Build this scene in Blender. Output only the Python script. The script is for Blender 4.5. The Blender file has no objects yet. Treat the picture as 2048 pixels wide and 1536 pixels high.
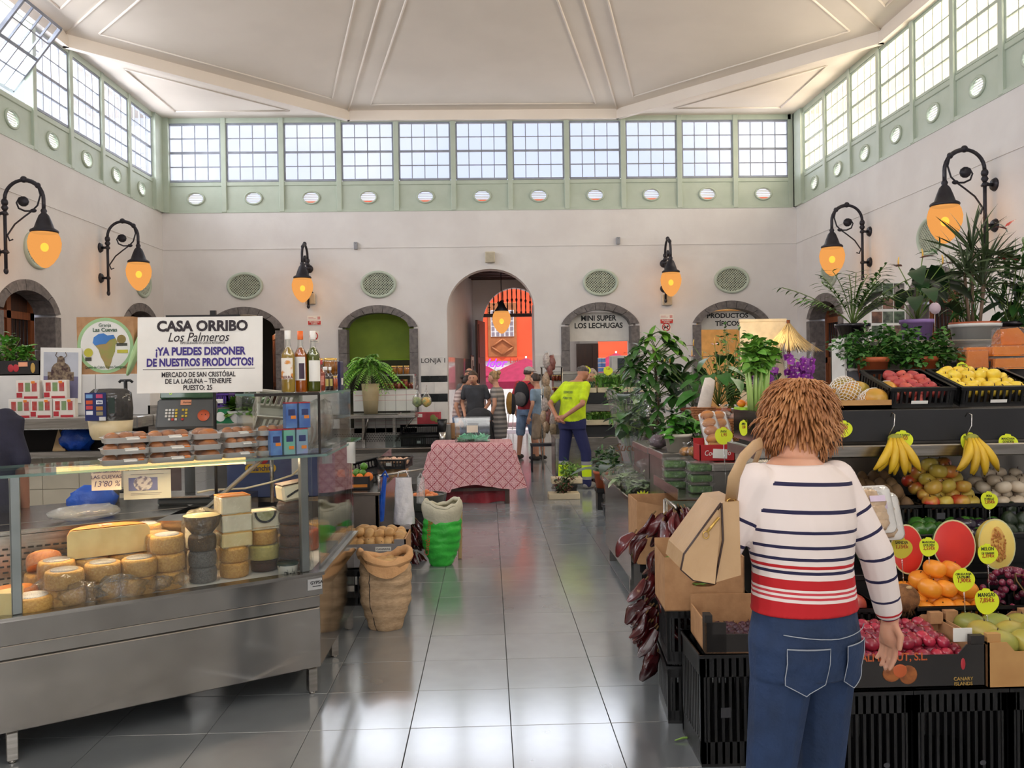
import bpy, math, random
from math import sin, cos, pi, sqrt, radians, atan2
from mathutils import Vector as V, Matrix as MX, Euler, noise
S=bpy.context.scene
C=S.collection
rnd=random.Random(11)
U=rnd.uniform
# ---------------------------------------------------------------- camera, sky, sun, exposure
F, H0=1700.0, 1.6
cam=bpy.data.objects.new('camera', bpy.data.cameras.new('camera'))
C.objects.link(cam);S.camera=cam
cam.data.sensor_width=36;cam.data.lens=F/2048*36
cam.data.clip_start=.05;cam.data.clip_end=500
RC=MX.Rotation(radians(-1.59), 3, 'Z')@MX.Rotation(radians(90-.63), 3, 'X')@MX.Rotation(radians(-.86), 3, 'Z')
cam.location=(0, 0, H0);cam.rotation_euler=RC.to_euler()
S.view_settings.view_transform='Standard';S.view_settings.look='None'
S.view_settings.exposure=0.0;S.view_settings.gamma=1;S.view_settings.use_curve_mapping=False
S.cycles.max_bounces=8;S.cycles.transparent_max_bounces=16;S.cycles.caustics_reflective=False
S.cycles.caustics_refractive=False;S.cycles.sample_clamp_indirect=6
W=bpy.data.worlds.new('sky');S.world=W;W.use_nodes=True
_n, _l=W.node_tree.nodes, W.node_tree.links
_bg=_n['Background'];_tc=_n.new('ShaderNodeTexCoord');_sep=_n.new('ShaderNodeSeparateXYZ')
_nz=_n.new('ShaderNodeTexNoise');_nz.inputs['Scale'].default_value=2.2;_nz.inputs['Detail'].default_value=5
_cr=_n.new('ShaderNodeValToRGB');_cr.color_ramp.elements[0].position=.42;_cr.color_ramp.elements[1].position=.62
_cr.color_ramp.elements[0].color=(.68, .75, .98, 1);_cr.color_ramp.elements[1].color=(.90, .91, .97, 1)
_l.new(_tc.outputs['Generated'], _nz.inputs['Vector']);_l.new(_nz.outputs['Fac'], _cr.inputs['Fac'])
_l.new(_cr.outputs['Color'], _bg.inputs['Color']);_bg.inputs['Strength'].default_value=1.3
def light(kind, name, loc, power, col=(1, 1, 1), size=.1, sy=None, rot=(0, 0, 0), angle=None):
 d=bpy.data.lights.new(name, kind);d.energy=power;d.color=col
 if kind=='AREA':
  d.shape='RECTANGLE';d.size=size;d.size_y=sy or size
 elif kind=='SUN':d.angle=angle or .01
 else:d.shadow_soft_size=size
 o=bpy.data.objects.new(name, d);o.location=loc;o.rotation_euler=rot;C.objects.link(o);return o
light('SUN', 'sun', (0, 0, 30), 4.5, (1, .95, .88), rot=(radians(20), radians(6), 0))
XL, XR, YB, YF=-7.14, 6.99, 19.0, -2.0
ZB, ZS, ZT=5.28, 5.91, 7.26
DAY=.80
# daylight falling in through the four clerestory window bands
light('AREA', 'daylight_back', (0, YB+.75, 6.75), 330*DAY, (.93, .96, 1), 13.6, 1.5, (radians(-72), 0, 0))
light('AREA', 'daylight_front', (0, YF-.75, 6.75), 1050*DAY, (1, .98, .97), 13.6, 1.5, (radians(72), 0, 0))
light('AREA', 'daylight_side', (XL-.75, 8.5, 6.75), 2000*DAY, (.98, .98, 1), 1.5, 20, (0, radians(-72), 0))
light('AREA', 'daylight_side', (XR+.75, 8.5, 6.75), 2200*DAY, (1, .98, .95), 1.5, 20, (0, radians(72), 0))
# unseen area light added behind the camera to brighten the lower stalls
light('AREA', 'rear_fill_light', (0, YF+.1, 2.0), 90, (1, .98, .96), 3.0, 3.6, (radians(90), 0, 0))
def ray(px, py):return RC@V(((px-1024)/F, -(py-768)/F, -1))
def at(px, py, Y):d=ray(px, py);return V((0, 0, H0))+d*(Y/d.y)
def atx(px, py, X):d=ray(px, py);return V((0, 0, H0))+d*(X/d.x)
def on(px, py, z):d=ray(px, py);return V((0, 0, H0))+d*((z-H0)/d.z)
def ax(px, Y, py=760):return at(px, py, Y).x
def az(py, Y, px=977):return at(px, py, Y).z
XZ=MX(((1, 0, 0, 0), (0, 0, 1, 0), (0, 1, 0, 0), (0, 0, 0, 1)))
# ---- mesh building
class MB:
 def __init__(s):s.v=[];s.f=[];s.m=[];s.s=[];s.X=None
 def add(s, vs, fs, m=0, sm=False, X=None):
  b=len(s.v)
  for q in(s.X, X):
   pass
  if X is not None:vs=[X@V(p)for p in vs]
  if s.X is not None:vs=[s.X@V(p)for p in vs]
  s.v+=[tuple(p)for p in vs]
  for f in fs:
   s.f.append([b+i for i in f]);s.m.append(m);s.s.append(sm)
  return s
 def box(s, a, b, m=0, X=None, bv=0):
  (x0, y0, z0), (x1, y1, z1)=a, b
  if bv<=0:
   return s.add([(x, y, z)for z in(z0, z1)for y in(y0, y1)for x in(x0, x1)], [(0, 2, 3, 1), (4, 5, 7, 6), (0, 1, 5, 4), (2, 6, 7, 3), (0, 4, 6, 2), (1, 3, 7, 5)], m, False, X)
  c=[(x0+x1)/2, (y0+y1)/2, (z0+z1)/2];h=[(x1-x0)/2, (y1-y0)/2, (z1-z0)/2]
  vs=[];ix={}
  for sx in(-1, 1):
   for sy in(-1, 1):
    for sz in(-1, 1):
     for k in range(3):
      sg=(sx, sy, sz)
      ix[(sx, sy, sz, k)]=len(vs)
      vs.append([c[i]+sg[i]*(h[i]-(0 if i==k else bv))for i in range(3)])
  fs=[]
  for k in range(3):
   i, j=[q for q in range(3)if q!=k]
   for sg in(-1, 1):
    q=[]
    for a_, b_ in((-1, -1), (1, -1), (1, 1), (-1, 1)):
     w=[0, 0, 0];w[k]=sg;w[i]=a_;w[j]=b_;q.append(ix[(*w, k)])
    fs.append(q)
   for a_ in(-1, 1):
    for b_ in(-1, 1):
     w0=[0, 0, 0];w1=[0, 0, 0];w0[k]=-1;w1[k]=1
     w0[i]=w1[i]=a_;w0[j]=w1[j]=b_
     fs.append((ix[(*w0, i)], ix[(*w1, i)], ix[(*w1, j)], ix[(*w0, j)]))
  for sx in(-1, 1):
   for sy in(-1, 1):
    for sz in(-1, 1):fs.append([ix[(sx, sy, sz, k)]for k in range(3)])
  return s.add(vs, fs, m, False, X)
 def cb(s, c, d, m=0, X=None, bv=0):
  return s.box([c[i]-d[i]/2 for i in range(3)], [c[i]+d[i]/2 for i in range(3)], m, X, bv)
 def tube(s, pts, r, n=8, m=0, sm=True, cap=True, closed=False, X=None, flat=1):
  pts=[V(p)for p in pts];N=len(pts)
  rs=r if hasattr(r, '__len__')else[r]*N
  vs=[];up=None
  for i in range(N):
   a=pts[(i-1)%N]if(closed or i)else pts[i]
   b=pts[(i+1)%N]if(closed or i<N-1)else pts[i]
   t=(b-a)
   t=t.normalized()if t.length>1e-9 else V((0, 0, 1))
   if up is None:up=V((0, 0, 1))if abs(t.z)<.95 else V((1, 0, 0))
   up=(up-t*up.dot(t))
   up=up.normalized()if up.length>1e-6 else t.orthogonal().normalized()
   sd=t.cross(up)
   for k in range(n):
    w=2*pi*k/n
    vs.append(pts[i]+(sd*cos(w)+up*sin(w)*flat)*rs[i])
  fs=[]
  for i in range(N if closed else N-1):
   for k in range(n):
    a=i*n+k;b=i*n+(k+1)%n;j=(i+1)%N
    fs.append((a, b, j*n+(k+1)%n, j*n+k))
  if cap and not closed:
   fs.append(list(range(n))[::-1]);fs.append([(N-1)*n+k for k in range(n)])
  return s.add(vs, fs, m, sm, X)
 def cyl(s, p0, p1, r0, r1=None, n=12, m=0, sm=True, cap=True, X=None):
  return s.tube([p0, p1], [r0, r0 if r1 is None else r1], n, m, sm, cap, False, X)
 def lathe(s, prof, n=18, m=0, sm=True, X=None, sx=1, sy=1, a0=0, a1=2*pi, cap=False, fn=None):
  full=abs(a1-a0-2*pi)<1e-6
  k_=n if full else n+1;vs=[]
  for(r, z)in prof:
   for k in range(k_):
    w=a0+(a1-a0)*k/n
    p=(max(r, 1e-5)*cos(w)*sx, max(r, 1e-5)*sin(w)*sy, z)
    vs.append(fn(p, w)if fn else p)
  fs=[]
  for i in range(len(prof)-1):
   for k in range(n):
    a=i*k_+k;b=i*k_+(k+1)%k_
    fs.append((a, b, b+k_, a+k_))
  if cap:fs.append(list(range(k_))[::-1]);fs.append([(len(prof)-1)*k_+k for k in range(k_)])
  return s.add(vs, fs, m, sm, X)
 def prism(s, poly, z0, z1, m=0, X=None, sm=False):
  n=len(poly)
  vs=[(x, y, z0)for x, y in poly]+[(x, y, z1)for x, y in poly]
  fs=[list(range(n))[::-1], [n+i for i in range(n)]]+[(i, (i+1)%n, n+(i+1)%n, n+i)for i in range(n)]
  return s.add(vs, fs, m, sm, X)
 def sheet(s, fn, nu, nv, m=0, sm=True, X=None, wrap=False):
  vs=[fn(i/nu, j/nv)for j in range(nv+1)for i in range(nu+(0 if wrap else 1))]
  w=nu+(0 if wrap else 1)
  fs=[(j*w+i, j*w+(i+1)%w, (j+1)*w+(i+1)%w, (j+1)*w+i)for j in range(nv)for i in range(nu)]
  return s.add(vs, fs, m, sm, X)
 def ell(s, c, r, nu=14, nv=9, m=0, X=None, fn=None):
  def q(u, v):
   a=2*pi*u;b=pi*(v-.5)
   p=V((cos(b)*cos(a), cos(b)*sin(a), sin(b)))
   if fn:p=fn(p)
   return V((c[0]+p[0]*r[0], c[1]+p[1]*r[1], c[2]+p[2]*r[2]))
  return s.sheet(q, nu, nv, m, True, X, wrap=True)
def mesh(name, mb, mats=None):
 me=bpy.data.meshes.new(name)
 me.from_pydata(mb.v, [], mb.f)
 for q in(mats if isinstance(mats, (list, tuple))else[mats]if mats else[]):me.materials.append(q)
 if me.polygons:
  me.polygons.foreach_set('material_index', mb.m);me.polygons.foreach_set('use_smooth', mb.s)
 me.update();return me
def obj(name, mb, mats=None, parent=None, loc=None, rot=None, kind=None, me=None):
 o=bpy.data.objects.new(name, me or mesh(name, mb, mats));C.objects.link(o)
 if parent is not None:o.parent=parent
 if loc is not None:o.location=loc
 if rot is not None:o.rotation_euler=rot
 if kind:o['kind']=kind
 return o
def tag(o, label, cat, group=None):
 o['label']=label;o['category']=cat
 if group:o['group']=group
 return o
def thing(name, label, cat, loc=(0, 0, 0), rz=0, group=None, rot=None):
 o=bpy.data.objects.new(name, None);o.empty_display_size=.05;C.objects.link(o)
 o.location=loc;o.rotation_euler=rot or(0, 0, rz)
 return tag(o, label, cat, group)
def one(name, mb, mats, label, cat, loc=None, rot=None, group=None, kind=None):
 return tag(obj(name, mb, mats, None, loc, rot, kind), label, cat, group)
def struct(name, mb=None, mats=None):
 if mb is None:
  o=bpy.data.objects.new(name, None);o.empty_display_size=.05;C.objects.link(o)
 else:o=obj(name, mb, mats)
 o['kind']='structure';return o
def kids(o):return[c for c in KIDS.get(o.name, ())]
def dup(o, loc=None, rot=None, label=None, group=None, scale=None, parent=None, tree=None):
 r=o.copy();C.objects.link(r)
 if parent is not None:r.parent=parent
 if loc is not None:r.location=loc
 if rot is not None:r.rotation_euler=rot if hasattr(rot, '__len__')else(0, 0, rot)
 if scale is not None:r.scale=(scale, )*3 if not hasattr(scale, '__len__')else scale
 if label:r['label']=label
 if group:r['group']=group
 for ch in o.children:dup(ch, parent=r)
 return r
def T(x=0, y=0, z=0, rz=0, rx=0, ry=0, s=1):
 return MX.Translation((x, y, z))@Euler((rx, ry, rz)).to_matrix().to_4x4()@MX.Scale(s, 4)
# ---------------------------------------------------------------- materials
MATS={}
def L3(c):
 return tuple((x/255/12.92 if x<=10 else((x/255+.055)/1.055)**2.4)for x in c)
def _new(name):
 m=bpy.data.materials.new(name);m.use_nodes=True;MATS[name]=m
 return m, m.node_tree.nodes, m.node_tree.links
def mat(name, c, rough=.5, metal=0, c2=None, scale=6, bump=0, bscale=40, spec=.5, trans=0, emit=None, es=0, st=(1, 1, 1), sss=0, coat=0, lo=.35, hi=.65, rv=0, det=3, sheen=0, ior=1.5):
 if name in MATS:return MATS[name]
 m, n, l=_new(name);b=n['Principled BSDF']
 a=L3(c);a2=L3(c2)if c2 else tuple(x*.82 for x in a)
 tc=n.new('ShaderNodeTexCoord');mp=n.new('ShaderNodeMapping');mp.inputs['Scale'].default_value=st
 oi=n.new('ShaderNodeObjectInfo');ml=n.new('ShaderNodeMath');ml.operation='MULTIPLY';ml.inputs[1].default_value=37
 l.new(oi.outputs['Random'], ml.inputs[0]);l.new(ml.outputs[0], mp.inputs['Location'])
 l.new(tc.outputs['Object'], mp.inputs['Vector'])
 nz=n.new('ShaderNodeTexNoise');nz.inputs['Scale'].default_value=scale;nz.inputs['Detail'].default_value=det
 l.new(mp.outputs[0], nz.inputs['Vector'])
 cr=n.new('ShaderNodeValToRGB');e=cr.color_ramp.elements
 e[0].position, e[1].position=lo, hi;e[0].color=(*a2, 1);e[1].color=(*a, 1)
 l.new(nz.outputs['Fac'], cr.inputs['Fac']);out=cr.outputs['Color']
 if rv:
  hs=n.new('ShaderNodeHueSaturation');mr=n.new('ShaderNodeMapRange')
  mr.inputs['To Min'].default_value=1-rv;mr.inputs['To Max'].default_value=1+rv
  l.new(oi.outputs['Random'], mr.inputs['Value']);l.new(mr.outputs[0], hs.inputs['Value']);l.new(out, hs.inputs['Color']);out=hs.outputs['Color']
 l.new(out, b.inputs['Base Color'])
 b.inputs['Roughness'].default_value=rough;b.inputs['Metallic'].default_value=metal
 b.inputs['Specular IOR Level'].default_value=spec
 b.inputs['IOR'].default_value=ior
 if trans:b.inputs['Transmission Weight'].default_value=trans
 if sss:
  b.inputs['Subsurface Weight'].default_value=sss;b.inputs['Subsurface Radius'].default_value=(.02, .01, .006);b.inputs['Subsurface Scale'].default_value=.6
 if coat:b.inputs['Coat Weight'].default_value=coat;b.inputs['Coat Roughness'].default_value=.1
 if sheen:b.inputs['Sheen Weight'].default_value=sheen
 if emit:b.inputs['Emission Color'].default_value=(*L3(emit), 1);b.inputs['Emission Strength'].default_value=es
 if bump:
  n2=n.new('ShaderNodeTexNoise');n2.inputs['Scale'].default_value=bscale;n2.inputs['Detail'].default_value=4
  l.new(mp.outputs[0], n2.inputs['Vector'])
  bp=n.new('ShaderNodeBump');bp.inputs['Strength'].default_value=min(1, bump*2);bp.inputs['Distance'].default_value=.3/bscale
  l.new(n2.outputs['Fac'], bp.inputs['Height']);l.new(bp.outputs[0], b.inputs['Normal'])
 return m
def clear(name, tint=(1, 1, 1), base=.03, k=.5, rough=.03, bump=0, bscale=20, haze=0, hcol=(.9, .9, .9)):
 "thin clear sheet: see-through with a fresnel sheen, optionally hazy and crumpled"
 if name in MATS:return MATS[name]
 m, n, l=_new(name);n.remove(n['Principled BSDF']);o=n['Material Output']
 tr=n.new('ShaderNodeBsdfTransparent');tr.inputs[0].default_value=(*tint, 1)
 gl=n.new('ShaderNodeBsdfGlossy');gl.inputs['Roughness'].default_value=rough
 lw=n.new('ShaderNodeLayerWeight');lw.inputs['Blend'].default_value=.25
 mr=n.new('ShaderNodeMapRange');mr.inputs['To Min'].default_value=base;mr.inputs['To Max'].default_value=k
 l.new(lw.outputs['Fresnel'], mr.inputs['Value'])
 mx=n.new('ShaderNodeMixShader');l.new(mr.outputs[0], mx.inputs[0]);l.new(tr.outputs[0], mx.inputs[1]);l.new(gl.outputs[0], mx.inputs[2])
 last=mx
 if haze:
  df=n.new('ShaderNodeBsdfDiffuse');df.inputs[0].default_value=(*hcol, 1)
  m2=n.new('ShaderNodeMixShader');m2.inputs[0].default_value=haze
  l.new(mx.outputs[0], m2.inputs[1]);l.new(df.outputs[0], m2.inputs[2]);last=m2
 if bump:
  tc=n.new('ShaderNodeTexCoord');nz=n.new('ShaderNodeTexNoise');nz.inputs['Scale'].default_value=bscale;nz.inputs['Detail'].default_value=2
  l.new(tc.outputs['Object'], nz.inputs['Vector'])
  bp=n.new('ShaderNodeBump');bp.inputs['Strength'].default_value=bump;bp.inputs['Distance'].default_value=.02
  l.new(nz.outputs['Fac'], bp.inputs['Height']);l.new(bp.outputs[0], gl.inputs['Normal']);l.new(bp.outputs[0], lw.inputs['Normal'])
 l.new(last.outputs[0], o.inputs[0]);return m
def glow(name, c, s, c2=None):
 if name in MATS:return MATS[name]
 m, n, l=_new(name);b=n['Principled BSDF'];b.inputs['Base Color'].default_value=(*L3(c), 1)
 b.inputs['Emission Color'].default_value=(*L3(c2 or c), 1);b.inputs['Emission Strength'].default_value=s
 return m
def text(s, size, parent, loc, rot=(pi/2, 0, 0), m=None, bold=0, shear=0, sx=1, name='lettering', align='CENTER', sp=1):
 d=bpy.data.curves.new(name, 'FONT');d.body=s;d.size=size;d.align_x=align;d.align_y='CENTER'
 d.offset=bold*size;d.extrude=.0006;d.shear=shear;d.space_character=sp;d.resolution_u=3
 d.materials.append(m)
 t=bpy.data.objects.new('t', d);me=t.to_mesh().copy();t.to_mesh_clear();bpy.data.objects.remove(t);bpy.data.curves.remove(d);me.name=name
 if not me.materials:me.materials.append(m)
 o=bpy.data.objects.new(name, me);C.objects.link(o);o.parent=parent;o.location=loc;o.rotation_euler=rot;o.scale=(sx, 1, 1)
 return o
BLACK=lambda:mat('black_ink', (20, 18, 22), .6)
steel=mat('brushed_steel', (186, 182, 176), .26, 1, (160, 156, 150), 5, .03, 200, st=(1, 1, 14))
steel_dk=mat('worn_steel', (150, 146, 140), .33, 1, (120, 116, 112), 4, .05, 90)
steel_mir=mat('polished_steel', (196, 192, 186), .10, 1, (172, 168, 162), 3)
glass=clear('window_glass', (.975, .99, .985), .02, .4)
film=clear('plastic_film', (.985, .985, .985), .035, .5, .09, .7, 30, .03)
filmw=clear('milky_film', (.96, .96, .96), .06, .6, .14, .8, 22, .25, (.86, .86, .84))
white_p=mat('white_plastic', (232, 230, 224), .4, c2=(220, 216, 208))
black_p=mat('black_plastic', (20, 20, 22), .42, c2=(12, 12, 13))
cardb=mat('brown_cardboard', (186, 142, 100), .8, c2=(172, 128, 88), scale=20, bump=.1, bscale=60)
cardd=mat('dark_printed_cardboard', (38, 34, 32), .55, c2=(28, 25, 24))
leafg=mat('leaf_green', (58, 104, 40), .42, c2=(36, 76, 28), scale=9, rv=.3)
leafd=mat('dark_leaf_green', (34, 70, 32), .35, c2=(22, 50, 24), scale=9, rv=.3)
leafl=mat('light_leaf_green', (112, 156, 52), .45, c2=(80, 128, 40), scale=9, rv=.25)
stemg=mat('stem_green', (104, 128, 58), .5)
terra=mat('terracotta', (186, 92, 50), .6, c2=(168, 80, 42))
soil=mat('potting_soil', (52, 38, 28), .9, c2=(34, 26, 20), scale=40)
paper=mat('white_paper', (238, 234, 226), .7, c2=(230, 226, 218))
ylab=mat('yellow_card', (222, 232, 40), .6, c2=(212, 222, 34))
ink=mat('marker_ink', (30, 34, 30), .6);inkr=mat('red_ink', (176, 60, 30), .6)
# ---------------------------------------------------------------- the setting
wallm=mat('white_plaster', (224, 221, 219), .75, c2=(217, 213, 211), scale=1.5, bump=.05, bscale=8)
ceilm=mat('ceiling_paint', (238, 227, 214), .7, c2=(232, 221, 208), scale=1)
green=mat('pale_green_paint', (186, 197, 182), .5, c2=(178, 190, 174), scale=3)
mullm=mat('muntin_paint', (150, 156, 170), .5)
stone=mat('grey_basalt', (122, 116, 114), .7, c2=(98, 94, 93), scale=14, bump=.25, bscale=60, rv=.08)
marble=mat('white_marble', (226, 222, 216), .22, c2=(206, 203, 200), scale=3, rv=.04)
blackt=mat('black_marble', (34, 38, 40), .15, c2=(22, 26, 28), scale=5)
tilem=mat('grey_floor_stone', (138, 143, 146), .15, c2=(131, 136, 139), scale=5, rv=.05, det=2, ior=4.6)
joint=mat('floor_joint', (62, 62, 60), .6)
pane_sky=clear('frosted_pane', (.97, .98, 1.0), .02, .3, .1, 0, 1, .03, (.95, .96, 1))
pane_warm=clear('warm_light_pane', (1.0, .94, .86), .02, .3, .2, 0, 1, .2, (1, .94, .86))  # cream tint stands in for warm light from outside the frosted panes
wood=mat('brown_door_wood', (132, 74, 40), .45, c2=(108, 58, 30), scale=4, st=(6, 6, .6), bump=.1)
woodd=mat('dark_wood', (70, 40, 26), .5, c2=(52, 30, 20), scale=4, st=(6, 6, .6))
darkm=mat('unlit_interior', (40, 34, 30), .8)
# floor
TW, TH=.458, .455
mb=MB();mb.box((XL-.4, YF-.4, -.2), (XR+.4, YB+6, -.012));floor=struct('floor', mb, joint)
mb=MB();mb.box((.0015, .0015, -.011), (TW-.0015, TH-.0015, 0), 0, None, .0012);tile_me=mesh('tile', mb, tilem)
rest=MB()
for j in range(-14, 46):
 for i in range(-18, 17):
  x, y=.079+TW*i, 3.86+TH*j-0
  if x<XL-.3 or x>XR+.2:continue
  dz=rnd.uniform(-.0012, 0)
  if-4<=i<=3 and-1<=j<=34:
   o=obj('tile', None, None, floor, (x, y, dz), (U(-.0012, .0012), U(-.0012, .0012), 0), me=tile_me)
  else:rest.box((x+.0015, y+.0015, -.011), (x+TW-.0015, y+TH-.0015, dz))
obj('tile_field', rest, tilem, floor, kind='stuff')
def wall(ops, x0, x1, z1, t=.4, z0=0):
 "front faces in the plane y=0 with arched openings (xa, xb, spring, top, power) and their reveals going back t"
 mb=MB();cur=x0
 def quad(a, b, c, d):mb.add([a, b, c, d], [(0, 1, 2, 3)])
 for xa, xb, zs, zt, pw in sorted(ops):
  quad((cur, 0, z0), (xa, 0, z0), (xa, 0, z1), (cur, 0, z1));N=20;pts=[]
  for k in range(N+1):
   u=-cos(pi*k/N);pts.append(((xa+xb)/2+u*(xb-xa)/2, zs+(zt-zs)*max(0, 1-abs(u)**pw)**(1/pw)))
  for(a, za), (b, zb)in zip(pts, pts[1:]):
   quad((a, 0, za), (b, 0, zb), (b, 0, z1), (a, 0, z1));quad((a, 0, za), (a, t, za), (b, t, zb), (b, 0, zb))
  for x in(xa, xb):quad((x, 0, z0), (x, t, z0), (x, t, zs), (x, 0, zs))
  cur=xb
 quad((cur, 0, z0), (x1, 0, z0), (x1, 0, z1), (cur, 0, z1))
 quad((x0, 0, z1), (x1, 0, z1), (x1, t, z1), (x0, t, z1))
 return mb
AW, ASP, ATP=.69, 2.66, 3.02
AX=[ax(490, YB), ax(758, YB), ax(1202, YB), ax(1464, YB)]
CXA, CXB=ax(896, YB), ax(1071, YB)
def xf(o, M):o.matrix_world=M;return o
MBK=MX.Translation((0, YB, 0))
ops=[(x-AW-.1, x+AW+.1, ASP+.02, ATP+.09, 2.0)for x in AX]+[(CXA, CXB, 3.05, 3.97, 2.0)]
wb=struct('wall_back', wall(ops, XL, XR, ZB), wallm);wb.matrix_world=MBK
MLF=MX(((0, -1, 0, XL), (1, 0, 0, 0), (0, 0, 1, 0), (0, 0, 0, 1)))
MRT=MX(((0, 1, 0, XR), (1, 0, 0, 0), (0, 0, 1, 0), (0, 0, 0, 1)))
LY=[17.75, 13.45, 9.2, 4.9]
wl=struct('wall_left', wall([(y-AW-.15, y+AW+.15, ASP+.02, ATP+.09, 2)for y in LY], YF, YB, ZB), wallm);wl.matrix_world=MLF
RY=[17.45, 13.1, 8.9, 4.6]
wr=struct('wall_right', wall([(y-AW-.15, y+AW+.15, ASP+.02, ATP+.09, 2)for y in RY], YF, YB, ZB), wallm);wr.matrix_world=MRT
wf=struct('wall_front', wall([(-1.5, 1.5, 3, 4, 2)], XL, XR, ZB, -.4), wallm);wf.location=(0, YF, 0)
mb=MB();mb.box((XL-1, YF-1.2, 0), (XR+1, YF-1.1, 5));struct('wall_outer', mb, wallm)
# stone surrounds: jamb blocks and voussoirs, each a stone of its own
nt=[0]
def trim():
 nt[0]+=1;return struct('trim_%d'%nt[0])
def surround(M, xc, hw, seed):
 r=random.Random(seed);root=trim();root.matrix_world=M@MX.Translation((xc, 0, 0));w=.19
 zs=[0, .55, 1.1, 1.6, 2.12, ASP]
 for s in(-1, 1):
  for a, b in zip(zs, zs[1:]):
   mb=MB();x0, x1=sorted((s*hw, s*(hw+w)))
   mb.box((x0, -.035-r.uniform(0, .006), a+.002), (x1, .3, b-.002), 0, None, .004);obj('stone', mb, stone, root)
 N=7
 def inner(u):return(u*hw, ASP+(ATP-ASP)*sqrt(max(0, 1-u*u)))
 def outer(u):return(u*(hw+w), ASP+.03+(ATP-ASP+.14)*(1-abs(u)**2.0)**.72)
 for k in range(N):
  a, b=-1+2*k/N+.006, -1+2*(k+1)/N-.006;P=[]
  for q in range(5):P.append(inner(a+(b-a)*q/4))
  for q in range(5):P.append(outer(b+(a-b)*q/4))
  mb=MB();d=-.035-r.uniform(0, .006)
  mb.prism(P, -d, -.3, 0, MX(((1, 0, 0, 0), (0, 0, -1, 0), (0, 1, 0, 0), (0, 0, 0, 1))));obj('stone', mb, stone, root)
 return root
for i, x in enumerate(AX):surround(MBK, x, AW, i)
for i, y in enumerate(LY):surround(MLF, y, AW+.05, 10+i)
for i, y in enumerate(RY):surround(MRT, y, AW+.05, 20+i)
# thin ledge line around the hall
for M, a, b in((MBK, XL, XR), (MLF, YF, YB), (MRT, YF, YB)):
 mb=MB();mb.box((a, -.012, 4.46), (b, .05, 4.475));t=trim();t.matrix_world=M;obj('ledge', mb, wallm, t)
# clerestory: posts, green band with oval vents, sixteen-pane sashes
def holed(w, h, rx, ry, d, N=28):
 mb=MB();vs=[];
 for k in range(N):
  a=2*pi*k/N;c, s_=cos(a), sin(a)
  t=min(w/2/abs(c)if abs(c)>1e-6 else 9, h/2/abs(s_)if abs(s_)>1e-6 else 9)
  vs+=[(c*t, 0, s_*t), (c*rx, 0, s_*ry), (c*rx, d, s_*ry)]
 fs=[]
 for k in range(N):
  a, b=3*k, 3*((k+1)%N);fs+=[(a, b, b+1, a+1), (a+1, b+1, b+2, a+2)]
 for q in((w/2, h/2), (-w/2, h/2), (-w/2, -h/2), (w/2, -h/2)):
  k=min(range(N), key=lambda k:(vs[3*k][0]-q[0])**2+(vs[3*k][2]-q[1])**2);k2=(k+1)%N
  vs.append((q[0], 0, q[1]));a=len(vs)-1
  ks=sorted(range(N), key=lambda k:(vs[3*k][0]-q[0])**2+(vs[3*k][2]-q[1])**2)[:2]
  fs.append((a, 3*ks[0], 3*ks[1]))
 return mb.add(vs, fs)
nw=[0]
ring_mb=MB()
ring_mb.tube([(.185*cos(a), -.012, .135*sin(a))for a in[2*pi*k/28 for k in range(28)]], .022, 6, closed=True)
ring_me=mesh('vent_ring', ring_mb, green)
lv=MB()
for k in range(7):
 z=-.115+.038*k;w=.17*sqrt(max(.02, 1-(z/.135)**2));lv.box((-w, .03, z), (w, .05, z+.012))
lv_me=mesh('louvre', lv, white_p)
panes={}
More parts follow.
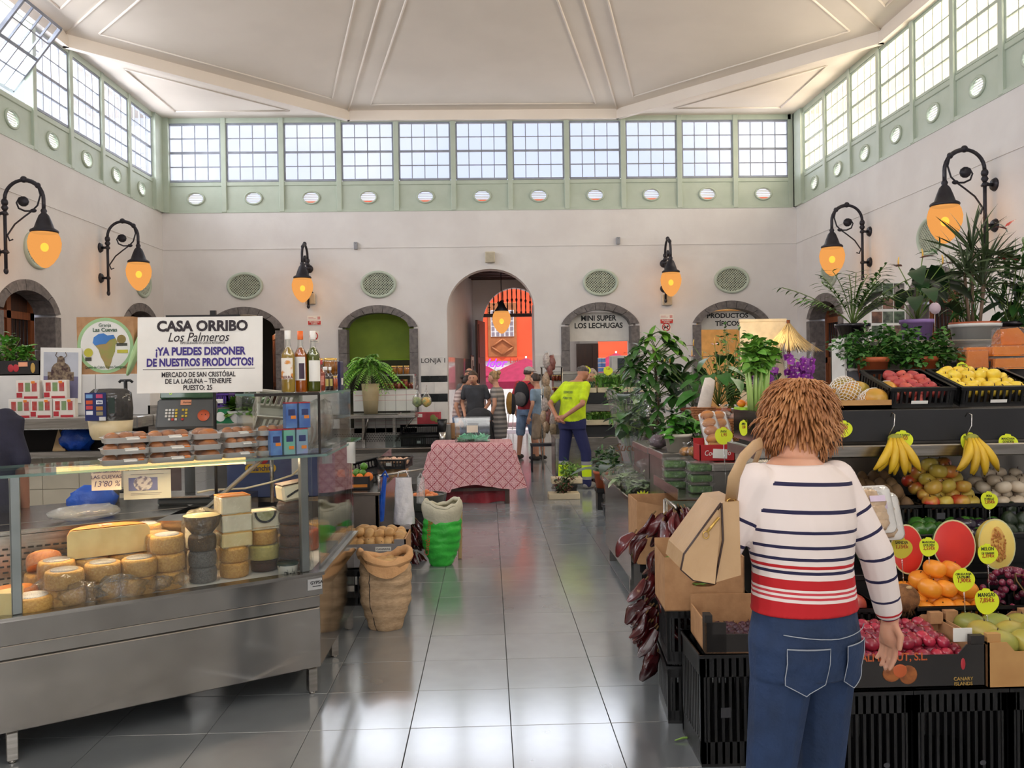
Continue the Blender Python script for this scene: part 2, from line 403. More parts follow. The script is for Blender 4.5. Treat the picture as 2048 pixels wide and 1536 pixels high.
def bay(M, x0, x1, pane_m, tilt=0):
 nw[0]+=1;w=x1-x0-.14;h=ZT-ZS-.1
 root=struct('window_%d'%nw[0]);root.matrix_world=M@MX.Translation(((x0+x1)/2, 0, (ZS+ZT)/2+.02))
 key=(round(w, 3), pane_m.name);pw, ph=w/4, h/4
 if key not in panes:
  fr=MB()
  for z in(-h/2, h/2):fr.box((-w/2, .02, z-.022), (w/2, .075, z+.022))
  for x in(-w/2, w/2):fr.box((x-.022, .02, -h/2), (x+.022, .075, h/2))
  mu=MB()
  for k in(1, 2, 3):
   mu.box((-w/2+pw*k-.0095, .03, -h/2), (-w/2+pw*k+.0095, .06, h/2))
   e=.024 if k==2 else .0095
   mu.box((-w/2, .03, -h/2+ph*k-e), (w/2, .062, -h/2+ph*k+e))
  pn=MB();pn.box((-pw/2, -.002, -ph/2), (pw/2, .002, ph/2))
  panes[key]=(mesh('sash_frame', fr, green if pane_m is pane_warm else mullm), mesh('muntin', mu, green if pane_m is pane_warm else mullm), mesh('pane', pn, pane_m))
 fm, mm, pm=panes[key];sash=root
 if tilt:
  sash=bpy.data.objects.new('sash', None);C.objects.link(sash);sash.parent=root;sash.rotation_euler=(tilt, 0, 0);sash.location=(0, -.12, .05)
 obj('sash_frame', None, None, sash, me=fm);obj('muntin', None, None, sash, me=mm)
 for i in range(4):
  for j in range(4):obj('pane', None, None, sash, (-w/2+pw*(i+.5), .045, -h/2+ph*(j+.5)), me=pm)
 hb=ZS-ZB-.1
 bandp=holed(x1-x0-.06, hb, .185, .135, .1)
 zc=(ZB+ZS)/2-(ZS+ZT)/2-.02
 obj('apron_panel', bandp, green, root, (0, .03, zc));obj('vent_ring', None, None, root, (0, .03, zc), me=ring_me);obj('louvre', None, None, root, (0, .02, zc), me=lv_me)
 mb=MB();mb.box((-(x1-x0)/2, .01, zc+hb/2), ((x1-x0)/2, .12, zc+hb/2+.09), 0, None, .01)
 mb.box((-(x1-x0)/2, -.01, zc-hb/2-.06), ((x1-x0)/2, .12, zc-hb/2));mb.box((-(x1-x0)/2, .0, h/2+.02), ((x1-x0)/2, .12, h/2+.13));obj('rail', mb, green, root)
 mb=MB();mb.box((-.055, -.02, ZB-(ZS+ZT)/2-.02), (.055, .12, ZT-(ZS+ZT)/2+.1), 0, T(-(x1-x0)/2), .008)
 obj('post', mb, green, root)
 return root
n=11;sp=(XR-XL-.2)/n
for k in range(n):bay(MBK, XL+.1+sp*k, XL+.1+sp*(k+1), pane_sky)
ys=[YB-.42-1.207*k for k in range(18)]
for M, pm in((MLF, pane_sky), (MRT, pane_warm)):
 for k in range(len(ys)-1):
  if ys[k+1]<YF:continue
  bay(M, ys[k+1], ys[k], pm, radians(38)if(M is MLF and k==4)else 0)
for k in range(n):bay(MX(((-1, 0, 0, 0), (0, -1, 0, YF), (0, 0, 1, 0), (0, 0, 0, 1))), XL+.1+sp*k, XL+.1+sp*(k+1), pane_sky)
for x, y in((XL, YB), (XR, YB)):
 s=1 if x<0 else-1;mb=MB();mb.box((-.06, -.45, ZB), (.06, .1, ZT+.1), 0, T(x, y));mb.box((-.06 if s<0 else-.1, -.06, ZB), (.18 if s>0 else .06, .1, ZT+.1), 0, T(x, y))
 mb.box((min(x, x+s*.17), YB, ZB), (max(x, x+s*.17), YB+.12, ZT+.1));obj('corner_post', mb, green, trim())
# ceiling: corner soffits at window height, octagonal dome rising to a point
ZC=7.36;A1, B1=ax(705, YB), ax(1243, YB);SY=14.7;FY2=2*8.5-SY
oct_=[(A1, YB), (B1, YB), (XR, SY), (XR, FY2), (B1, YF), (A1, YF), (XL, FY2), (XL, SY)]
AP=(0, 8.5, 8.66)
mb=MB()
mb.add([(XL-.6, YF-.6, ZC+1.5), (XR+.6, YF-.6, ZC+1.5), (XR+.6, YB+.6, ZC+1.5), (XL-.6, YB+.6, ZC+1.5)], [(0, 1, 2, 3)])
ceil=struct('ceiling', mb, ceilm)
for i in range(8):
 a, b=oct_[i], oct_[(i+1)%8]
 mb=MB();z=ZC+.10;mb.add([(*a, z), (*b, z), AP], [(0, 1, 2)]);obj('dome_panel', mb, ceilm, ceil)
 g=V(((a[0]+b[0]+AP[0])/3, (a[1]+b[1]+AP[1])/3, (2*z+AP[2])/3))
 P=[V((*a, z)), V((*b, z)), V(AP)]
 nrm=(P[1]-P[0]).cross(P[2]-P[0]).normalized();nrm=-nrm if nrm.z>0 else nrm
 def inset(P, d):
  out=[]
  for k in range(3):
   e1=(P[(k+1)%3]-P[k]).normalized();e2=(P[(k-1)%3]-P[k]).normalized()
   out.append(P[k]+(e1+e2)*(d/max(.05, e1.cross(e2).length)))
  return out
 q=inset(P, .42);mb=MB()
 for k in range(3):mb.cyl(q[k], q[(k+1)%3], .02, n=6)
 obj('moulding', mb, ceilm, ceil)
 mb=MB()
 ab=V((*a, 0));bb=V((*b, 0));ctr=V((AP[0], AP[1], 0));inn=(ctr-(ab+bb)/2).normalized()*.12
 for p, qq in((ab, bb), ):
  vs=[p+V((0, 0, ZC-.10)), qq+V((0, 0, ZC-.10)), qq+inn+V((0, 0, ZC-.10)), p+inn+V((0, 0, ZC-.10))]
  vs+=[v+V((0, 0, .24))for v in vs]
  mb.add(vs, [(0, 1, 2, 3), (0, 4, 5, 1), (2, 6, 7, 3), (1, 5, 6, 2), (0, 3, 7, 4)])
 obj('ring_beam', mb, ceilm, ceil)
 mb=MB();mb.cyl((*a, z-.01), (AP[0], AP[1], AP[2]-.01), .018, n=6);obj('hip_bead', mb, ceilm, ceil)
for cx, cy, pa, pb in((XL, YB, oct_[0], oct_[7]), (XR, YB, oct_[1], oct_[2]), (XL, YF, oct_[5], oct_[6]), (XR, YF, oct_[4], oct_[3])):
 P=[V((cx, cy, ZC)), V((*pa, ZC)), V((*pb, ZC))]
 mb=MB();mb.add(P, [(0, 1, 2)]);obj('corner_soffit', mb, ceilm, ceil)
 q=inset(P, .5);mb=MB()
 for k in range(3):mb.cyl(q[k], q[(k+1)%3], .022, n=6)
 obj('moulding', mb, ceilm, ceil)
# unseen eaves added to keep the high sun off the window sashes
mb=MB()
for a, b in(((XL-2.2, YB+.1), (XR+2.2, YB+1.6)), ((XL-2.2, YF-2), (XR+2.2, YF-.1)), ((XL-2.2, YF), (XL-.1, YB)), ((XR+.1, YF), (XR+2.2, YB))):
 mb.box((*a, ZC+.5), (*b, ZC+.6))
struct('sun_shade_eaves', mb, ceilm)
# marble wainscot either side of the central arch
def wains(px0, px1, zt=2.02):
 x0, x1=ax(px0, YB), ax(px1, YB);root=trim();root.location=(0, YB, 0)
 rows=[(0, .55, 0), (.55, 1.02, 0), (1.02, 1.20, 1), (1.20, 1.46, 0), (1.46, 1.60, 1), (1.60, zt, 0)]
 for a, b, k in rows:
  n=3 if k else 2 if b<1.6 else 1
  for i in range(n):
   mb=MB();w=(x1-x0)/n;mb.box((x0+w*i+.001, -.025, a+.001), (x0+w*(i+1)-.001, .0, b-.001), 0, None, .002)
   obj('tile', mb, blackt if k else marble, root)
 return root
wt=wains(842, 895)
text('LONJA 1', .15, wt, (ax(868, YB), -.028, az(720, YB)), m=BLACK(), bold=.005)
wains(1071, 1122)
# ---------------------------------------------------------------- rooms behind the arches, passage and street
limeg=mat('lime_green_paint', (128, 152, 40), .7, c2=(112, 136, 34), scale=2)
orange=mat('orange_facade', (232, 96, 56), .8, c2=(224, 88, 50), scale=1)
brownw=mat('facade_woodwork', (176, 108, 62), .6)
pave=mat('street_paving', (214, 210, 206), .8, c2=(196, 192, 188), scale=3)
magenta=mat('magenta_canvas', (158, 30, 72), .8, c2=(142, 26, 64))
doorwh=mat('white_woodwork', (236, 236, 234), .5)
pink=mat('pink_paint', (220, 150, 150), .7)
nwall=['wall_shop']
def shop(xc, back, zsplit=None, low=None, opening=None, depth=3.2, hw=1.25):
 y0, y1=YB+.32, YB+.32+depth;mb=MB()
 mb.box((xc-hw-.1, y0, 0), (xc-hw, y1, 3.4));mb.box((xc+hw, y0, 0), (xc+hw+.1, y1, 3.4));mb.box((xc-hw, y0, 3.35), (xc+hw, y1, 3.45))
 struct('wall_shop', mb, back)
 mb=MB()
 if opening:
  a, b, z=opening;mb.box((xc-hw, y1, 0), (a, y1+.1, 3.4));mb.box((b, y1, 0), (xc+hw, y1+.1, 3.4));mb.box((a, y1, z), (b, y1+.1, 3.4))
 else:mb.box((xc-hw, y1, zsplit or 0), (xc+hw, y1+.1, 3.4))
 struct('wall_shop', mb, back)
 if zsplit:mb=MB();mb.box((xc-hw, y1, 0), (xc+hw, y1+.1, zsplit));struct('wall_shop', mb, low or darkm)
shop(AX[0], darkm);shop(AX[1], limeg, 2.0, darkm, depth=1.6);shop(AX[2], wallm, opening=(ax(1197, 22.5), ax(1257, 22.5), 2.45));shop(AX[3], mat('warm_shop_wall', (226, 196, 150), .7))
for i, (x, p, c)in enumerate(((AX[0], 22, (1, .75, .5)), (AX[1], 30, (1, .97, .85)), (AX[2], 22, (1, .95, .9)), (AX[3], 60, (1, .8, .5)))):
 light('POINT', 'shop_lamp', (x, YB+1.0, 2.75 if i!=1 else 2.9), p, c, .15)
mb=MB();mb.box((AX[1]-1.2, YB+.6, 2.0), (AX[1]+1.2, YB+.75, 3.3));g=struct('wall_shop', mb, limeg)
mb=MB();mb.box((ax(1120, 22.2), 22.2, 0), (ax(1194, 22.2), 22.3, az(690, 22.2)));mb.box((ax(1186, 22.2), 22.15, 0), (ax(1197, 22.2), 22.2, az(690, 22.2)));obj('door_leaf', mb, woodd, struct('door_1'))
# plank shutter with lattice in the first arch
sh=thing('lattice_door', 'dark wooden lattice door standing open in the arch behind the big white sign', 'door', (AX[0]+.66, YB+.34, 0), radians(108))
mb=MB();mb.box((0, 0, 0), (1.2, .04, .12));mb.box((0, 0, 1.4), (1.2, .04, 1.5));mb.box((0, 0, 2.5), (1.2, .04, 2.62));mb.box((0, 0, 0), (.1, .04, 2.6));mb.box((1.1, 0, 0), (1.2, .04, 2.6));obj('door_frame', mb, wood, sh)
mb=MB();mb.box((.1, .01, .12), (1.1, .03, 1.4));obj('panel', mb, woodd, sh)
mb=MB()
for k in range(-10, 11):
 for s in(1, -1):
  a=V((.6+k*.1-s*.5, .02, 1.5));b=V((.6+k*.1+s*.5, .02, 2.5))
  if min(a.x, b.x)<.1 or max(a.x, b.x)>1.1:
   continue
  mb.tube([a, b], .012, 4)
for k in range(11):
 for s in(1, -1):pass
for k in range(12):mb.box((.1+k*.085, .015, 1.5), (.125+k*.085, .025, 2.5))
obj('lattice', mb, wood, sh)
# signs of the shops
def panel_sign(xc, y, z0, z1, lines, label, hw=.62, sx=.95):
 t=thing('shop_sign', label, 'sign', (xc, y, z0));mb=MB();mb.box((-hw, 0, 0), (hw, .05, z1-z0));obj('board', mb, paper, t)
 for s, sz, z in lines:text(s, sz, t, (0, -.004, z-z0), m=BLACK(), bold=.028, sx=sx)
 return t
panel_sign(AX[2], YB+.30, az(684, YB), 2.98, [('MINI SUPER', .165, az(635, YB, 1203)), ('LOS LECHUGAS', .165, az(650, YB, 1203))], 'white two line shop sign in the arch above the seedlings and the worker', .69)
t2=panel_sign(AX[3], YB+.30, az(664, YB), 2.98, [('PRODUCTOS', .15, az(630, YB, 1450)), ('TÍPICOS', .15, az(646, YB, 1450))], 'white shop sign lettered PRODUCTOS behind the flowers', .69, 1.06)
# passage
PY=22.6
xa0, xa1=ax(948, PY), ax(1150, PY);xo0, xo1=ax(967, PY), ax(1095, PY)
ZP=4.25
mb=MB()
def vwall(mb, p, q, z0, z1, t=.15, m=0):
 p=V((*p, 0));q=V((*q, 0));nn=(q-p).cross(V((0, 0, 1))).normalized()*t
 vs=[p, q, q+nn, p+nn];mb.add([v+V((0, 0, z0))for v in vs]+[v+V((0, 0, z1))for v in vs], [(0, 1, 2, 3), (4, 5, 6, 7), (0, 1, 5, 4), (1, 2, 6, 5), (2, 3, 7, 6), (3, 0, 4, 7)], m)
vwall(mb, (xa0, PY), (CXA, YB+.38), 2.02, ZP, .15);vwall(mb, (CXB, YB+.38), (xa1, PY), 0, ZP, .15)
struct('wall_passage', mb, wallm)
mb=MB();vwall(mb, (xa0, PY), (CXA+.001, YB+.38), 0, 2.02, .14);struct('wall_passage', mb, mat('polished_marble', (214, 206, 204), .06, c2=(200, 192, 190), scale=3))
ob=struct('wall_passage', wall([(xo0, xo1, az(648, PY), az(576, PY), 2)], xa0-.3, xa1+.3, ZP, .35), wallm);ob.location=(0, PY, 0)
mb=MB();mb.box((xa0-1.5, YB+.4, ZP), (xa1+1, PY+.4, ZP+.1));struct('ceiling_passage', mb, woodd)
bt=trim()
for k in range(9):mb=MB();mb.box((xa0-.9, YB+.5+k*.36, ZP-.14), (xa1+.4, YB+.62+k*.36, ZP));obj('beam', mb, woodd, bt)
fan=struct('window_99', None);fan.name='window_fanlight'
fan['kind']='structure';zr=az(627, PY)
mb=MB();mb.box((xo0, PY+.1, zr-.09), (xo1, PY+.18, zr), 0, None, .01);obj('transom', mb, woodd, fan)
N=14
for k in range(N):
 x=xo0+(xo1-xo0)*(k+.5)/N;u=(x-(xo0+xo1)/2)/((xo1-xo0)/2);zt=az(648, PY)+(az(576, PY)-az(648, PY))*sqrt(max(.0, 1-u*u))
 if zt-zr<.08:continue
 h=zt-zr;mb=MB();mb.lathe([(.012, 0), (.03, .03), (.012, .07), (.02, h*.3), (.013, h*.45), (.034, h*.55), (.013, h*.62), (.018, h*.85), (.012, h)], 8);obj('spindle', mb, woodd, fan, (x, PY+.14, zr))
lf=thing('entrance_door', 'dark panelled door leaf standing open in the central entrance', 'door', (ax(968, PY)+.02, PY-.06, 0), atan2(-1.0, ax(953, 21.6)-ax(968, PY)))
mb=MB();Ld=sqrt(1.0+(ax(953, 21.6)-ax(968, PY))**2);mb.box((0, -.03, 0), (Ld, .03, 3.0), 0, None, .006);obj('leaf', mb, woodd, lf)
for z0, z1 in((.15, .9), (1.05, 1.9), (2.05, 2.9)):
 mb=MB();mb.box((.12, .03, z0), (Ld-.12, .045, z1), 0, None, .006);mb.box((.12, -.045, z0), (Ld-.12, -.03, z1), 0, None, .006);obj('panel', mb, woodd, lf)
pb=thing('poster', 'small framed poster on the passage wall beside the entrance', 'poster', (ax(934, 21.3)+.05, 21.3, az(733, 21.3)), atan2(PY-YB-.38, xa0-CXA))
mb=MB();mb.box((-.2, -.10, -.28), (.2, -.08, .28));obj('frame', mb, woodd, pb);mb=MB();mb.box((-.17, -.105, -.25), (.17, -.10, .25));obj('sheet', mb, paper, pb);mb=MB();mb.box((-.07, -.11, -.12), (.02, -.105, .16));mb.box((.05, -.11, -.2), (.11, -.105, .02));obj('print', mb, BLACK(), pb)
# street and the orange house over the way
mb=MB();mb.box((-14, PY+.36, -.2), (18, 46, .0));struct('street', mb, pave)
FYY=31.0
mb=MB();mb.box((-8, FYY, az(716, FYY)), (14, FYY+.4, 8.0));hs=thing('town_house', 'bright orange town house seen through the central entrance', 'building', (0, 0, 0));obj('upper_wall', mb, orange, hs)
mb=MB();mb.box((-8, FYY-.06, az(722, FYY)), (14, FYY+.3, az(714, FYY)));obj('cornice', mb, orange, hs)
mb=MB();mb.box((-8, FYY, 0), (14, FYY+.4, az(722, FYY)));obj('shopfront', mb, doorwh, hs)
a, b=at(975, 606, FYY), at(1034, 713, FYY);mb=MB();mb.box((a.x, FYY-.08, b.z), (b.x, FYY, a.z), 0, None, .01)
obj('window_surround', mb, brownw, hs)
a, b=at(981, 621, FYY), at(1028, 673, FYY);w=obj('window', MB().box((a.x, FYY-.10, b.z), (b.x, FYY-.08, a.z)), doorwh, hs)
for i in range(5):
 for j in range(5):
  pw, ph=(b.x-a.x)/5, (a.z-b.z)/5;mb=MB();mb.box((a.x+pw*i+.03, FYY-.115, b.z+ph*j+.03), (a.x+pw*(i+1)-.03, FYY-.10, b.z+ph*(j+1)-.03));obj('pane', mb, mat('street_pane', (150, 140, 150), .2), w)
p=at(1005, 694, FYY);mb=MB()
for q in range(4):
 c_=[(-.4, 0), (0, .28), (.4, 0), (0, -.28)];a, b=c_[q], c_[(q+1)%4];mb.cyl((p.x+a[0], FYY-.1, p.z+a[1]), (p.x+b[0], FYY-.1, p.z+b[1]), .035, n=5)
obj('diamond_moulding', mb, brownw, hs)
text('Idor', .42, hs, (at(991, 726, FYY).x, FYY-.1, az(727, FYY)), m=glow('purple_sign', (170, 60, 220), .6), bold=.02, shear=.4)
text('Lider', .26, hs, (at(1034, 722, FYY).x, FYY-.1, az(723, FYY)), m=mat('red_letters', (190, 50, 60), .6), bold=.01)
for px, c, s in((1078, (200, 50, 50), 'B'), (905, (200, 60, 60), 'F')):
 q=at(px, 772, FYY-.5);mb=MB();mb.box((q.x-.4, q.y, q.z-.5), (q.x+.4, q.y+.06, q.z+.45));f=obj('sign_board', mb, doorwh, hs);mb=MB()
 for z in(q.z-.5, q.z+.41):mb.box((q.x-.4, q.y-.02, z), (q.x+.4, q.y, z+.05))
 for x in(q.x-.4, q.x+.36):mb.box((x, q.y-.02, q.z-.5), (x+.05, q.y, q.z+.45))
 obj('sign_border', mb, mat('mint_paint', (120, 200, 170), .6), hs);text(s, .5, hs, (q.x, q.y-.03, q.z), m=mat('red_letters', (190, 50, 60), .6), bold=.03)
def parasol(px, py, Y, r, h, label):
 p=at(px, py, Y);t=thing('parasol', label, 'parasol', (p.x, Y, 0));mb=MB()
 mb.lathe([(.02, p.z), (r*.5, p.z-h*.42), (r, p.z-h)], 8, sm=False);mb.lathe([(r, p.z-h), (r, p.z-h-.22)], 8, sm=False);obj('canopy', mb, magenta, t)
 mb=MB();mb.cyl((0, 0, 0), (0, 0, p.z+.06), .03, n=8);obj('pole', mb, doorwh, t)
 mb=MB();mb.lathe([(.3, 0), (.3, .06), (.05, .1)], 14, cap=True);obj('base', mb, steel_dk, t)
parasol(1052, 716, 26.6, 1.45, .72, 'magenta parasol with a wide canopy in the sunny street')
parasol(948, 722, 28.5, 1.0, .5, 'smaller magenta parasol partly behind the entrance door leaf')
parasol(1232, 706, 27.5, 1.3, .7, 'magenta parasol seen through the shop under the supermarket sign')
mb=MB();q=at(1027, 850, 26)
st=thing('bistro_chair', 'thin metal bistro chair out in the street', 'chair', (ax(1030, 25), 25, 0), .4)
for x, y in((-.18, -.18), (.18, -.18), (-.18, .18), (.18, .18)):obj('leg', MB().cyl((x, y, 0), (x*.8, y*.8, .45), .012, n=6), steel_dk, st)
obj('seat', MB().box((-.2, -.2, .45), (.2, .2, .47), 0, None, .006), steel_dk, st);mb=MB();mb.tube([(-.18, .18, .45), (-.17, .22, .85), (.17, .22, .85), (.18, .18, .45)], .012, 6);obj('backrest', mb, steel_dk, st)
# ---------------------------------------------------------------- wall fittings
iron=mat('dark_cast_iron', (58, 56, 62), .45, .6, c2=(46, 44, 50), bump=.1)
globem, _gn, _gl=_new('amber_globe');_gn.remove(_gn['Principled BSDF'])
_a=_gn.new('ShaderNodeBsdfTransparent');_b=_gn.new('ShaderNodeEmission');_b.inputs[0].default_value=(*L3((255, 176, 96)), 1);_b.inputs[1].default_value=.92
_a.inputs[0].default_value=(1, .72, .4, 1)
_c=_gn.new('ShaderNodeMixShader');_c.inputs[0].default_value=.78
_gl.new(_a.outputs[0], _c.inputs[1]);_gl.new(_b.outputs[0], _c.inputs[2]);_gl.new(_c.outputs[0], _gn['Material Output'].inputs[0])
bulbm=glow('bulb_glow', (255, 190, 20), 5, (255, 190, 30))
def lamp_parts():
 b=MB()
 b.cyl((0, -.14, -.52), (0, -.14, .5), .024, n=10)
 b.ell((0, -.14, -.54), (.035, .035, .05), 8, 6);b.ell((0, -.14, .46), (.05, .05, .06), 8, 6);b.lathe([(.03, .34), (.05, .38), (.03, .42)], 10, X=T(0, -.14))
 rr=[]
 for z in(.30, -.26):
  ros=MB();rr.append(ros);ros.cyl((0, 0, z), (0, -.035, z), .095, .075, 14);ros.cyl((0, -.035, z), (0, -.14, z), .026, .02, 8)
  b.cyl((-.07, -.14, z), (.07, -.14, z), .018, n=8);b.lathe([(.028, z-.03), (.045, z), (.028, z+.03)], 10, X=T(0, -.14))
 arc=[(0, -.14-.28+.28*cos(a), .5+.28*sin(a))for a in[pi*k/16 for k in range(17)]]+[(0, -.70, .44), (0, -.70, .34)]
 am=MB();am.tube(arc, [.026]*8+[.032]*5+[.028]*6, 8);am.ell((0, -.42, .79), (.045, .05, .05), 10, 7);am.ell((0, -.62, .70), (.04, .045, .045), 8, 6)
 sc=MB();cx, cz=-.40, .46
 sp=[(0, cx+(.05+.013*k)*cos(.42*k+.6), cz+(.05+.013*k)*sin(.42*k+.6))for k in range(9)]
 sc.tube([(0, -.62, .70), (0, -.655, .56), (0, -.61, .41), (0, -.53, .33), (0, -.43, .33), (0, -.34, .37), (0, -.31, .45), (0, -.35, .52), (0, -.40, .53)], .014, 6)
 sc.cyl((.018, -.41, .47), (-.018, -.41, .47), .075, n=10);sc.tube([(0, -.55, .345), (0, -.42, .25), (0, -.28, .14), (0, -.17, -.02), (0, -.2, -.1), (0, -.25, -.08)], .012, 6)
 sc.ell((0, -.55, .335), (.03, .05, .03), 8, 6)
 cp=MB();cp.lathe([(.03, .36), (.045, .33), (.035, .30), (.07, .26), (.105, .17), (.135, .08), (.185, .05), (.195, .03), (.185, .01), (.15, 0)], 20, X=T(0, -.70));cp.lathe([(.15, 0), (.0, .02)], 20, X=T(0, -.70))
 return b, *rr, am, sc, cp
gp=[(.165, .02), (.205, -.06), (.225, -.15), (.215, -.25), (.175, -.36), (.115, -.45), (.05, -.51), (.0, -.525)]
def globe(parent, y, z):
 g=obj('globe', MB().lathe(gp, 24, X=T(0, y, z)), globem, parent);obj('bulb', MB().ell((0, y, z-.22), (.055, .055, .065)), bulbm, g)
lt=thing('wall_lamp', '', 'lamp')
for nm, m_ in zip(('bar', 'wall_rosette', 'wall_rosette', 'arch', 'scroll', 'bell_cap'), lamp_parts()):obj(nm, m_, iron, lt)
globe(lt, -.70, .02)
ZL=3.76
lamps=[(V((ax(622, YB), YB, ZL-.05)), 0, 'amber globe wall lamp facing us, between the two arches left of the entrance'), (V((ax(1331, YB), YB, ZL-.02)), 0, 'amber globe wall lamp facing us, above the no dogs notice'), (V((XL, atx(200, 500, XL).y, ZL)), pi/2, 'amber globe wall lamp farther along the wall behind the cheese stall'), (V((XL, atx(-10, 420, XL).y, ZL)), pi/2, 'amber globe wall lamp cut by the picture edge, nearer on the cheese stall side'), (V((XR, atx(1740, 500, XR).y, ZL+.05)), -pi/2, 'amber globe wall lamp farther along the wall on the flower side'), (V((XR, atx(1990, 420, XR).y, ZL+.05)), -pi/2, 'amber globe wall lamp above the spiky palm on the flower side')]
for i, (p, r, lab)in enumerate(lamps):
 o=lt if i==0 else dup(lt)
 o.location=p;o.rotation_euler=(0, 0, r);o['label']=lab;o['group']='cast iron wall lamps'
 q=p+Euler((0, 0, r)).to_matrix()@V((0, -.70, -.2));light('POINT', 'lamp_glow', q, 22, (1, .62, .25), .15)
pl=thing('pendant_lamp', 'amber globe lamp hanging on a rod in the entrance passage', 'lamp', (ax(1005, 20.6), 20.6, az(622, 20.6)))
obj('rod', MB().cyl((0, 0, .2), (0, 0, ZP-az(622, 20.6)), .012, n=6), iron, pl);obj('bell_cap', MB().lathe([(.02, .25), (.05, .22), (.1, .1), (.17, .0), (.15, -.03)], 18), iron, pl);globe(pl, 0, -.03)
light('POINT', 'lamp_glow', (ax(1005, 20.6), 20.6, az(650, 20.6)), 12, (1, .62, .25), .15)
latm=mat('vent_lattice', (196, 204, 186), .5)
gm=thing('vent_grille', '', 'vent')
obj('ring', MB().tube([(.37*cos(a), -.015, .275*sin(a))for a in[2*pi*k/36 for k in range(36)]], .035, 6, closed=True), green, gm)
mb=MB()
for s in(1, -1):
 for k in range(-11, 12):
  c0=k*.058;pts=[]
  A_=1/.36**2+1/.265**2;B_=2*c0*s/.36**2;C_=c0*c0/.36**2-1;D_=B_*B_-4*A_*C_
  if D_<=0:continue
  z0, z1=(-B_-sqrt(D_))/2/A_, (-B_+sqrt(D_))/2/A_
  mb.tube([(c0+s*z0, -.01-.004*s, z0), (c0+s*z1, -.01-.004*s, z1)], .0095, 4, sm=False)
obj('lattice', mb, latm, gm);obj('recess', MB().lathe([(.0, 0), (.36, 0)], 30, X=MX(((1, 0, 0, 0), (0, 0, 1, -.003), (0, .735, 0, 0), (0, 0, 0, 1)))), mat('vent_dark', (70, 74, 68), .9), gm)
gl_=[((at(490, 572, YB)), 0, 'oval lattice vent above the lattice door arch'), (at(757, 569, YB), 0, 'oval lattice vent above the green shop arch'), (at(1201, 565, YB), 0, 'oval lattice vent above the supermarket sign arch'), (at(1463, 560, YB), 0, 'oval lattice vent above the PRODUCTOS sign arch'), (atx(74, 500, XL), pi/2, 'oval lattice vent behind the lamp cut by the picture edge'), (atx(285, 566, XL), pi/2, 'oval lattice vent below the farther lamp on the cheese stall side'), (atx(1660, 545, XR), -pi/2, 'oval lattice vent below the farther lamp on the flower side'), (atx(1862, 472, XR), -pi/2, 'oval lattice vent behind the lamp above the spiky palm')]
for i, (p, r, lab)in enumerate(gl_):
 o=gm if i==0 else dup(gm)
 o.location=p;o.rotation_euler=(0, 0, r);o['label']=lab;o['group']='oval wall vents'
beige=mat('beige_plastic', (206, 196, 174), .5)
sg=thing('speaker_box', 'beige wall speaker above the entrance arch', 'speaker', at(980, 515, YB))
obj('cabinet', MB().box((-.11, -.1, -.12), (.11, 0, .12), 0, None, .012), beige, sg);obj('speaker_cloth', MB().box((-.085, -.108, -.095), (.085, -.1, .095)), mat('speaker_cloth', (190, 180, 158), .9), sg)
dup(sg, at(622, 598, YB), label='beige wall speaker under the lamp left of the green shop arch', group='wall speakers');dup(sg, at(1333, 600, YB), label='beige wall speaker under the lamp above the no dogs notice', group='wall speakers')
gb=thing('wall_box', 'small grey box on the wall above the green shop vent', 'box', at(712, 492, YB));obj('cover', MB().box((-.04, -.07, -.08), (.04, 0, .08), 0, None, .008), mat('grey_box', (150, 152, 158), .5), gb)
obj('screw', MB().cyl((0, -.07, .05), (0, -.075, .05), .006, n=6), iron, gb)
dup(gb, at(1236, 482, YB), label='small grey box on the wall above the supermarket vent')
redp=mat('notice_red', (206, 48, 44), .6)
def notice(p, lab, kind):
 t=thing('wall_notice', lab, 'sign', p);mb=MB();mb.box((-.155 if kind==0 else-.11, -.015, -.105 if kind==0 else-.13), (.155 if kind==0 else .11, 0, .105 if kind==0 else .13));obj('plate', mb, paper, t)
 if kind==0:
  obj('red_band', MB().box((-.14, -.018, -.095), (.14, -.015, -.01)), redp, t);text('PROHIBIDO', .042, t, (0, -.02, -.035), m=paper, bold=.02);text('FUMAR', .042, t, (0, -.02, -.075), m=paper, bold=.02)
  obj('print_line', MB().box((-.13, -.018, .06), (-.02, -.015, .07)).box((-.13, -.018, .035), (.03, -.015, .045)).box((.07, -.018, .02), (.13, -.015, .085)), mat('pale_red', (214, 150, 146), .6), t)
 else:
  obj('ban_ring', MB().tube([(.085*cos(a), -.018, .02+.085*sin(a))for a in[2*pi*k/24 for k in range(24)]], .011, 6, closed=True).tube([(-.06, -.02, .08), (.06, -.02, -.04)], .009, 5), redp, t)
  mb=MB()
  if kind==1:
   mb.box((-.045, -.018, 0), (.035, -.0155, .03)).box((.02, -.018, .02), (.055, -.0155, .055)).box((-.045, -.018, -.03), (-.03, -.0155, 0)).box((.018, -.018, -.03), (.032, -.0155, 0)).box((-.06, -.018, .02), (-.045, -.0155, .045))
  else:mb.box((-.03, -.018, -.03), (.03, -.0155, .07))
  obj('pictogram', mb, BLACK()if kind==1 else redp, t);obj('print_line', MB().box((-.08, -.018, -.11), (.08, -.015, -.095)), mat('grey_print', (150, 150, 150), .6), t)
notice(at(629, 641, YB), 'red and white no smoking notice above a second notice, left of the green shop arch', 0);notice(at(628, 674, YB), 'square ban notice partly behind the tallest liqueur bottles', 2)
notice(at(1333, 638, YB), 'red and white no smoking notice right of the supermarket arch', 0);notice(at(1332, 656, YB), 'no dogs notice with a crossed dog pictogram', 1)
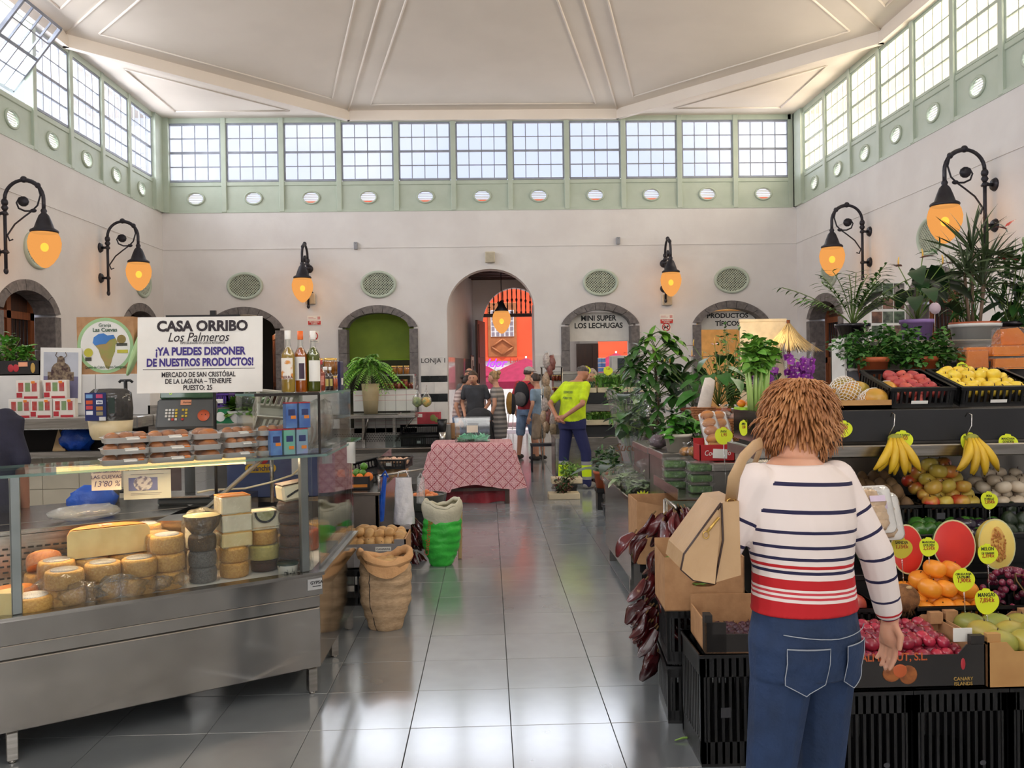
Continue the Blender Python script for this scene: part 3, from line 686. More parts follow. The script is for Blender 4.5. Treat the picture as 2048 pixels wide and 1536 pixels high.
# panelled doors in the side wall arches
def side_door(M, yc, lab, opened=False):
 t=thing('arched_door', lab, 'door');t.matrix_world=M@MX.Translation((yc, .30, 0));w=AW+.05
 mb=MB()
 for x in(-w, 0-.06, w-.12):mb.box((x, 0, 0), (x+.12, .06, 2.95))
 for z in(0, .95, 1.75, 2.6):mb.box((-w, 0, z), (w, .055, z+.12))
 obj('frame', mb, wood, t)
 for x0, x1 in((-w+.1, -.05), (.05, w-.1)):
  for z0, z1 in((.1, .97), (1.05, 1.77)):mb=MB();mb.box((x0, .02, z0), (x1, .05, z1));mb.box((x0+.06, .0, z0+.08), (x1-.06, .03, z1-.08), 0, None, .01);obj('panel', mb, wood, t)
 obj('upper_panel', MB().box((-w+.1, .03, 1.85), (-.05, .05, 2.62)), wood, t);obj('opening', MB().box((.05, .045, 1.85), (w-.1, .05, 2.62)), woodd, t)
 for k in range(5):obj('bar', MB().cyl((.11+k*.11, .02, 1.83), (.11+k*.11, .02, 2.62), .011, n=6), iron, t)
 obj('fan_panel', MB().box((-w, .05, 2.7), (w, .06, 3.1)), woodd, t)
for i, y in enumerate(LY[:3]):side_door(MLF, y, ['brown arched door mostly hidden behind the big white sign', 'brown arched door with iron bars behind the plant box', 'brown arched door behind the dark clothed vendor'][i])
for i, y in enumerate(RY[:3]):side_door(MRT, y, ['brown arched door behind the feathery palm', 'brown arched door behind the spiky palm', 'brown arched door at the picture edge behind the pot plants'][i])
# ================================================================ the cheese stall
PA, PB=on(0, 1477, .12), on(648, 1337, .12)
cu=V((PB.x-PA.x, PB.y-PA.y, 0)).normalized();cn=V((-cu.y, cu.x, 0))
CMX=MX(((cu.x, cn.x, 0, PB.x), (cu.y, cn.y, 0, PB.y), (0, 0, 1, 0), (0, 0, 0, 1)))
def W_(p):return CMX@V(p)
CI=CMX.inverted();CRZ=atan2(cu.y, cu.x)
def cp(px, py, ly):
 d=ray(px, py);o=V((0, 0, H0));t=(ly-(CI@o).y)/((CI@(o+d))-(CI@o)).y
 return CI@(o+d*t)
sx_, sy_=(CI@(PB+V((0, 1, 0)))).x, (CI@(PB+V((0, 1, 0)))).y
def side(d, off):return(sx_*d-sy_*off, sy_*d+sx_*off)
SL=1.12
ctr=thing('display_counter', 'long stainless steel glass-fronted counter full of cheeses', 'counter');ctr.matrix_world=CMX
def plan(o, w, x0=-2.7):
 def cor(k):
  return((sx_*0-0)+(k*sx_-k)/sy_*1.0 if False else(k*(sx_-1)/sy_), k)
 a=cor(o);b=cor(w)
 return[(x0, o), a, side(SL, o), side(SL, w), b, (x0, w)]
mb=MB();mb.prism(plan(.02, .8), .13, .5);obj('body', mb, steel_mir, ctr)
mb=MB();mb.prism(plan(0, .82), .5, .6);obj('flange', mb, steel_mir, ctr)
mb=MB();mb.prism(plan(-.012, .06), .6, .617);obj('glass_channel', mb, steel, ctr)
mb=MB();mb.box((-2.7, -.004, .135), (-.015, .02, .435), 0, None, .004);obj('front_panel', mb, steel_mir, ctr)
mb=MB();mb.box((-2.7, -.002, .44), (-.015, .02, .498), 0, None, .003);obj('front_panel', mb, steel_mir, ctr)
for x in(-.055, -1.37, -2.5):mb=MB();mb.box((x-.022, .004, 0.012), (x+.022, .05, .13), 0, None, .003);mb.cyl((x, .026, 0), (x, .026, .014), .016, n=8);obj('leg', mb, steel, ctr)
for d in(.55, SL-.05):
 p=side(d, .05);mb=MB();mb.cb((*p, .07), (.04, .04, .12));mb.cyl((*p, 0), (*p, .014), .016, n=8);obj('leg', mb, steel, ctr)
mb=MB();mb.box((-.08, -.006, .53), (-.005, -.001, .585));pl_=obj('maker_plate', mb, mat('plate_grey', (188, 188, 188), .4), ctr);text('GYPSA', .022, ctr, (-.034, -.007, .565), m=BLACK(), bold=.02);obj('plate_line', MB().box((-.055, -.007, .545), (-.012, -.0062, .549)), BLACK(), ctr)
mb=MB();mb.prism(plan(.03, .62), .6, .606);obj('display_tray', mb, white_p, ctr)
# perforated riser and ledge behind the cheeses
mb=MB();mb.box((-2.7, .62, .6), (-.33, .64, .86));mb.box((-2.7, .62, .86), (-.30, .84, .885), 0, None, .004);obj('riser', mb, steel, ctr)
mb=MB()
for j in range(7):
 for k in range(58):mb.cb((-2.5+k*.036+(j%2)*.018, .619, .63+j*.028), (.024, .004, .008))
obj('perforation', mb, darkm, ctr, kind='stuff')
mb=MB();q=[side(d, .62)for d in(.02, SL)];mb.prism([q[0], q[1], side(SL, .84), side(.02, .84)], .6, .885);obj('riser_end', mb, steel, ctr)
# glass
mb=MB();mb.box((-2.7, .014, .617), (-.04, .022, 1.2));obj('front_pane', mb, glass, ctr)
a, b=side(.03, .014), side(SL, .014);mb=MB();mb.prism([a, b, side(SL, .022), side(.03, .022)], .617, 1.2);obj('side_pane', mb, clear('side_glass', (.95, .98, .97), .07, .75), ctr)
edge=clear('glass_edge', (.35, .55, .50), .15, .5, .05, haze=.35, hcol=(.30, .48, .43))
gtop=clear('shelf_glass', (.93, .975, .96), .04, .5)
def shelf(poly, z, nm):
 mb=MB();n=len(poly);vs=[(x, y, z)for x, y in poly]+[(x, y, z+.012)for x, y in poly]
 mb.add(vs, [list(range(n))[::-1], [n+i for i in range(n)]], 0);mb.add(vs, [(i, (i+1)%n, n+(i+1)%n, n+i)for i in range(n)], 1)
 return obj(nm, mb, [gtop, edge], ctr)
shelf(plan(-.04, .44), 1.203, 'glass_shelf')
alu=mat('grey_aluminium', (150, 152, 152), .35, .8, c2=(136, 138, 138))
for x in(-.075, cp(30, 1000, .03).x):mb=MB();mb.box((x-.02, .026, .617), (x+.02, .066, 1.203), 0, None, .004);obj('post', mb, alu, ctr)
p=side(SL-.03, .04);obj('post', MB().cb((*p, .91), (.03, .03, .585)), alu, ctr)
mb=MB();mb.tube([(-.42, .66, .885), (-.40, .64, .9), (-.16, .36, 1.19), (-.15, .35, 1.203)], .012, 8);obj('strut', mb, alu, ctr)
mb=MB();mb.tube([(-2.0, .66, .885), (-1.74, .36, 1.203)], .012, 8);obj('strut', mb, alu, ctr)
tubem=glow('warm_tube', (255, 190, 110), 3.2, (255, 204, 130))
a, b=cp(112, 941, .34), cp(490, 921, .34)
lt_=obj('lamp_tube', MB().cyl(a, b, .017, n=10), tubem, ctr);obj('lamp_holder', MB().box((a.x-.05, .325, a.z-.02), (a.x, .36, 1.203)).box((b.x, .325, b.z-.02), (b.x+.05, .36, 1.203)), white_p, ctr)
obj('reflector', MB().box((a.x, .36, a.z-.01), (b.x, .366, 1.2)).box((a.x, .33, 1.195), (b.x, .37, 1.2)), white_p, ctr)
_q=W_((a+b)/2-V((0, 0, .02)));light('AREA', 'tube_light', _q, 9, (1, .74, .45), 1.35, .03, (radians(-12), 0, CRZ))
# upper glass case on the corner
UC=[(-.33, .0), (-.0, .0), side(.98, 0), side(.98, .32), (.32*(sx_-1)/sy_, .32), (-.33, .32)]
shelf(UC, 1.512, 'upper_shelf')
def vg(p, q, nm, z0=1.216, z1=1.512):
 p=V((*p, 0));q=V((*q, 0));nn=(q-p).cross(V((0, 0, 1))).normalized()*-.006;vs=[p, q, q+nn, p+nn];mb=MB()
 mb.add([v+V((0, 0, z0))for v in vs]+[v+V((0, 0, z1))for v in vs], [(0, 1, 2, 3), (4, 5, 6, 7), (0, 1, 5, 4), (1, 2, 6, 5), (2, 3, 7, 6), (3, 0, 4, 7)])
 obj(nm, mb, glass, ctr)
for i in(0, 1, 2, 5):vg(UC[i], UC[(i+1)%6], 'upper_pane')
obj('corner_seal', MB().box((-.006, -.002, 1.215), (.004, .008, 1.52)).box((-.33, -.003, 1.512), (0, .0, 1.526)), darkm, ctr)
# ---- cheeses
rind=mat('yellow_rind', (226, 176, 96), .5, c2=(206, 150, 74), scale=9, rv=.10, sss=.1)
rindo=mat('orange_rind', (224, 140, 62), .45, c2=(204, 118, 50), scale=7)
paste=mat('pale_cheese', (240, 216, 156), .5, c2=(228, 200, 138), scale=12, sss=.15)
creamc=mat('cream_cheese', (238, 226, 196), .5, c2=(226, 212, 180), scale=14, sss=.15)
drind=mat('dark_rind', (96, 56, 32), .55, c2=(60, 36, 22), scale=10, rv=.2)
grind=mat('mottled_rind', (122, 92, 48), .7, c2=(62, 46, 28), scale=22, bump=.3)
silver=mat('silver_label', (214, 208, 200), .35, .2, c2=(70, 56, 50), scale=36, lo=.4, hi=.48);wlab=mat('white_label', (236, 230, 222), .5, c2=(120, 110, 120), scale=28, lo=.36, hi=.42)
def crumple(r, h, seed, tail=True):
 mb=MB();s0=V((seed*3.1, seed*1.7, 0))
 def f(u, v):
  a=2*pi*u;k=sin(pi*min(1, v*1.0))**.35;z=-h*.05+h*1.18*v;rr=r*(1.02+.06*noise.noise(V((cos(a)*2, sin(a)*2, v*3))+s0))*(k if v>.5 else 1)
  if tail:rr*=1+.35*max(0, noise.noise(V((cos(a)*1.5, sin(a)*1.5, 4))+s0))*(1-v)
  return V((rr*cos(a), rr*sin(a), z+.02*noise.noise(V((cos(a)*3, sin(a)*3, v*5))+s0)))
 return mb.sheet(f, 26, 8, wrap=True)
WHEEL=[(0, 0), (.9, 0), (.98, .06), (1, .25), (1.02, .5), (1, .78), (.96, .94), (.86, 1), (0, 1)]
protoW={}
def wheel(p, r, h, m, lab, text_, wrap=True, grp=None, rx=0):
 k=(m.name, lab.name if lab else'', wrap)
 if k not in protoW:
  b=MB().lathe([(a, z)for a, z in WHEEL], 26);l=MB().lathe([(0, 1.06), (.7, 1.05), (.72, 1.0)], 20)
  protoW[k]=(mesh('rind', b, m), mesh('label', l, lab)if lab else None, [mesh('wrap', crumple(1.06, 1.08, s, True), film)for s in(1, 2, 3)]if wrap else None)
 b, l, w=protoW[k]
 t=thing('round_cheese', text_, 'cheese', W_(p), U(0, 6), grp or'wrapped yellow cheese wheels in the display counter');t.rotation_euler.x=rx
 obj('rind', None, None, t, me=b).scale=(r, r, h)
 if l:obj('label', None, None, t, me=l).scale=(r, r, h)
 if w:o=obj('wrap', None, None, t, me=rnd.choice(w));o.scale=(r, r, h)
 return t
YW='yellow cheese wheel in plastic wrap with a silver paper label'
n_=0
def stack(px, ly, n, r, h, m, lab, texts, wrap=True, grp=None, z=.607):
 x=cp(px, 1100, ly).x
 for k in range(n):
  top=k==n-1
  wheel((x+U(-.006, .006), ly+U(-.006, .006), z), r*U(.97, 1.03), h, m, lab if top else None, texts[0]if top else texts[1], wrap, grp);z+=h*1.025
 return x, ly, z
UL='yellow cheese wheel in plastic wrap lying under another wheel'
s1=stack(130, .13, 2, .077, .078, rind, silver, ('cheese wheel with a crinkled silver label beside the bagged cheeses', UL))
s2=stack(113, .30, 2, .077, .085, rind, silver, ('cheese wheel with a silver label behind the crinkled silver one', UL))
s3=stack(203, .17, 2, .080, .08, rind, silver, ('wide cheese wheel with a dark printed label in front of the great half wheel', UL))
s4=stack(277, .15, 2, .080, .082, rind, silver, ('cheese wheel with a brown printed label right of the wide dark labelled one', UL))
s5=stack(178, .36, 2, .085, .078, rind, silver, ('flat cheese wheel peeping out under the great half wheel', UL))
s5b=stack(252, .36, 2, .085, .078, rind, silver, ('flat cheese wheel under the right end of the great half wheel', UL))
s6=stack(334, .18, 3, .077, .083, rind, wlab, ('cheese wheel with a white goat label topping a stack of three', UL))
s7=stack(296, .48, 3, .072, .088, rind, wlab, ('cheese wheel with a white goat label at the back by the grille', UL))
s7b=stack(310, .34, 3, .07, .08, rind, None, ('plain yellow cheese wheel behind the white goat label one', UL))
# the great half wheel
x, y, z=(s5[0]+s5b[0])/2, .36, s5[2]+.005
t=thing('half_cheese', 'great halved orange cheese wheel lying cut side to the glass', 'cheese', W_((x, y-.06, z)), CRZ)
mb=MB();R0, Hh=.18, .135
pf=[(0, 0), (.94, 0), (1, .1), (1, .8), (.93, .97), (.86, 1), (0, 1)]
mb.lathe([(a*R0, b_*Hh)for a, b_ in pf], 20, a0=0, a1=pi, sy=.8);obj('rind', mb, rindo, t)
mb=MB();mb.prism([(-R0, 0), (R0, 0), (R0, Hh*.8), (R0*.93, Hh*.97), (-R0*.93, Hh*.97), (-R0, Hh*.8)], 0, .004, 0, MX(((1, 0, 0, 0), (0, 0, -1, 0), (0, 1, 0, 0), (0, 0, 0, 1))));obj('cut_face', mb, paste, t)
mb=MB();mb.box((-.03, .04, Hh), (.03, .075, Hh+.004), 0, T(0, 0, 0, .2));obj('label', mb, mat('brown_label', (150, 90, 60), .5, c2=(230, 220, 200), scale=60), t)
# dark mottled stack
xs=cp(405, 1100, .2).x;z=.607
for k in range(3):wheel((xs, .2, z), .065, .075, grind if k==2 else mat('ashen_rind', (120, 116, 112), .6, c2=(88, 84, 80), scale=12), None, 'grey ash coated cheese wheel in plastic under the mottled half cheese', True, 'ash coated cheese wheels');z+=.078
t=thing('half_cheese', 'mottled brown half cheese with a pale flat top on the ash coated stack', 'cheese', W_((xs, .2, z)), CRZ)
mb=MB();mb.lathe([(.0, .0), (.05, .005), (.078, .04), (.086, .085), (.088, .092)], 20);obj('rind', mb, grind, t);obj('cut_face', MB().lathe([(.0, .1), (.088, .092)], 20), paste, t);obj('wrap', MB().add(crumple(.095, .11, 5).v, crumple(.095, .11, 5).f, 0, True), film, t)
stack(398, .40, 2, .07, .13, creamc, wlab, ('pale cheese with a black printed mark behind the mottled half cheese', UL), False);stack(436, .45, 2, .06, .135, creamc, wlab, ('pale cheese with a striped mark behind the tall block stack', UL), False)
# square blocks stack
xs=cp(468, 1100, .22).x;z=.607
for k in range(2):wheel((xs, .22, z), .07, .075, rind, None, 'yellow cheese wheel at the base of the pale block stack', True, 'cheese wheels under the pale blocks');z+=.077
for k in range(3):
 t=thing('cheese_block', ['pale cheese block resting on two yellow wheels', 'white cheese block in the middle of the block stack', 'white cheese block with brown rind topping the block stack'][k], 'cheese', W_((xs+U(-.004, .004), .22, z)), CRZ+U(-.05, .05));h=.085 if k else .07
 obj('paste', MB().cb((0, 0, h/2), (.15, .13, h), bv=.006), creamc if k else paste, t);obj('rind', MB().cb((0, .005, h+.002), (.148, .13, .006), bv=.002), rind if k<2 else rindo, t);obj('wrap', MB().cb((0, 0, h/2), (.156, .136, h+.01), bv=.012), film, t);z+=h+.006
xs2=cp(527, 1100, .26).x;z=.607
for k, (m_, r, h, tx)in enumerate(((drind, .066, .06, 'reddish dark cheese wheel at the base of the labelled half cheese stack'), (mat('olive_cheese', (206, 190, 110), .5), .082, .075, 'wide greenish yellow cheese wheel in wrap'), (rind, .07, .075, 'amber cheese wheel right under the labelled half cheese'))):wheel((xs2, .26, z), r, h, m_, None, tx);z+=h*1.03
t=thing('half_cheese', 'white half cheese with a round olive and black label on its cut side', 'cheese', W_((xs2, .22, z)), CRZ)
obj('paste', MB().prism([(-.078, 0), (.078, 0), (.08, .08), (.06, .095), (-.06, .095), (-.08, .08)], 0, .1, 0, XZ), creamc, t)
obj('label', MB().lathe([(0, 0), (.05, .0)], 20, X=MX(((1, 0, 0, 0), (0, 0, 0, -.003), (0, 1, 0, .09), (0, 0, 0, 1))), a0=pi, a1=2*pi), mat('olive_label', (150, 150, 96), .5, c2=(196, 190, 150), scale=30), t)
obj('label_ring', MB().tube([(.052*cos(a), -.004, .09+.052*sin(a))for a in[pi+pi*k/14 for k in range(15)]], .006, 5), BLACK(), t);obj('wrap', MB().box((-.09, -.01, -.005), (.09, .11, .102), 0, None, .02), film, t)
# dark stack by the post
xs3=cp(588, 1100, .2).x;z=.607
for k in range(6):wheel((xs3+U(-.005, .005), .2, z), .075, .058, drind, None, 'dark brown smoked cheese wheel in wrap, in the tall stack by the corner post', True, 'dark smoked cheese wheels');z+=.060
t=thing('cheese_wedge', 'pale cheese wedge with a black band label topping the dark stack', 'cheese', W_((xs3, .2, z)), CRZ, rot=(0, radians(-7), CRZ));obj('paste', MB().cb((0, 0, .045), (.14, .12, .085), bv=.012), creamc, t);obj('rind', MB().cb((0, 0, .089), (.136, .118, .006), bv=.002), drind, t)
obj('label', MB().tube([(-.05, -.062, .03), (.0, -.063, .05), (.06, -.062, .065)], .012, 6, flat=.4), BLACK(), t)
t=thing('cheese_tub', 'small white printed cheese tub at the foot of the dark stack', 'cheese', W_((cp(575, 1100, .09).x, .09, .607)), CRZ);obj('tub', MB().lathe([(.0, 0), (.045, 0), (.05, .05), (.053, .055), (0, .056)], 18), mat('tub_print', (230, 226, 214), .4, c2=(60, 66, 60), scale=26, lo=.4, hi=.46), t);obj('lid', MB().lathe([(.054, .05), (.054, .06), (0, .06)], 18), mat('dark_green_lid', (36, 52, 44), .4), t)
# cheeses at the near end
wheel((cp(62, 1180, .12).x, .12, .607), .095, .065, rind, wlab, 'low cheese wheel with a big white printed label beside the near post', False)
t=thing('cheese_wedge', 'yellow cheese wedge standing at the picture edge in the counter', 'cheese', W_((cp(10, 1180, .10).x, .10, .607)), CRZ+.5)
mb=MB();mb.prism([(0, -.08), (.1, .03), (-.08, .06)], 0, .1);obj('paste', mb, paste, t);obj('rind', MB().prism([(.1, .03), (-.08, .06), (-.075, .068), (.105, .037)], 0, .1), rindo, t)
wheel((cp(25, 1150, .3).x, .3, .607), .1, .07, rindo, None, 'orange cheese wheel behind the near post of the counter', False)
t=wheel((cp(88, 1090, .42).x, .42, .72), .075, .07, rindo, silver, 'bagged orange cheese tipped up against the perforated grille', True, None, radians(35));wheel((cp(88, 1090, .42).x, .44, .607), .085, .1, rind, None, 'cheese wheel propping the tipped orange one', True)
# side display
for d, o_, m_, tx in((.25, .2, creamc, 'bagged cream cheese near the side glass'), (.4, .3, rind, 'bagged cheese behind the side glass'), (.62, .22, mat('paprika_cheese', (190, 96, 60), .5), 'paprika red cheese behind the side glass'), (.85, .2, rind, 'bagged cheese at the far end of the side glass')):
 q=side(d, o_);wheel((*q, .607), .08, .12, m_, None, tx, True, 'cheeses behind the side glass')
t=thing('wrapped_ham', 'wrapped white package with a pale label lying at the back of the cheeses', 'package', W_((cp(517, 1000, .44).x, .44, .78)), CRZ+.3);obj('tray', MB().cb((0, 0, .02), (.2, .13, .04), bv=.015), creamc, t);obj('label', MB().cb((.01, 0, .042), (.1, .08, .003)), mat('peach_label', (226, 186, 140), .5), t);obj('wrap', MB().ell((0, 0, .02), (.13, .09, .045), 16, 8), film, t)
for k in range(2):wheel((cp(517, 1000, .44).x, .44, .607+k*.082), .09, .08, rind, None, 'cheese wheel under the wrapped white package')
# loose bags between the stacks
for k, (px, py, ly, r)in enumerate(((95, 1150, .22, .09), (160, 1185, .06, .09), (240, 1175, .06, .10), (320, 1165, .07, .05), (362, 1150, .09, .04))):
 q=cp(px, py, ly);mb=MB();s0=V((k*5.3, 2, 1))
 mb.ell((0, 0, 0), (r, .05, r*.6), 18, 10, fn=lambda p:p*(1+.55*noise.noise(p*2.2+s0)))
 one('plastic_bag', mb, film, 'crumpled clear plastic bag between the cheese wheels', 'bag', W_((q.x, ly, .66)), (0, 0, CRZ), 'crumpled bags among the cheeses')
# ---- pastry trays on the glass shelf
foam=mat('white_foam', (244, 240, 234), .55);pastry=mat('baked_crust', (196, 128, 70), .55, c2=(160, 94, 46), scale=12, bump=.3, rv=.15);price=mat('orange_sticker', (250, 140, 40), .5)
tray0=thing('food_tray', '', 'tray')
def rrect(w, d, r, n=4):return[(sx*(w/2-r)+r*cos(a), sy*(d/2-r)+r*sin(a))for sx, sy, a0 in((1, 1, 0), (-1, 1, pi/2), (-1, -1, pi), (1, -1, 3*pi/2))for a in[a0+pi/2*k/n for k in range(n+1)]]
mb=MB();pr=[rrect(.188, .124, .02), rrect(.2, .135, .025), rrect(.213, .148, .028), rrect(.203, .138, .025), rrect(.18, .115, .02)];zz=[0, .025, .027, .027, .006];n=len(pr[0]);vs=[(x, y, z)for P, z in zip(pr, zz)for x, y in P]
mb.add(vs, [(i*n+k, i*n+(k+1)%n, (i+1)*n+(k+1)%n, (i+1)*n+k)for i in range(4)for k in range(n)]+[list(range(n))[::-1], [4*n+k for k in range(n)]], 0, True);obj('tray', mb, foam, tray0)
for k in range(3):
 mb=MB();mb.ell((-.06+.06*k, U(-.01, .01), .027), (.034, .048, .024), 10, 7, fn=lambda p:p*(1+.15*noise.noise(p*3+V((k, 0, 0)))));obj('pastry', mb, pastry, tray0)
mb=MB();mb.sheet(lambda u, v:V(((u-.5)*.2, (v-.5)*.135, .028+.026*(sin(pi*u)*sin(pi*v))**.5+.002*noise.noise(V((u*9, v*9, 0))))), 12, 8);obj('wrap', mb, film, tray0)
obj('label', MB().box((-.01, -.07, .037), (.045, -.04, .041), 0, T(0, 0, .004, 0, .35)), paper, tray0);obj('sticker', MB().box((.05, -.06, .038), (.075, -.04, .042), 0, T(0, 0, .004, 0, .35)), price, tray0)
first=True;names=['nearest the vendor', 'second from the vendor', 'in the middle', 'fourth from the vendor', 'beside the drink cartons']
for i, (px, py, rz, n, s)in enumerate(((250, 918, 0, 3, 1.0), (338, 915, 0, 3, 1.0), (412, 912, pi/2-.1, 3, .95), (478, 910, .1, 3, .8), (542, 905, .1, 3, .8))):
 x=cp(px, 915, .12).x;z=1.2155
 for k in range(n):
  lab='film wrapped tray of brown pastries, %s of the stack %s'%(['bottom', 'middle', 'top'][k], names[i])
  o=tray0 if first else dup(tray0, None, None)
  first=False;o['label']=lab;o['group']='stacked pastry trays on the glass shelf';o.scale=(s, s, .95)
  o.location=W_((x+U(-.008, .008), .12+U(-.01, .01), z));o.rotation_euler=(0, 0, CRZ+rz+U(-.06, .06));z+=.05
# ---- drink cartons in the upper case
cblue=mat('blue_carton', (108, 148, 200), .4, c2=(70, 104, 176), scale=14);clil=mat('lilac_carton', (156, 150, 204), .4, c2=(110, 190, 150), scale=5, st=(1, 1, .4));redc=mat('red_trim', (190, 50, 60), .4)
def carton(p, m_, lab, w=.058):
 t=thing('drink_carton', lab, 'carton', W_(p), CRZ+U(-.03, .03), 'drink cartons in the upper glass case');obj('body', MB().cb((0, 0, .062), (w, .05, .124), bv=.002), m_, t);obj('top_edge', MB().cb((0, 0, .127), (w, .05, .006)), redc, t)
 obj('print', MB().cb((0, -.0262, .08), (w*.6, .001, .03)), mat('navy_print', (36, 50, 110), .5), t);obj('sticker', MB().cb((.008, -.027, .035 if m_ is clil else .055), (.026, .001, .016)), price, t)
for k in range(3):carton((-.215+.066*k, .05, 1.2165), clil if k else cblue, ['blue drink carton on the lower row beside the trays', 'lilac drink carton in the middle of the lower row', 'lilac drink carton on the lower row by the corner seal'][k])
for k in range(2):carton((-.135+.068*k, .052, 1.348), cblue, ['blue drink carton on the upper row, first', 'blue drink carton on the upper row by the corner seal'][k])
# bagged snacks behind the case side
for k in range(6):
 q=side(.12+.13*k, .12);mb=MB();s0=V((k*2.7, 9, 3));mb.ell((0, 0, .13), (.055, .05, .125), 14, 9, fn=lambda p:p*(1+.3*noise.noise(p*2.5+s0)))
 t=thing('snack_bag', 'clear bag of dry snacks standing behind the upper side glass', 'bag', W_((*q, 1.216)), U(0, 6), 'snack bags in the upper glass case');obj('bag', mb, filmw, t)
 obj('contents', MB().ell((0, 0, .09), (.04, .036, .07), 10, 7, fn=lambda p:p*(1+.2*noise.noise(p*3+s0))), mat('brown_snacks', (150, 108, 76), .7, c2=(120, 80, 54), scale=30, rv=.3), t)
q=side(.5, -.008);t=thing('paper_note', 'printed white paper hung over the glass shelf edge on the aisle side', 'paper', W_((*side(.62, -.055), 1.19)), CRZ+.95-2);mb=MB();mb.sheet(lambda u, v:V(((u-.5)*.06, .03*sin(3*u)*v, -.09+v*.12)), 6, 6);obj('sheet', mb, paper, t)
# ---- bottles and jars on the upper shelf
def bottle_mesh(r, h, cap):
 b=MB().lathe([(0, 0), (r*.9, 0), (r, .01), (r, h*.56), (r*.92, h*.63), (r*.42, h*.73), (r*.36, h*.78), (r*.36, h*.93)], 20);l=MB().lathe([(0, .004), (r*.88, .004), (r*.93, .012), (r*.93, h*.55), (r*.85, h*.62), (r*.36, h*.72), (0, h*.74)], 20)
 c=MB().lathe([(r*.4, h*.86), (r*.42, h*.87), (r*.42, h), (0, h)], 14);return b, l, c
def bottle(p, r, h, liq, capm, labm, lab, text_, gm_=None, lz=(.2, .5), rz=0, lettering=None):
 t=thing('liqueur_bottle', text_, 'bottle', W_(p)if len(p)==3 else p, rz);b, l, c=bottle_mesh(r, h, capm)
 obj('glass', b, clear('bottle_glass', (.97, .98, .96), .05, .6), t);obj('liquid', l, liq, t);obj('cap', c, capm, t)
 if labm:
  mb=MB();mb.lathe([(r*1.012, h*lz[0]), (r*1.012, h*lz[1])], 12, a0=-pi/2-.9, a1=-pi/2+.9);obj('label', mb, labm, t)
 if lettering:text(lettering, .02, t, (0, -r*1.03, h*.25), m=mat('maroon_ink', (110, 40, 40), .5), bold=.01)
 return t
def liquid(name, c):return mat(name, c, .1, trans=.55, spec=.5, c2=c)
zt_=1.5245
bottle((cp(577, 760, .08).x, .08, zt_), .036, .315, liquid('straw_liqueur', (214, 176, 70)), paper, mat('fruit_label', (236, 226, 212), .5, c2=(214, 140, 60), scale=22, lo=.44, hi=.5), '', 'straw coloured liqueur bottle with a fruit picture label', rz=CRZ-.6, lettering='TIERRA', lz=(.22, .56))
t=bottle((cp(602, 760, .10).x, .10, zt_), .036, .315, liquid('amber_liqueur', (222, 116, 20)), mat('orange_cap', (240, 110, 30), .4), paper, '', 'amber liqueur bottle with an orange cap, between two others', rz=CRZ-.6, lz=(.2, .58));obj('label_wedge', MB().lathe([(.0372, .07), (.0372, .15)], 4, a0=-pi/2, a1=-pi/2+.75), mat('aubergine_print', (60, 36, 60), .5), t)
bottle((cp(627, 760, .08).x, .08, zt_), .036, .315, liquid('green_liqueur', (120, 132, 20)), paper, paper, '', 'green liqueur bottle nearest the aisle corner', rz=CRZ-.1, lz=(.18, .52))
def jar(p, r, h, cont, lidm, text_, grp, world=False):
 t=thing('honey_jar', text_, 'jar', p if world else W_(p), U(0, 6), grp);obj('contents', MB().lathe([(0, .003), (r*.94, .003), (r*.94, h*.8), (0, h*.8)], 14), cont, t);obj('glass', MB().lathe([(0, 0), (r, 0), (r, h*.8), (r*.85, h*.88)], 14), clear('bottle_glass'), t)
 obj('lid', MB().lathe([(r*.9, h*.86), (r*.92, h), (0, h)], 14), lidm, t);return t
honey=liquid('honey', (214, 132, 30));gold=mat('gold_lid', (210, 170, 90), .3, .7)
amber=liquid('red_liqueur', (200, 80, 40))
for k, (d, o_)in enumerate(((.14, .05), (.20, .12))):
 q=side(d, o_);t=thing('sauce_pack', ['pink and red printed pack right behind the green liqueur bottle', 'narrow pink pack beside the red sauce bottle'][k], 'pack', W_((*q, zt_)), CRZ+.9);obj('pack', MB().cb((0, 0, .09), (.05, .05, .18)), mat('pink_pack', (226, 150, 130), .5, c2=(190, 50, 50), scale=20), t);obj('top_fold', MB().cb((0, 0, .185), (.05, .01, .015)), redc, t)
bottle((*side(.30, .05), zt_), .026, .17, amber, redc, mat('sauce_label', (226, 170, 150), .5, c2=(190, 60, 40), scale=30), '', 'small red sauce bottle between the pink pack and the dark bottles')
for k in range(3):q=side(.40+.06*k, .04+.02*(k%2));bottle((*q, zt_), .02, .135, liquid('dark_wine', (60, 24, 20)), paper, mat('yellow_label', (220, 200, 110), .5), '', 'tiny dark bottle with a pale cap and yellow label on the glass shelf')['group']='tiny dark bottles'
for k in range(4):q=side(.56+.075*(k%2), .05+.08*(k//2));jar((*q, zt_), .034, .085, mat('orange_preserve', (226, 120, 50), .3, c2=(190, 70, 30), scale=30), gold, 'short jar of orange preserve under the honey jars', 'preserve jars on the glass shelf');jar((*q, zt_+.087), .034, .10, honey, gold, 'jar of clear honey stacked on a preserve jar', 'honey jars on the glass shelf')
q=side(.83, .06);t=thing('tin_box', 'navy blue printed box at the far end of the glass shelf', 'box', W_((*q, zt_)), CRZ+.9);obj('carton', MB().cb((0, 0, .085), (.07, .07, .17), bv=.003), mat('navy_carton', (34, 40, 88), .4, c2=(26, 30, 66)), t);obj('print', MB().cb((.0, -.0355, .05), (.03, .001, .04)), paper, t)
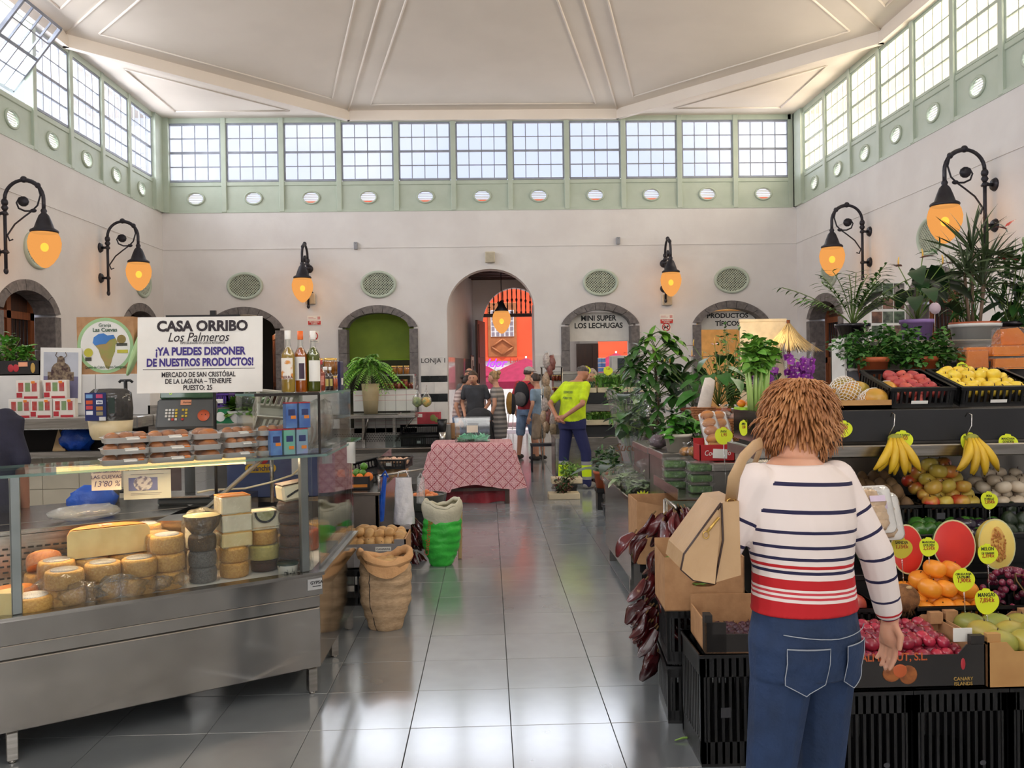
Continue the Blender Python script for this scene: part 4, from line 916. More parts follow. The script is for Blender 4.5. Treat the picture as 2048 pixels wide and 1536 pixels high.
# ---- the big sign on its stand
YS=4.62
a, b=at(276, 709, YS), at(524, 709, YS);c_=(a+b)/2;ht=(az(633, YS)-az(784, YS));wd=(b-a).length
sgn=thing('shop_sign', 'big white printed stall sign standing over the cheese counter', 'sign', c_, .03, rot=(-.08, .0, .03))
obj('board', MB().box((-wd/2, 0, -ht/2), (wd/2, .006, ht/2)), paper, sgn)
dk=mat('sign_black', (40, 28, 34), .6);vio=mat('sign_violet', (62, 44, 130), .6)
def st(s, sz, y, m_, w=None, **k):
 o=text(s, sz, sgn, (0, -.0015, y), m=m_, **k)
 if w:
  xs=[v.co.x for v in o.data.vertices];o.scale.x=w/(max(xs)-min(xs))
  mid=(max(xs)+min(xs))/2*o.scale.x;o.location.x=-mid
 return o
kp=F/YS
def row(s, x0, x1, yc, cap, m_, **k):
 o=st(s, cap/kp/.70, (709-yc)/kp, m_, (x1-x0)/kp, **k);o.location.x+=((x0+x1)/2-400)/kp;return o
row('CASA ORRIBO', 316, 493, 653, 20, dk, bold=.04);row('Los Palmeros', 338, 457, 675, 18, dk, bold=.004, shear=.3);row('ESPECIALIDADES EN QUESOS ARTESANOS', 362, 448, 686, 4.5, dk);row('¡YA PUEDES DISPONER', 314, 489, 703, 15, vio, bold=.04);row('DE NUESTROS PRODUCTOS!', 297, 504, 725, 15, vio, bold=.04)
obj('rule', MB().box((-.3, -.0015, (709-738)/kp), (.29, 0, (709-737)/kp)), dk, sgn);row('MERCADO DE SAN CRISTÓBAL', 326, 469, 749, 9.5, dk, bold=.02);row('DE LA LAGUNA – TENERIFE', 333, 461, 762, 9.5, dk, bold=.02);row('PUESTO: 25', 368, 424, 775, 9.5, dk, bold=.02)
t=thing('sign_stand', 'black metal stand holding the big white sign', 'stand', (c_.x, c_.y+.04, 0));obj('pole', MB().cyl((.05, .03, .89), (.05, .03, c_.z+ht/2+.01), .009, n=8), black_p, t);obj('crossbar', MB().box((-.2, .015, ht/2+c_.z-.01), (.2, .03, ht/2+c_.z+.012)).box((.04, .01, ht/2+c_.z), (.07, .03, ht/2+c_.z+.035)), black_p, t);obj('foot', MB().cb((.05, .03, .895), (.16, .12, .012), bv=.004), black_p, t)
# inner service table carrying scale, terminal and stand
wt_=thing('service_table', 'stainless work table inside the cheese stall behind the counter', 'table');wt_.matrix_world=CMX
obj('worktop', MB().box((-1.6, .85, .85), (-.43, 1.5, .885), 0, None, .004), steel, wt_);obj('cabinet', MB().box((-1.6, .9, .05), (-.43, 1.45, .85)), steel_dk, wt_)
for x, y in((-1.55, .95), (-.48, .95), (-1.55, 1.4), (-.48, 1.4)):obj('foot', MB().cyl((x, y, 0), (x, y, .05), .02, n=8), black_p, wt_)
# scale
ps=at(371, 820, 4.95);sc=thing('price_scale', 'grey electronic shop scale with a coloured keypad under the big sign', 'scale', (ps.x, ps.y, 0), .05);gk=mat('scale_grey', (96, 98, 98), .5, c2=(88, 90, 90));ZH=ps.z
Ms=T(0, 0, ZH, 0, radians(-18))
obj('head', MB().box((-.165, 0, -.11), (.165, .06, .07), 0, Ms, .012), gk, sc);obj('display', MB().box((-.15, -.004, .07), (.15, .05, .125), 0, Ms, .006), mat('lcd_green', (78, 110, 84), .15, c2=(64, 96, 72)), sc)
text('0', .03, sc, Ms@V((-.09, -.006, .1)), (radians(72), 0, 0), glow('lcd_digit', (190, 230, 60), .5))
obj('column', MB().cyl((0, .06, .885), (0, .06, ZH), .03, n=12), gk, sc);obj('base', MB().cb((0, .06, .905), (.3, .24, .04), bv=.01), gk, sc);obj('platter', MB().box((-.16, -.12, .93), (.16, .12, .945), 0, None, .004), steel, sc)
key=MB().box((-.0065, -.004, -.0065), (.0065, 0, .0065), 0, None, .001);kc={c:mesh('key', key, m_)for c, m_ in(('w', white_p), ('y', mat('yellow_key', (226, 196, 60), .5)), ('r', mat('red_key', (206, 50, 40), .5)))}
for j, rowk in enumerate(('wwwy.yy', 'wwwy..y', 'wwwy.yy', '.wrw.r.')):
 for i, c in enumerate(rowk):
  if c!='.':obj('key', None, None, sc, Ms@V((-.105+.0185*i, -.001, -.0-.0185*j)), (radians(-18), 0, 0), me=kc[c])
obj('sticker', MB().lathe([(0, 0), (.034, .0), (.034, .002)], 20, X=Ms@MX(((1, 0, 0, .105), (0, 0, -1, -.003), (0, 1, 0, -.035), (0, 0, 0, 1)))), mat('face_sticker', (232, 110, 70), .5), sc);obj('face', MB().cb((.095, -.005, -.03), (.004, .001, .006), 0, Ms).cb((.115, -.005, -.03), (.004, .001, .006), 0, Ms), BLACK(), sc)
obj('brand_plate', MB().cb((.0, -.002, .045), (.06, .003, .03), 0, Ms), mat('peach_plate', (246, 170, 130), .5), sc);text('Aurtea', .016, sc, Ms@V((.006, -.004, .045)), (radians(72), 0, 0), BLACK())
# card terminal under its cover
pt=at(222, 868, 5.05);tm=thing('card_terminal', 'covered card terminal with payment stickers on a cream base', 'terminal', (pt.x, pt.y, 0), .1);zb=pt.z
obj('base', MB().lathe([(.1, zb-.03), (.115, zb), (.125, zb+.08), (0, zb+.085)], 20, sy=.75), mat('cream_plastic', (228, 206, 160), .4), tm);obj('cover', MB().lathe([(.122, zb+.08), (.125, zb+.15), (.118, zb+.24), (.09, zb+.265), (0, zb+.268)], 22, sy=.75), clear('smoked_cover', (.45, .42, .40), .06, .5, .08, .3, 20, .55, (.09, .085, .08)), tm)
obj('column', MB().cyl((0, 0, .885), (0, 0, zb), .04, n=12), steel_dk, tm)
obj('printer', MB().cb((0, 0, zb+.15), (.14, .1, .12), bv=.02), darkm, tm);obj('sticker_sheet', MB().box((-.105, -.105, zb+.085), (-.03+.04, -.1, zb+.245)), mat('navy_sheet', (28, 40, 100), .5), tm)
for k, (x, z, c)in enumerate(((-.08, .225, (120, 170, 220)), (-.025, .225, (200, 70, 110)), (-.08, .19, (220, 90, 50)), (-.025, .19, (230, 230, 235)), (-.08, .16, (210, 70, 80)), (-.025, .155, (190, 130, 60)), (-.08, .13, (230, 230, 235)), (-.025, .125, (150, 140, 110)), (-.01, .095, (230, 228, 224)))):obj('sticker', MB().cb((x, -.107, zb+z), (.036, .002, .022)), mat('sticker_%d_%d_%d'%c, c, .5), tm)
text('VISA', .014, tm, (-.025, -.109, zb+.19), m=mat('navy_print', (36, 50, 110), .5), bold=.02)
obj('side_sticker', MB().cb((.035, -.09, zb+.17), (.035, .003, .09)), mat('dark_green_sheet', (34, 54, 46), .5), tm)
t=thing('bag_stand', 'black T shaped stand behind the card terminal', 'stand', (ax(251, 5.5), 5.5, 0));z=az(750, 5.5);obj('pole', MB().cyl((0, 0, .9), (0, 0, z), .012, n=8), black_p, t);obj('arm', MB().tube([(-.04, 0, z-.012), (-.03, 0, z), (.03, 0, z), (.045, 0, z-.012)], .009, 6), black_p, t);obj('foot', MB().cb((0, 0, .893), (.1, .1, .015)), black_p, t)
# cards standing on the ledge
def card(px0, px1, py0, py1, ly, lab, nm, m_=paper):
 a, b=cp(px0, py1, ly), cp(px1, py0, ly);t=thing(nm, lab, 'card', W_(((a.x+b.x)/2, ly, min(a.z, b.z))), CRZ-.35);w=(b.x-a.x)*.97;h=b.z-a.z;obj('sheet', MB().box((-w/2, 0, 0), (w/2, .003, h)), m_, t);return t, w, h
t, w, h=card(182, 243, 937, 983, .55, 'handwritten cheese price card on the counter ledge', 'price_card', mat('cream_card', (236, 222, 200), .6));hi=mat('violet_ink', (90, 70, 110), .6)
text('QUESO SEMICURADO', .017, t, (0, -.001, h*.9), m=hi, sx=.75, bold=.01);text('LAS CUEVAS', .026, t, (.0, -.001, h*.64), m=hi);text("13'80 %", .04, t, (0, -.001, h*.3), m=hi, shear=.2)
obj('holder', MB().cyl((0, .008, h*.5), (0, .03, -.0), .004, n=6), steel, t)
t, w, h=card(246, 342, 937, 1002, .60, 'pale framed leaflet with a photo of a white cheese on the ledge', 'leaflet', mat('pale_leaflet', (206, 206, 188), .5));obj('photo', MB().box((-.09, -.002, h*.3), (.05, 0, h*.75)), mat('photo_blue', (120, 128, 170), .5, c2=(96, 104, 146)), t);obj('photo_cheese', MB().lathe([(0, 0), (.046, 0)], 20, X=MX(((1, 0, 0, -.02), (0, 0, 1, -.003), (0, .85, 0, h*.55), (0, 0, 0, 1)))), mat('photo_white', (206, 202, 196), .5, c2=(120, 116, 130), scale=50, lo=.4, hi=.5), t)
obj('text_line', MB().box((-.08, -.002, h*.86), (.08, 0, h*.875)).box((-.08, -.002, h*.15), (.06, 0, h*.165)).box((-.08, -.002, h*.2), (.07, 0, h*.215)), mat('grey_print', (150, 150, 150), .6), t)
q=cp(170, 990, .72);mb=MB();mb.ell((0, 0, .04), (.17, .08, .04), 20, 9, fn=lambda p:p*(1+.2*noise.noise(p*3)));one('carrier_bag', mb, filmw, 'white plastic bag lying flat on the ledge beside the price card', 'bag', W_((q.x, .74, .885)), (0, 0, CRZ))
mb=MB();mb.ell((0, 0, .07), (.12, .06, .08), 18, 9, fn=lambda p:p*(1+.25*noise.noise(p*2.4+V((3, 1, 0)))));one('carrier_bag', mb, mat('blue_bag', (26, 92, 200), .35, c2=(20, 70, 170), scale=8, bump=.3, bscale=20), 'bright blue plastic bag behind the white one on the ledge', 'bag', W_((cp(190, 985, .88).x, .95, .886)), (0, 0, CRZ))
pts=[cp(395, 985, .7), cp(420, 980, .72), cp(490, 977, .74), cp(540, 965, .7), cp(585, 950, .6), cp(612, 925, .45)];one('power_cable', MB().tube([V((p.x, p.y, p.z))for p in pts], .006, 6), mat('cream_cable', (226, 214, 186), .5), 'cream power cable looping across the inside of the counter', 'cable').matrix_world=CMX
# blue carton on a shelf seen through the glass
ya=5.55;a, b=at(455, 995, ya), at(650, 905, ya);t=thing('fruit_carton', 'blue fruit carton with a yellow logo seen through the counter glass', 'carton', ((a.x+b.x)/2, ya, a.z));w, h=b.x-a.x, b.z-a.z
obj('carton', MB().box((-w/2, 0, 0), (w/2, .35, h)), mat('blue_board', (86, 98, 140), .6, c2=(74, 84, 124)), t);obj('logo', MB().prism(rrect(.2, .055, .027), 0, .002, 0, MX(((1, 0, 0, -.1), (0, 0, -1, -.001), (0, 1, 0, h*.66), (0, 0, 0, 1)))), mat('logo_yellow', (240, 190, 50), .5), t);text('Guanchita', .05, t, (-.1, -.004, h*.66), m=mat('navy_print', (36, 50, 110), .5), bold=.01, sx=.8)
obj('logo_tomato', MB().ell((-.08, -.001, h*.86), (.03, .003, .028), 12, 8), redc, t);obj('label', MB().box((.1, -.002, h*.5), (.165, 0, h*.9)), paper, t)
t=thing('storage_shelf', 'steel shelf carrying the blue carton inside the stall', 'shelf', ((a.x+b.x)/2, ya, 0));obj('shelf_board', MB().box((-w/2-.1, -.02, a.z-.03), (w/2+.05, .45, a.z-.003)), steel, t)
for x in(-w/2, w/2):obj('leg', MB().box((x-.02, .0, 0), (x+.02, .04, a.z-.03)), steel, t);obj('leg', MB().box((x-.02, .4, 0), (x+.02, .44, a.z-.03)), steel, t)
# ---- the back unit: marble front, shelf of spice packs, round cheese sign
yb=6.7;x0, x1=ax(-140, yb), ax(300, yb);zt=az(737, yb);zs=az(818, yb)
bu=thing('back_unit', 'marble clad stall unit with a steel shelf behind the vendor', 'unit', (x0, yb, 0));w=x1-x0
for k in range(4):obj('marble_slab', MB().box((w/4*k+.002, 0, zs), (w/4*(k+1)-.002, .3, zt), 0, None, .003), marble, bu)
obj('shelf', MB().box((0, -.3, zs-.09), (w+.02, .0, zs), 0, None, .008), steel, bu);zd=az(885, yb)
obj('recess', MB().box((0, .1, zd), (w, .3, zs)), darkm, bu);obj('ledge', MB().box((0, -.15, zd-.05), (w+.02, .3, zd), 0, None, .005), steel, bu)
bt_=mat('beige_tile', (206, 192, 168), .4, c2=(196, 182, 158), rv=.03)
for i in range(6):
 for j in range(4):hh=(zd-.05)/4;obj('tile', MB().box((w/6*i+.002, 0, hh*j+.002), (w/6*(i+1)-.002, .3, hh*(j+1)-.002)), bt_, bu)
xx=ax(300, yb);obj('end_post', MB().box((w-.02, -.0, 0), (w+.12, .3, az(800, yb))), steel, bu)
# things in the recess
t=thing('bottle_holder', 'wooden holder standing in the dark recess under the shelf', 'holder', (ax(124, yb), yb-.05, zd));obj('block', MB().prism([(-.05, 0), (.05, 0), (0, .17)], -.02, .02, 0, XZ), mat('pale_wood', (206, 170, 120), .6), t);obj('cork', MB().ell((.04, 0, .05), (.03, .03, .05), 10, 6), wood, t)
mb=MB();mb.ell((0, 0, .09), (.13, .08, .10), 18, 10, fn=lambda p:p*(1+.3*noise.noise(p*3+V((8, 0, 0)))));one('carrier_bag', mb, mat('blue_bag', (26, 92, 200)), 'blue bag stuffed into the dark recess left of the card terminal', 'bag', (ax(158, yb), yb-.05, zd))
# spice packs
sp_=thing('spice_pack', '', 'pack');obj('carton', MB().box((-.095, 0, 0), (.095, .05, .155), 0, None, .002), mat('pack_white', (236, 226, 214), .5), sp_)
for k, c in enumerate(((190, 56, 48), (120, 150, 90), (190, 60, 56))):obj('jar_picture', MB().box((-.075+.055*k, -.002, .06), (-.035+.055*k, 0, .135)), mat('spice_%d'%k, c, .5, c2=tuple(int(q*.6+60)for q in c), scale=30), sp_)
obj('wave_print', MB().box((-.09, -.002, .01), (-.045, 0, .05)).box((-.03, -.002, .0), (.08, 0, .02)), redc, sp_);obj('sticker', MB().box((.03, -.003, .128), (.06, -.002, .148)), price, sp_)
k=0
for px, py, ro in((52, 778, 1), (107, 777, 1), (36, 812, 0), (78, 812, 0), (124, 812, 0)):
 o=sp_ if k==0 else dup(sp_)
 o.location=(ax(px, yb-.3+.15*ro), yb-.28+.15*ro, zs+(.0 if not ro else .14));o['group']='spice jar packs on the steel shelf';o.scale=(.92 if ro else .85, 1, .9)
 o['label']=['upper row spice pack nearer the vendor', 'upper row spice pack in front of the horned figure picture', 'lower row spice pack half hidden by the vendor', 'lower row spice pack in the middle', 'lower row spice pack nearest the card terminal'][k]+', white with three jars';k+=1
obj_=one('pack_riser', MB().box((ax(20, yb-.1), yb-.13, zs), (ax(140, yb-.1), yb-.02, zs+.138)), white_p, 'white riser board under the upper spice packs', 'riser')
ya=yb-.02;a, b=at(80, 806, yb-.012), at(160, 695, yb-.012)
t=thing('poster', 'print of a horned carnival figure leaning on the marble wall', 'poster', ((a.x+b.x)/2, yb-.008, a.z+.0), 0, rot=(-.0, .03, 0));w_, h_=b.x-a.x, b.z-a.z;obj('sheet', MB().box((-w_/2, -.003, 0), (w_/2, 0, h_)), paper, t);obj('sky_print', MB().box((-w_*.42, -.004, h_*.48), (w_*.42, -.003, h_*.92)), mat('print_grey', (190, 192, 200), .6), t);obj('ground_print', MB().box((-w_*.42, -.004, .03), (w_*.42, -.003, h_*.48)), mat('print_violet', (120, 116, 146), .6), t)
fg=mat('figure_print', (150, 130, 104), .6, c2=(60, 34, 34), scale=40);obj('figure_print', MB().ell((0, -.005, h_*.58), (.075, .001, .07), 14, 8).ell((0, -.005, h_*.75), (.03, .001, .045), 12, 8).tube([(-.02, -.005, h_*.8), (-.04, -.005, h_*.86), (-.03, -.005, h_*.92)], .008, 5, flat=.2).tube([(.02, -.005, h_*.8), (.045, -.005, h_*.86), (.035, -.005, h_*.92)], .008, 5, flat=.2).box((-.1, -.0055, h_*.4), (.1, -.0045, h_*.56)), fg, t)
# round sign on its carton
a, b=at(150, 735, yb-.02), at(262, 618, yb-.02);w_, h_=b.x-a.x, b.z-a.z
t=thing('round_sign', 'round green rimmed cheese dairy sign on a square cardboard back', 'sign', ((a.x+b.x)/2, yb+.02, zt));obj('backing', MB().box((-w_/2, 0, 0), (w_/2, .2, h_)), cardb, t)
XR_=lambda x, z, y=-.002:MX(((1, 0, 0, x), (0, 0, 1, y), (0, 1, 0, z), (0, 0, 0, 1)))
R_=w_/2*.99;zc=h_*.5;obj('rim', MB().lathe([(R_*.88, 0), (R_, 0)], 40, X=XR_(0, zc)), mat('sign_green', (170, 206, 150), .5), t);obj('disc', MB().lathe([(0, 0), (R_*.9, 0)], 40, X=XR_(0, zc, -.0015)), paper, t)
g_=mat('sign_dkgreen', (40, 84, 56), .5);text('Granja', .036, t, (0, -.005, zc+R_*.73), m=g_);text('Las Cuevas', .042, t, (0, -.005, zc+R_*.56), m=g_, bold=.015)
isl=[(-.44, .10), (-.40, .30), (-.22, .42), (-.05, .44), (.08, .36), (.30, .38), (.44, .12), (.36, .02), (.34, -.22), (.24, -.45), (.20, -.62), (.10, -.86), (.0, -.80), (-.06, -.6), (-.16, -.42), (-.24, -.15), (-.36, .0)]
def pr(P, m_, nm, y):obj(nm, MB().prism([(x*R_, z*R_)for x, z in P], 0, .002, 0, MX(((1, 0, 0, 0), (0, 0, -1, y), (0, 1, 0, zc), (0, 0, 0, 1)))), m_, t)
pr(isl, mat('island_print', (150, 150, 80), .6, c2=(176, 140, 90), scale=12), 'island_print', -.002);pr([(-.44, .10), (-.40, .30), (-.22, .42), (-.05, .44), (.08, .36), (.30, .38), (.36, .26), (.16, .2), (.02, .06), (-.2, .04), (-.36, .0)], mat('island_blue', (72, 130, 200), .6), 'sky_print', -.004)
for x, z, c in((.58, .22, (150, 130, 70)), (-.6, -.25, (206, 196, 70))):obj('seal', MB().lathe([(0, 0), (R_*.16, 0)], 16, X=XR_(x*R_, zc+z*R_, -.005)), mat('seal_%d'%c[0], c, .5), t)
obj('yellow_tab', MB().box((.42*R_, -.005, zc-.28*R_), (.8*R_, -.003, zc-.16*R_)), mat('seal_206', (206, 196, 70), .5), t);obj('dark_tab', MB().box((.4*R_, -.005, zc-.02*R_), (.78*R_, -.003, zc+.08*R_)).box((-.72*R_, -.005, zc-.55*R_), (-.5*R_, -.003, zc-.42*R_)), mat('tab_dark', (70, 70, 60), .5), t);text('Queso de Cabra Tierno Semigraso', .03, t, (0, -.005, zc-R_*.78), m=g_, sx=.75)
t2_=thing('round_sign', 'second round dairy sign seen edge on beside the big white sign', 'sign', (ax(270, yb-.05), yb, zt+.2), 0);obj('disc', MB().lathe([(0, 0), (R_, 0), (R_, .006), (0, .006)], 30, X=MX(((0, 0, 1, 0), (.35, .9, 0, 0), (0, 1, 0, .0), (0, 0, 0, 1)))), mat('sign_green', (170, 206, 150)), t2_);obj('wire', MB().cyl((0, 0, -.2), (0, 0, -.05), .004, n=5), iron, t2_)
# strawberry box with herbs
a, b=at(-25, 737, yb), at(77, 706, yb);w_, h_=b.x-a.x, b.z-a.z;t=thing('fruit_box', 'dark strawberry printed cardboard box on top of the marble unit', 'box', ((a.x+b.x)/2, yb+.02, zt))
mb=MB();mb.box((-w_/2, 0, 0), (w_/2, .01, h_));mb.box((-w_/2, .25, 0), (w_/2, .26, h_));mb.box((-w_/2, 0, 0), (-w_/2+.01, .26, h_));mb.box((w_/2-.01, 0, 0), (w_/2, .26, h_));mb.box((-w_/2, 0, 0), (w_/2, .26, .01));obj('carton', mb, cardd, t)
for x in(-.03, .01):obj('strawberry_print', MB().ell((x, -.001, h_*.5), (.024, .002, .03), 10, 7), redc, t)
obj('label', MB().box((.03, -.002, h_*.6), (.1, 0, h_*.9)), mat('peach_plate', (246, 170, 130)), t);obj('cheese_print', MB().ell((.14, -.001, h_*.5), (.018, .002, .04), 10, 7), mat('gold_print', (200, 160, 80), .5), t)
# ---------------------------------------------------------------- plant builders
def leaf_mesh(L, w, m_, bend=.3, cup=.1, n=4, tip=1.0, name='leaf', heart=0):
 "a single leaf along +x from the origin, bent downwards"
 vs=[];fs=[]
 for i in range(n+1):
  u=i/n;x=L*u;z=-bend*L*u*u;hw=w/2*(sin(pi*min(1, u*.92+.08))**.8)if i<n else w*.02
  if heart:hw=w/2*(max(0, 1-u)**.6)*(min(1, .55+u*6));x=L*u if i else-heart*L
  vs+=[(x if not(heart and i==0)else-heart*L*.8, -hw, z+cup*hw), (L*u, 0, z), (x if not(heart and i==0)else-heart*L*.8, hw, z+cup*hw)]
 for i in range(n):
  a=3*i;fs+=[(a, a+1, a+4, a+3), (a+1, a+2, a+5, a+4)]
 return mesh(name, MB().add(vs, fs, 0, True), m_)
def aim(p, d, roll=0, s=1.0):
 d=V(d).normalized();q=d.to_track_quat('X', 'Z');return MX.Translation(p)@q.to_matrix().to_4x4()@MX.Rotation(roll, 4, 'X')@MX.Scale(s, 4)
def put_leaf(me, parent, p, d, roll=0, s=1.0, nm='leaf'):
 o=bpy.data.objects.new(nm, me);C.objects.link(o);o.parent=parent;o.matrix_local=aim(p, d, roll, s);return o
def leaf_mb(mb, p, d, L, w, m_=0, bend=.3, roll=0, n=3):
 X=aim(p, d, roll);vs=[]
 for i in range(n+1):
  u=i/n;z=-bend*L*u*u;hw=w/2*sin(pi*(u*.9+.1))if i<n else w*.03
  vs+=[X@V((L*u, -hw, z+.15*hw)), X@V((L*u, hw, z+.15*hw))]
 mb.add(vs, [(2*i, 2*i+1, 2*i+3, 2*i+2)for i in range(n)], m_, True)
def pot(parent, r, h, m_, taper=.75, lip=True, square=False):
 pr=[(0, 0), (r*taper, 0), (r*.97, h*.82)]+([(r*1.04, h*.82), (r*1.06, h)]if lip else[(r, h)])+[(r*.94, h), (r*.9, h*.85), (0, h*.85)]
 obj('pot', MB().lathe(pr, 22), m_, parent);obj('soil', MB().lathe([(0, h*.87), (r*.91, h*.86)], 16), soil, parent)
def rdir(el0, el1, r=rnd):
 a=r.uniform(0, 2*pi);e=radians(r.uniform(el0, el1));return V((cos(a)*cos(e), sin(a)*cos(e), sin(e)))
def bushy(parent, c, R_, n, L, w, mats, el=(-20, 80), bend=.4, nm='foliage', stems=12, base=None, seed=0, sq=(1, 1, 1)):
 "cloud of small leaves on stems: one stuff part plus a stem part"
 r=random.Random(seed);mb=MB();sm=MB();base=V(base or(c[0], c[1], c[2]-R_*sq[2]))
 tips=[]
 for k in range(stems):
  d=rdir(*el, r);q=V(c)+V((d.x*sq[0], d.y*sq[1], d.z*sq[2]))*R_*r.uniform(.6, 1);m_=(base+q)/2+V((0, 0, .1*R_));sm.tube([base+V((r.uniform(-.2, .2)*R_, r.uniform(-.2, .2)*R_, 0)), m_, q], [.0035, .003, .0015], 4);tips.append((base, m_, q))
 for k in range(n):
  b_, m_, q=r.choice(tips);t=r.random()**.5;p=b_*(1-t)**2+m_*2*t*(1-t)+q*t*t;d=(p-V(c)).normalized()*.5+rdir(-30, 60, r);p=p+rdir(-90, 90, r)*R_*.22
  leaf_mb(mb, p, d, L*r.uniform(.7, 1.2), w*r.uniform(.7, 1.2), r.randrange(len(mats)), bend, r.uniform(-.8, .8), 3)
 obj(nm, mb, mats, parent, kind='stuff');obj('stems', sm, stemg, parent, kind='stuff')
def wired(parent, pts, r=.004, nm='stem', m_=None):return obj(nm, MB().tube(pts, r, 5), m_ or stemg, parent)
for px, py, h, s in((12, 700, .24, 1), (50, 705, .16, 2)):
 t=thing('basil_plant', ['tall basil plant in the strawberry box', 'small basil plant in the strawberry box'][s-1], 'plant', (ax(px, yb+.15), yb+.15, zt+.012));pot(t, .05, .08, black_p);bushy(t, (0, 0, h*.7+.03), h*.55, 170, .05, .03, [leafl, mat('basil_green', (84, 150, 50), .4)], seed=s, base=(0, 0, .07))
# greens seen behind the counter
yc=6.1;za_=az(838, yc);x0, x1=ax(425, yc), ax(612, yc);gc=thing('steel_counter', 'stainless counter with lettuces inside the stall', 'counter', (x0, yc, 0));w=x1-x0
obj('worktop', MB().box((0, -.05, za_-.05), (w, .5, za_), 0, None, .005), steel, gc);obj('front', MB().box((0, 0, .1), (w, .45, za_-.05)), steel_dk, gc)
for x in(.04, w-.04):obj('leg', MB().box((x-.02, .02, 0), (x+.02, .06, .1)), steel, gc)
t=thing('plastic_tub', 'white plastic tub of frilly lettuce on the steel counter', 'tub', (ax(487, yc+.05), yc+.15, za_));obj('tub', MB().add(*(lambda A, B:([(x, y, 0)for x, y in A]+[(x, y, .085)for x, y in B]+[(x*.95, y*.93, .085)for x, y in B]+[(x*.95, y*.93, .02)for x, y in A], [(k+n*j, (k+1)%n+n*j, (k+1)%n+n*(j+1), k+n*(j+1))for n in[len(A)]for j in range(3)for k in range(n)]+[list(range(len(A)))]))(rrect(.2, .2, .03), rrect(.25, .24, .03))), white_p, t)
for k, (dx, s)in enumerate(((-.06, .1), (.06, .09))):
 q=thing('lettuce', ['frilly green lettuce head in the white tub, nearer the scale', 'frilly lettuce in a clear bag in the white tub'][k], 'lettuce', (ax(487, yc+.05)+dx, yc+.14, za_+.03));mb=MB();r_=random.Random(k)
 for j in range(90):d=rdir(5, 85, r_);leaf_mb(mb, V((0, 0, .04))+d*s*.4, d, .09, .085, 0, .5, r_.uniform(-.6, .6), 3)
 obj('leaves', mb, leafl, q, kind='stuff');obj('stalk', MB().cyl((0, 0, -.0), (0, 0, .05), .025, n=8), mat('stalk_white', (220, 226, 190), .5), q)
 if k:obj('bag', MB().ell((0, 0, .1), (.12, .11, .11), 16, 10, fn=lambda p:p*(1+.2*noise.noise(p*3))), film, q)
t=thing('hand_scale', 'green and white plastic scale beside the white tub', 'scale', (ax(445, yc), yc+.1, za_));obj('body', MB().prism([(-.075, 0), (.075, 0), (.05, .07), (.02, .1), (-.05, .1)], -.05, .05, 0, XZ), mat('green_plastic', (24, 120, 72), .4), t);obj('dial', MB().lathe([(0, 0), (.035, 0)], 16, X=MX(((1, 0, 0, -.035), (0, 0, 1, -.052), (0, 1, 0, .045), (0, 0, 0, 1)))), white_p, t)
def crate(parent, w, d, h, m_, wall_=.012, slots=5, solid=False, nm='crate'):
 "open plastic crate: rims, corner posts, slotted sides, floor (origin at the bottom centre)"
 mb=MB();g=wall_
 mb.box((-w/2, -d/2, 0), (w/2, d/2, g))
 for z0, z1 in((g, h*.22), (h*.8, h)):
  mb.box((-w/2, -d/2, z0), (w/2, -d/2+g, z1));mb.box((-w/2, d/2-g, z0), (w/2, d/2, z1));mb.box((-w/2, -d/2, z0), (-w/2+g, d/2, z1));mb.box((w/2-g, -d/2, z0), (w/2, d/2, z1))
 mb.box((-w/2-.006, -d/2-.006, h-.014), (w/2+.006, -d/2+g, h));mb.box((-w/2-.006, d/2-g, h-.014), (w/2+.006, d/2+.006, h));mb.box((-w/2-.006, -d/2, h-.014), (-w/2+g, d/2, h));mb.box((w/2-g, -d/2, h-.014), (w/2+.006, d/2, h))
 nx=max(3, int(w/.028));ny=max(3, int(d/.028))
 for k in range(nx+1):
  x=-w/2+w*k/nx;e=.02 if k in(0, nx)else .0055
  for y in(-d/2, d/2-g):mb.box((max(-w/2, x-e), y, g), (min(w/2, x+e), y+g, h))
 for k in range(ny+1):
  y=-d/2+d*k/ny;e=.02 if k in(0, ny)else .0055
  for x in(-w/2, w/2-g):mb.box((x, max(-d/2, y-e), g), (x+g, min(d/2, y+e), h))
 return obj(nm, mb, m_, parent)
t=thing('plastic_crate', 'white slotted plastic crate tipped over on the glass shelf', 'crate', W_((cp(553, 835, .62).x, .66, 1.36)), CRZ, rot=(radians(55), radians(6), CRZ-.15));crate(t, .24, .17, .17, mat('offwhite_plastic', (222, 220, 206), .5));obj('tag', MB().box((-.05, -.089, .05), (-.01, -.086, .1)), paper, t)
mb=MB();t=thing('crate_rest', 'steel bracket shelf holding the tipped white crate', 'shelf');t.matrix_world=CMX;q=cp(553, 835, .62);obj('shelf_board', MB().box((q.x-.16, .5, 1.24), (q.x+.14, .85, 1.252)), steel, t);obj('post', MB().cyl((q.x, .72, .885), (q.x, .72, 1.24), .012, n=8), steel, t)
t=thing('plastic_crate', 'small purple plastic crate behind the scale', 'crate', (ax(437, 6.2), 6.28, az(806, 6.2)));crate(t, .13, .16, .1, mat('purple_plastic', (84, 50, 140), .5));obj('tag', MB().box((-.03, -.083, .03), (.03, -.081, .06)), paper, t)
one('crate_stand', MB().box((-.08, -.09, za_), (.08, .09, az(806, 6.2)-.002)), steel, 'steel block under the small purple crate', 'stand', (ax(437, 6.2), 6.28, 0))
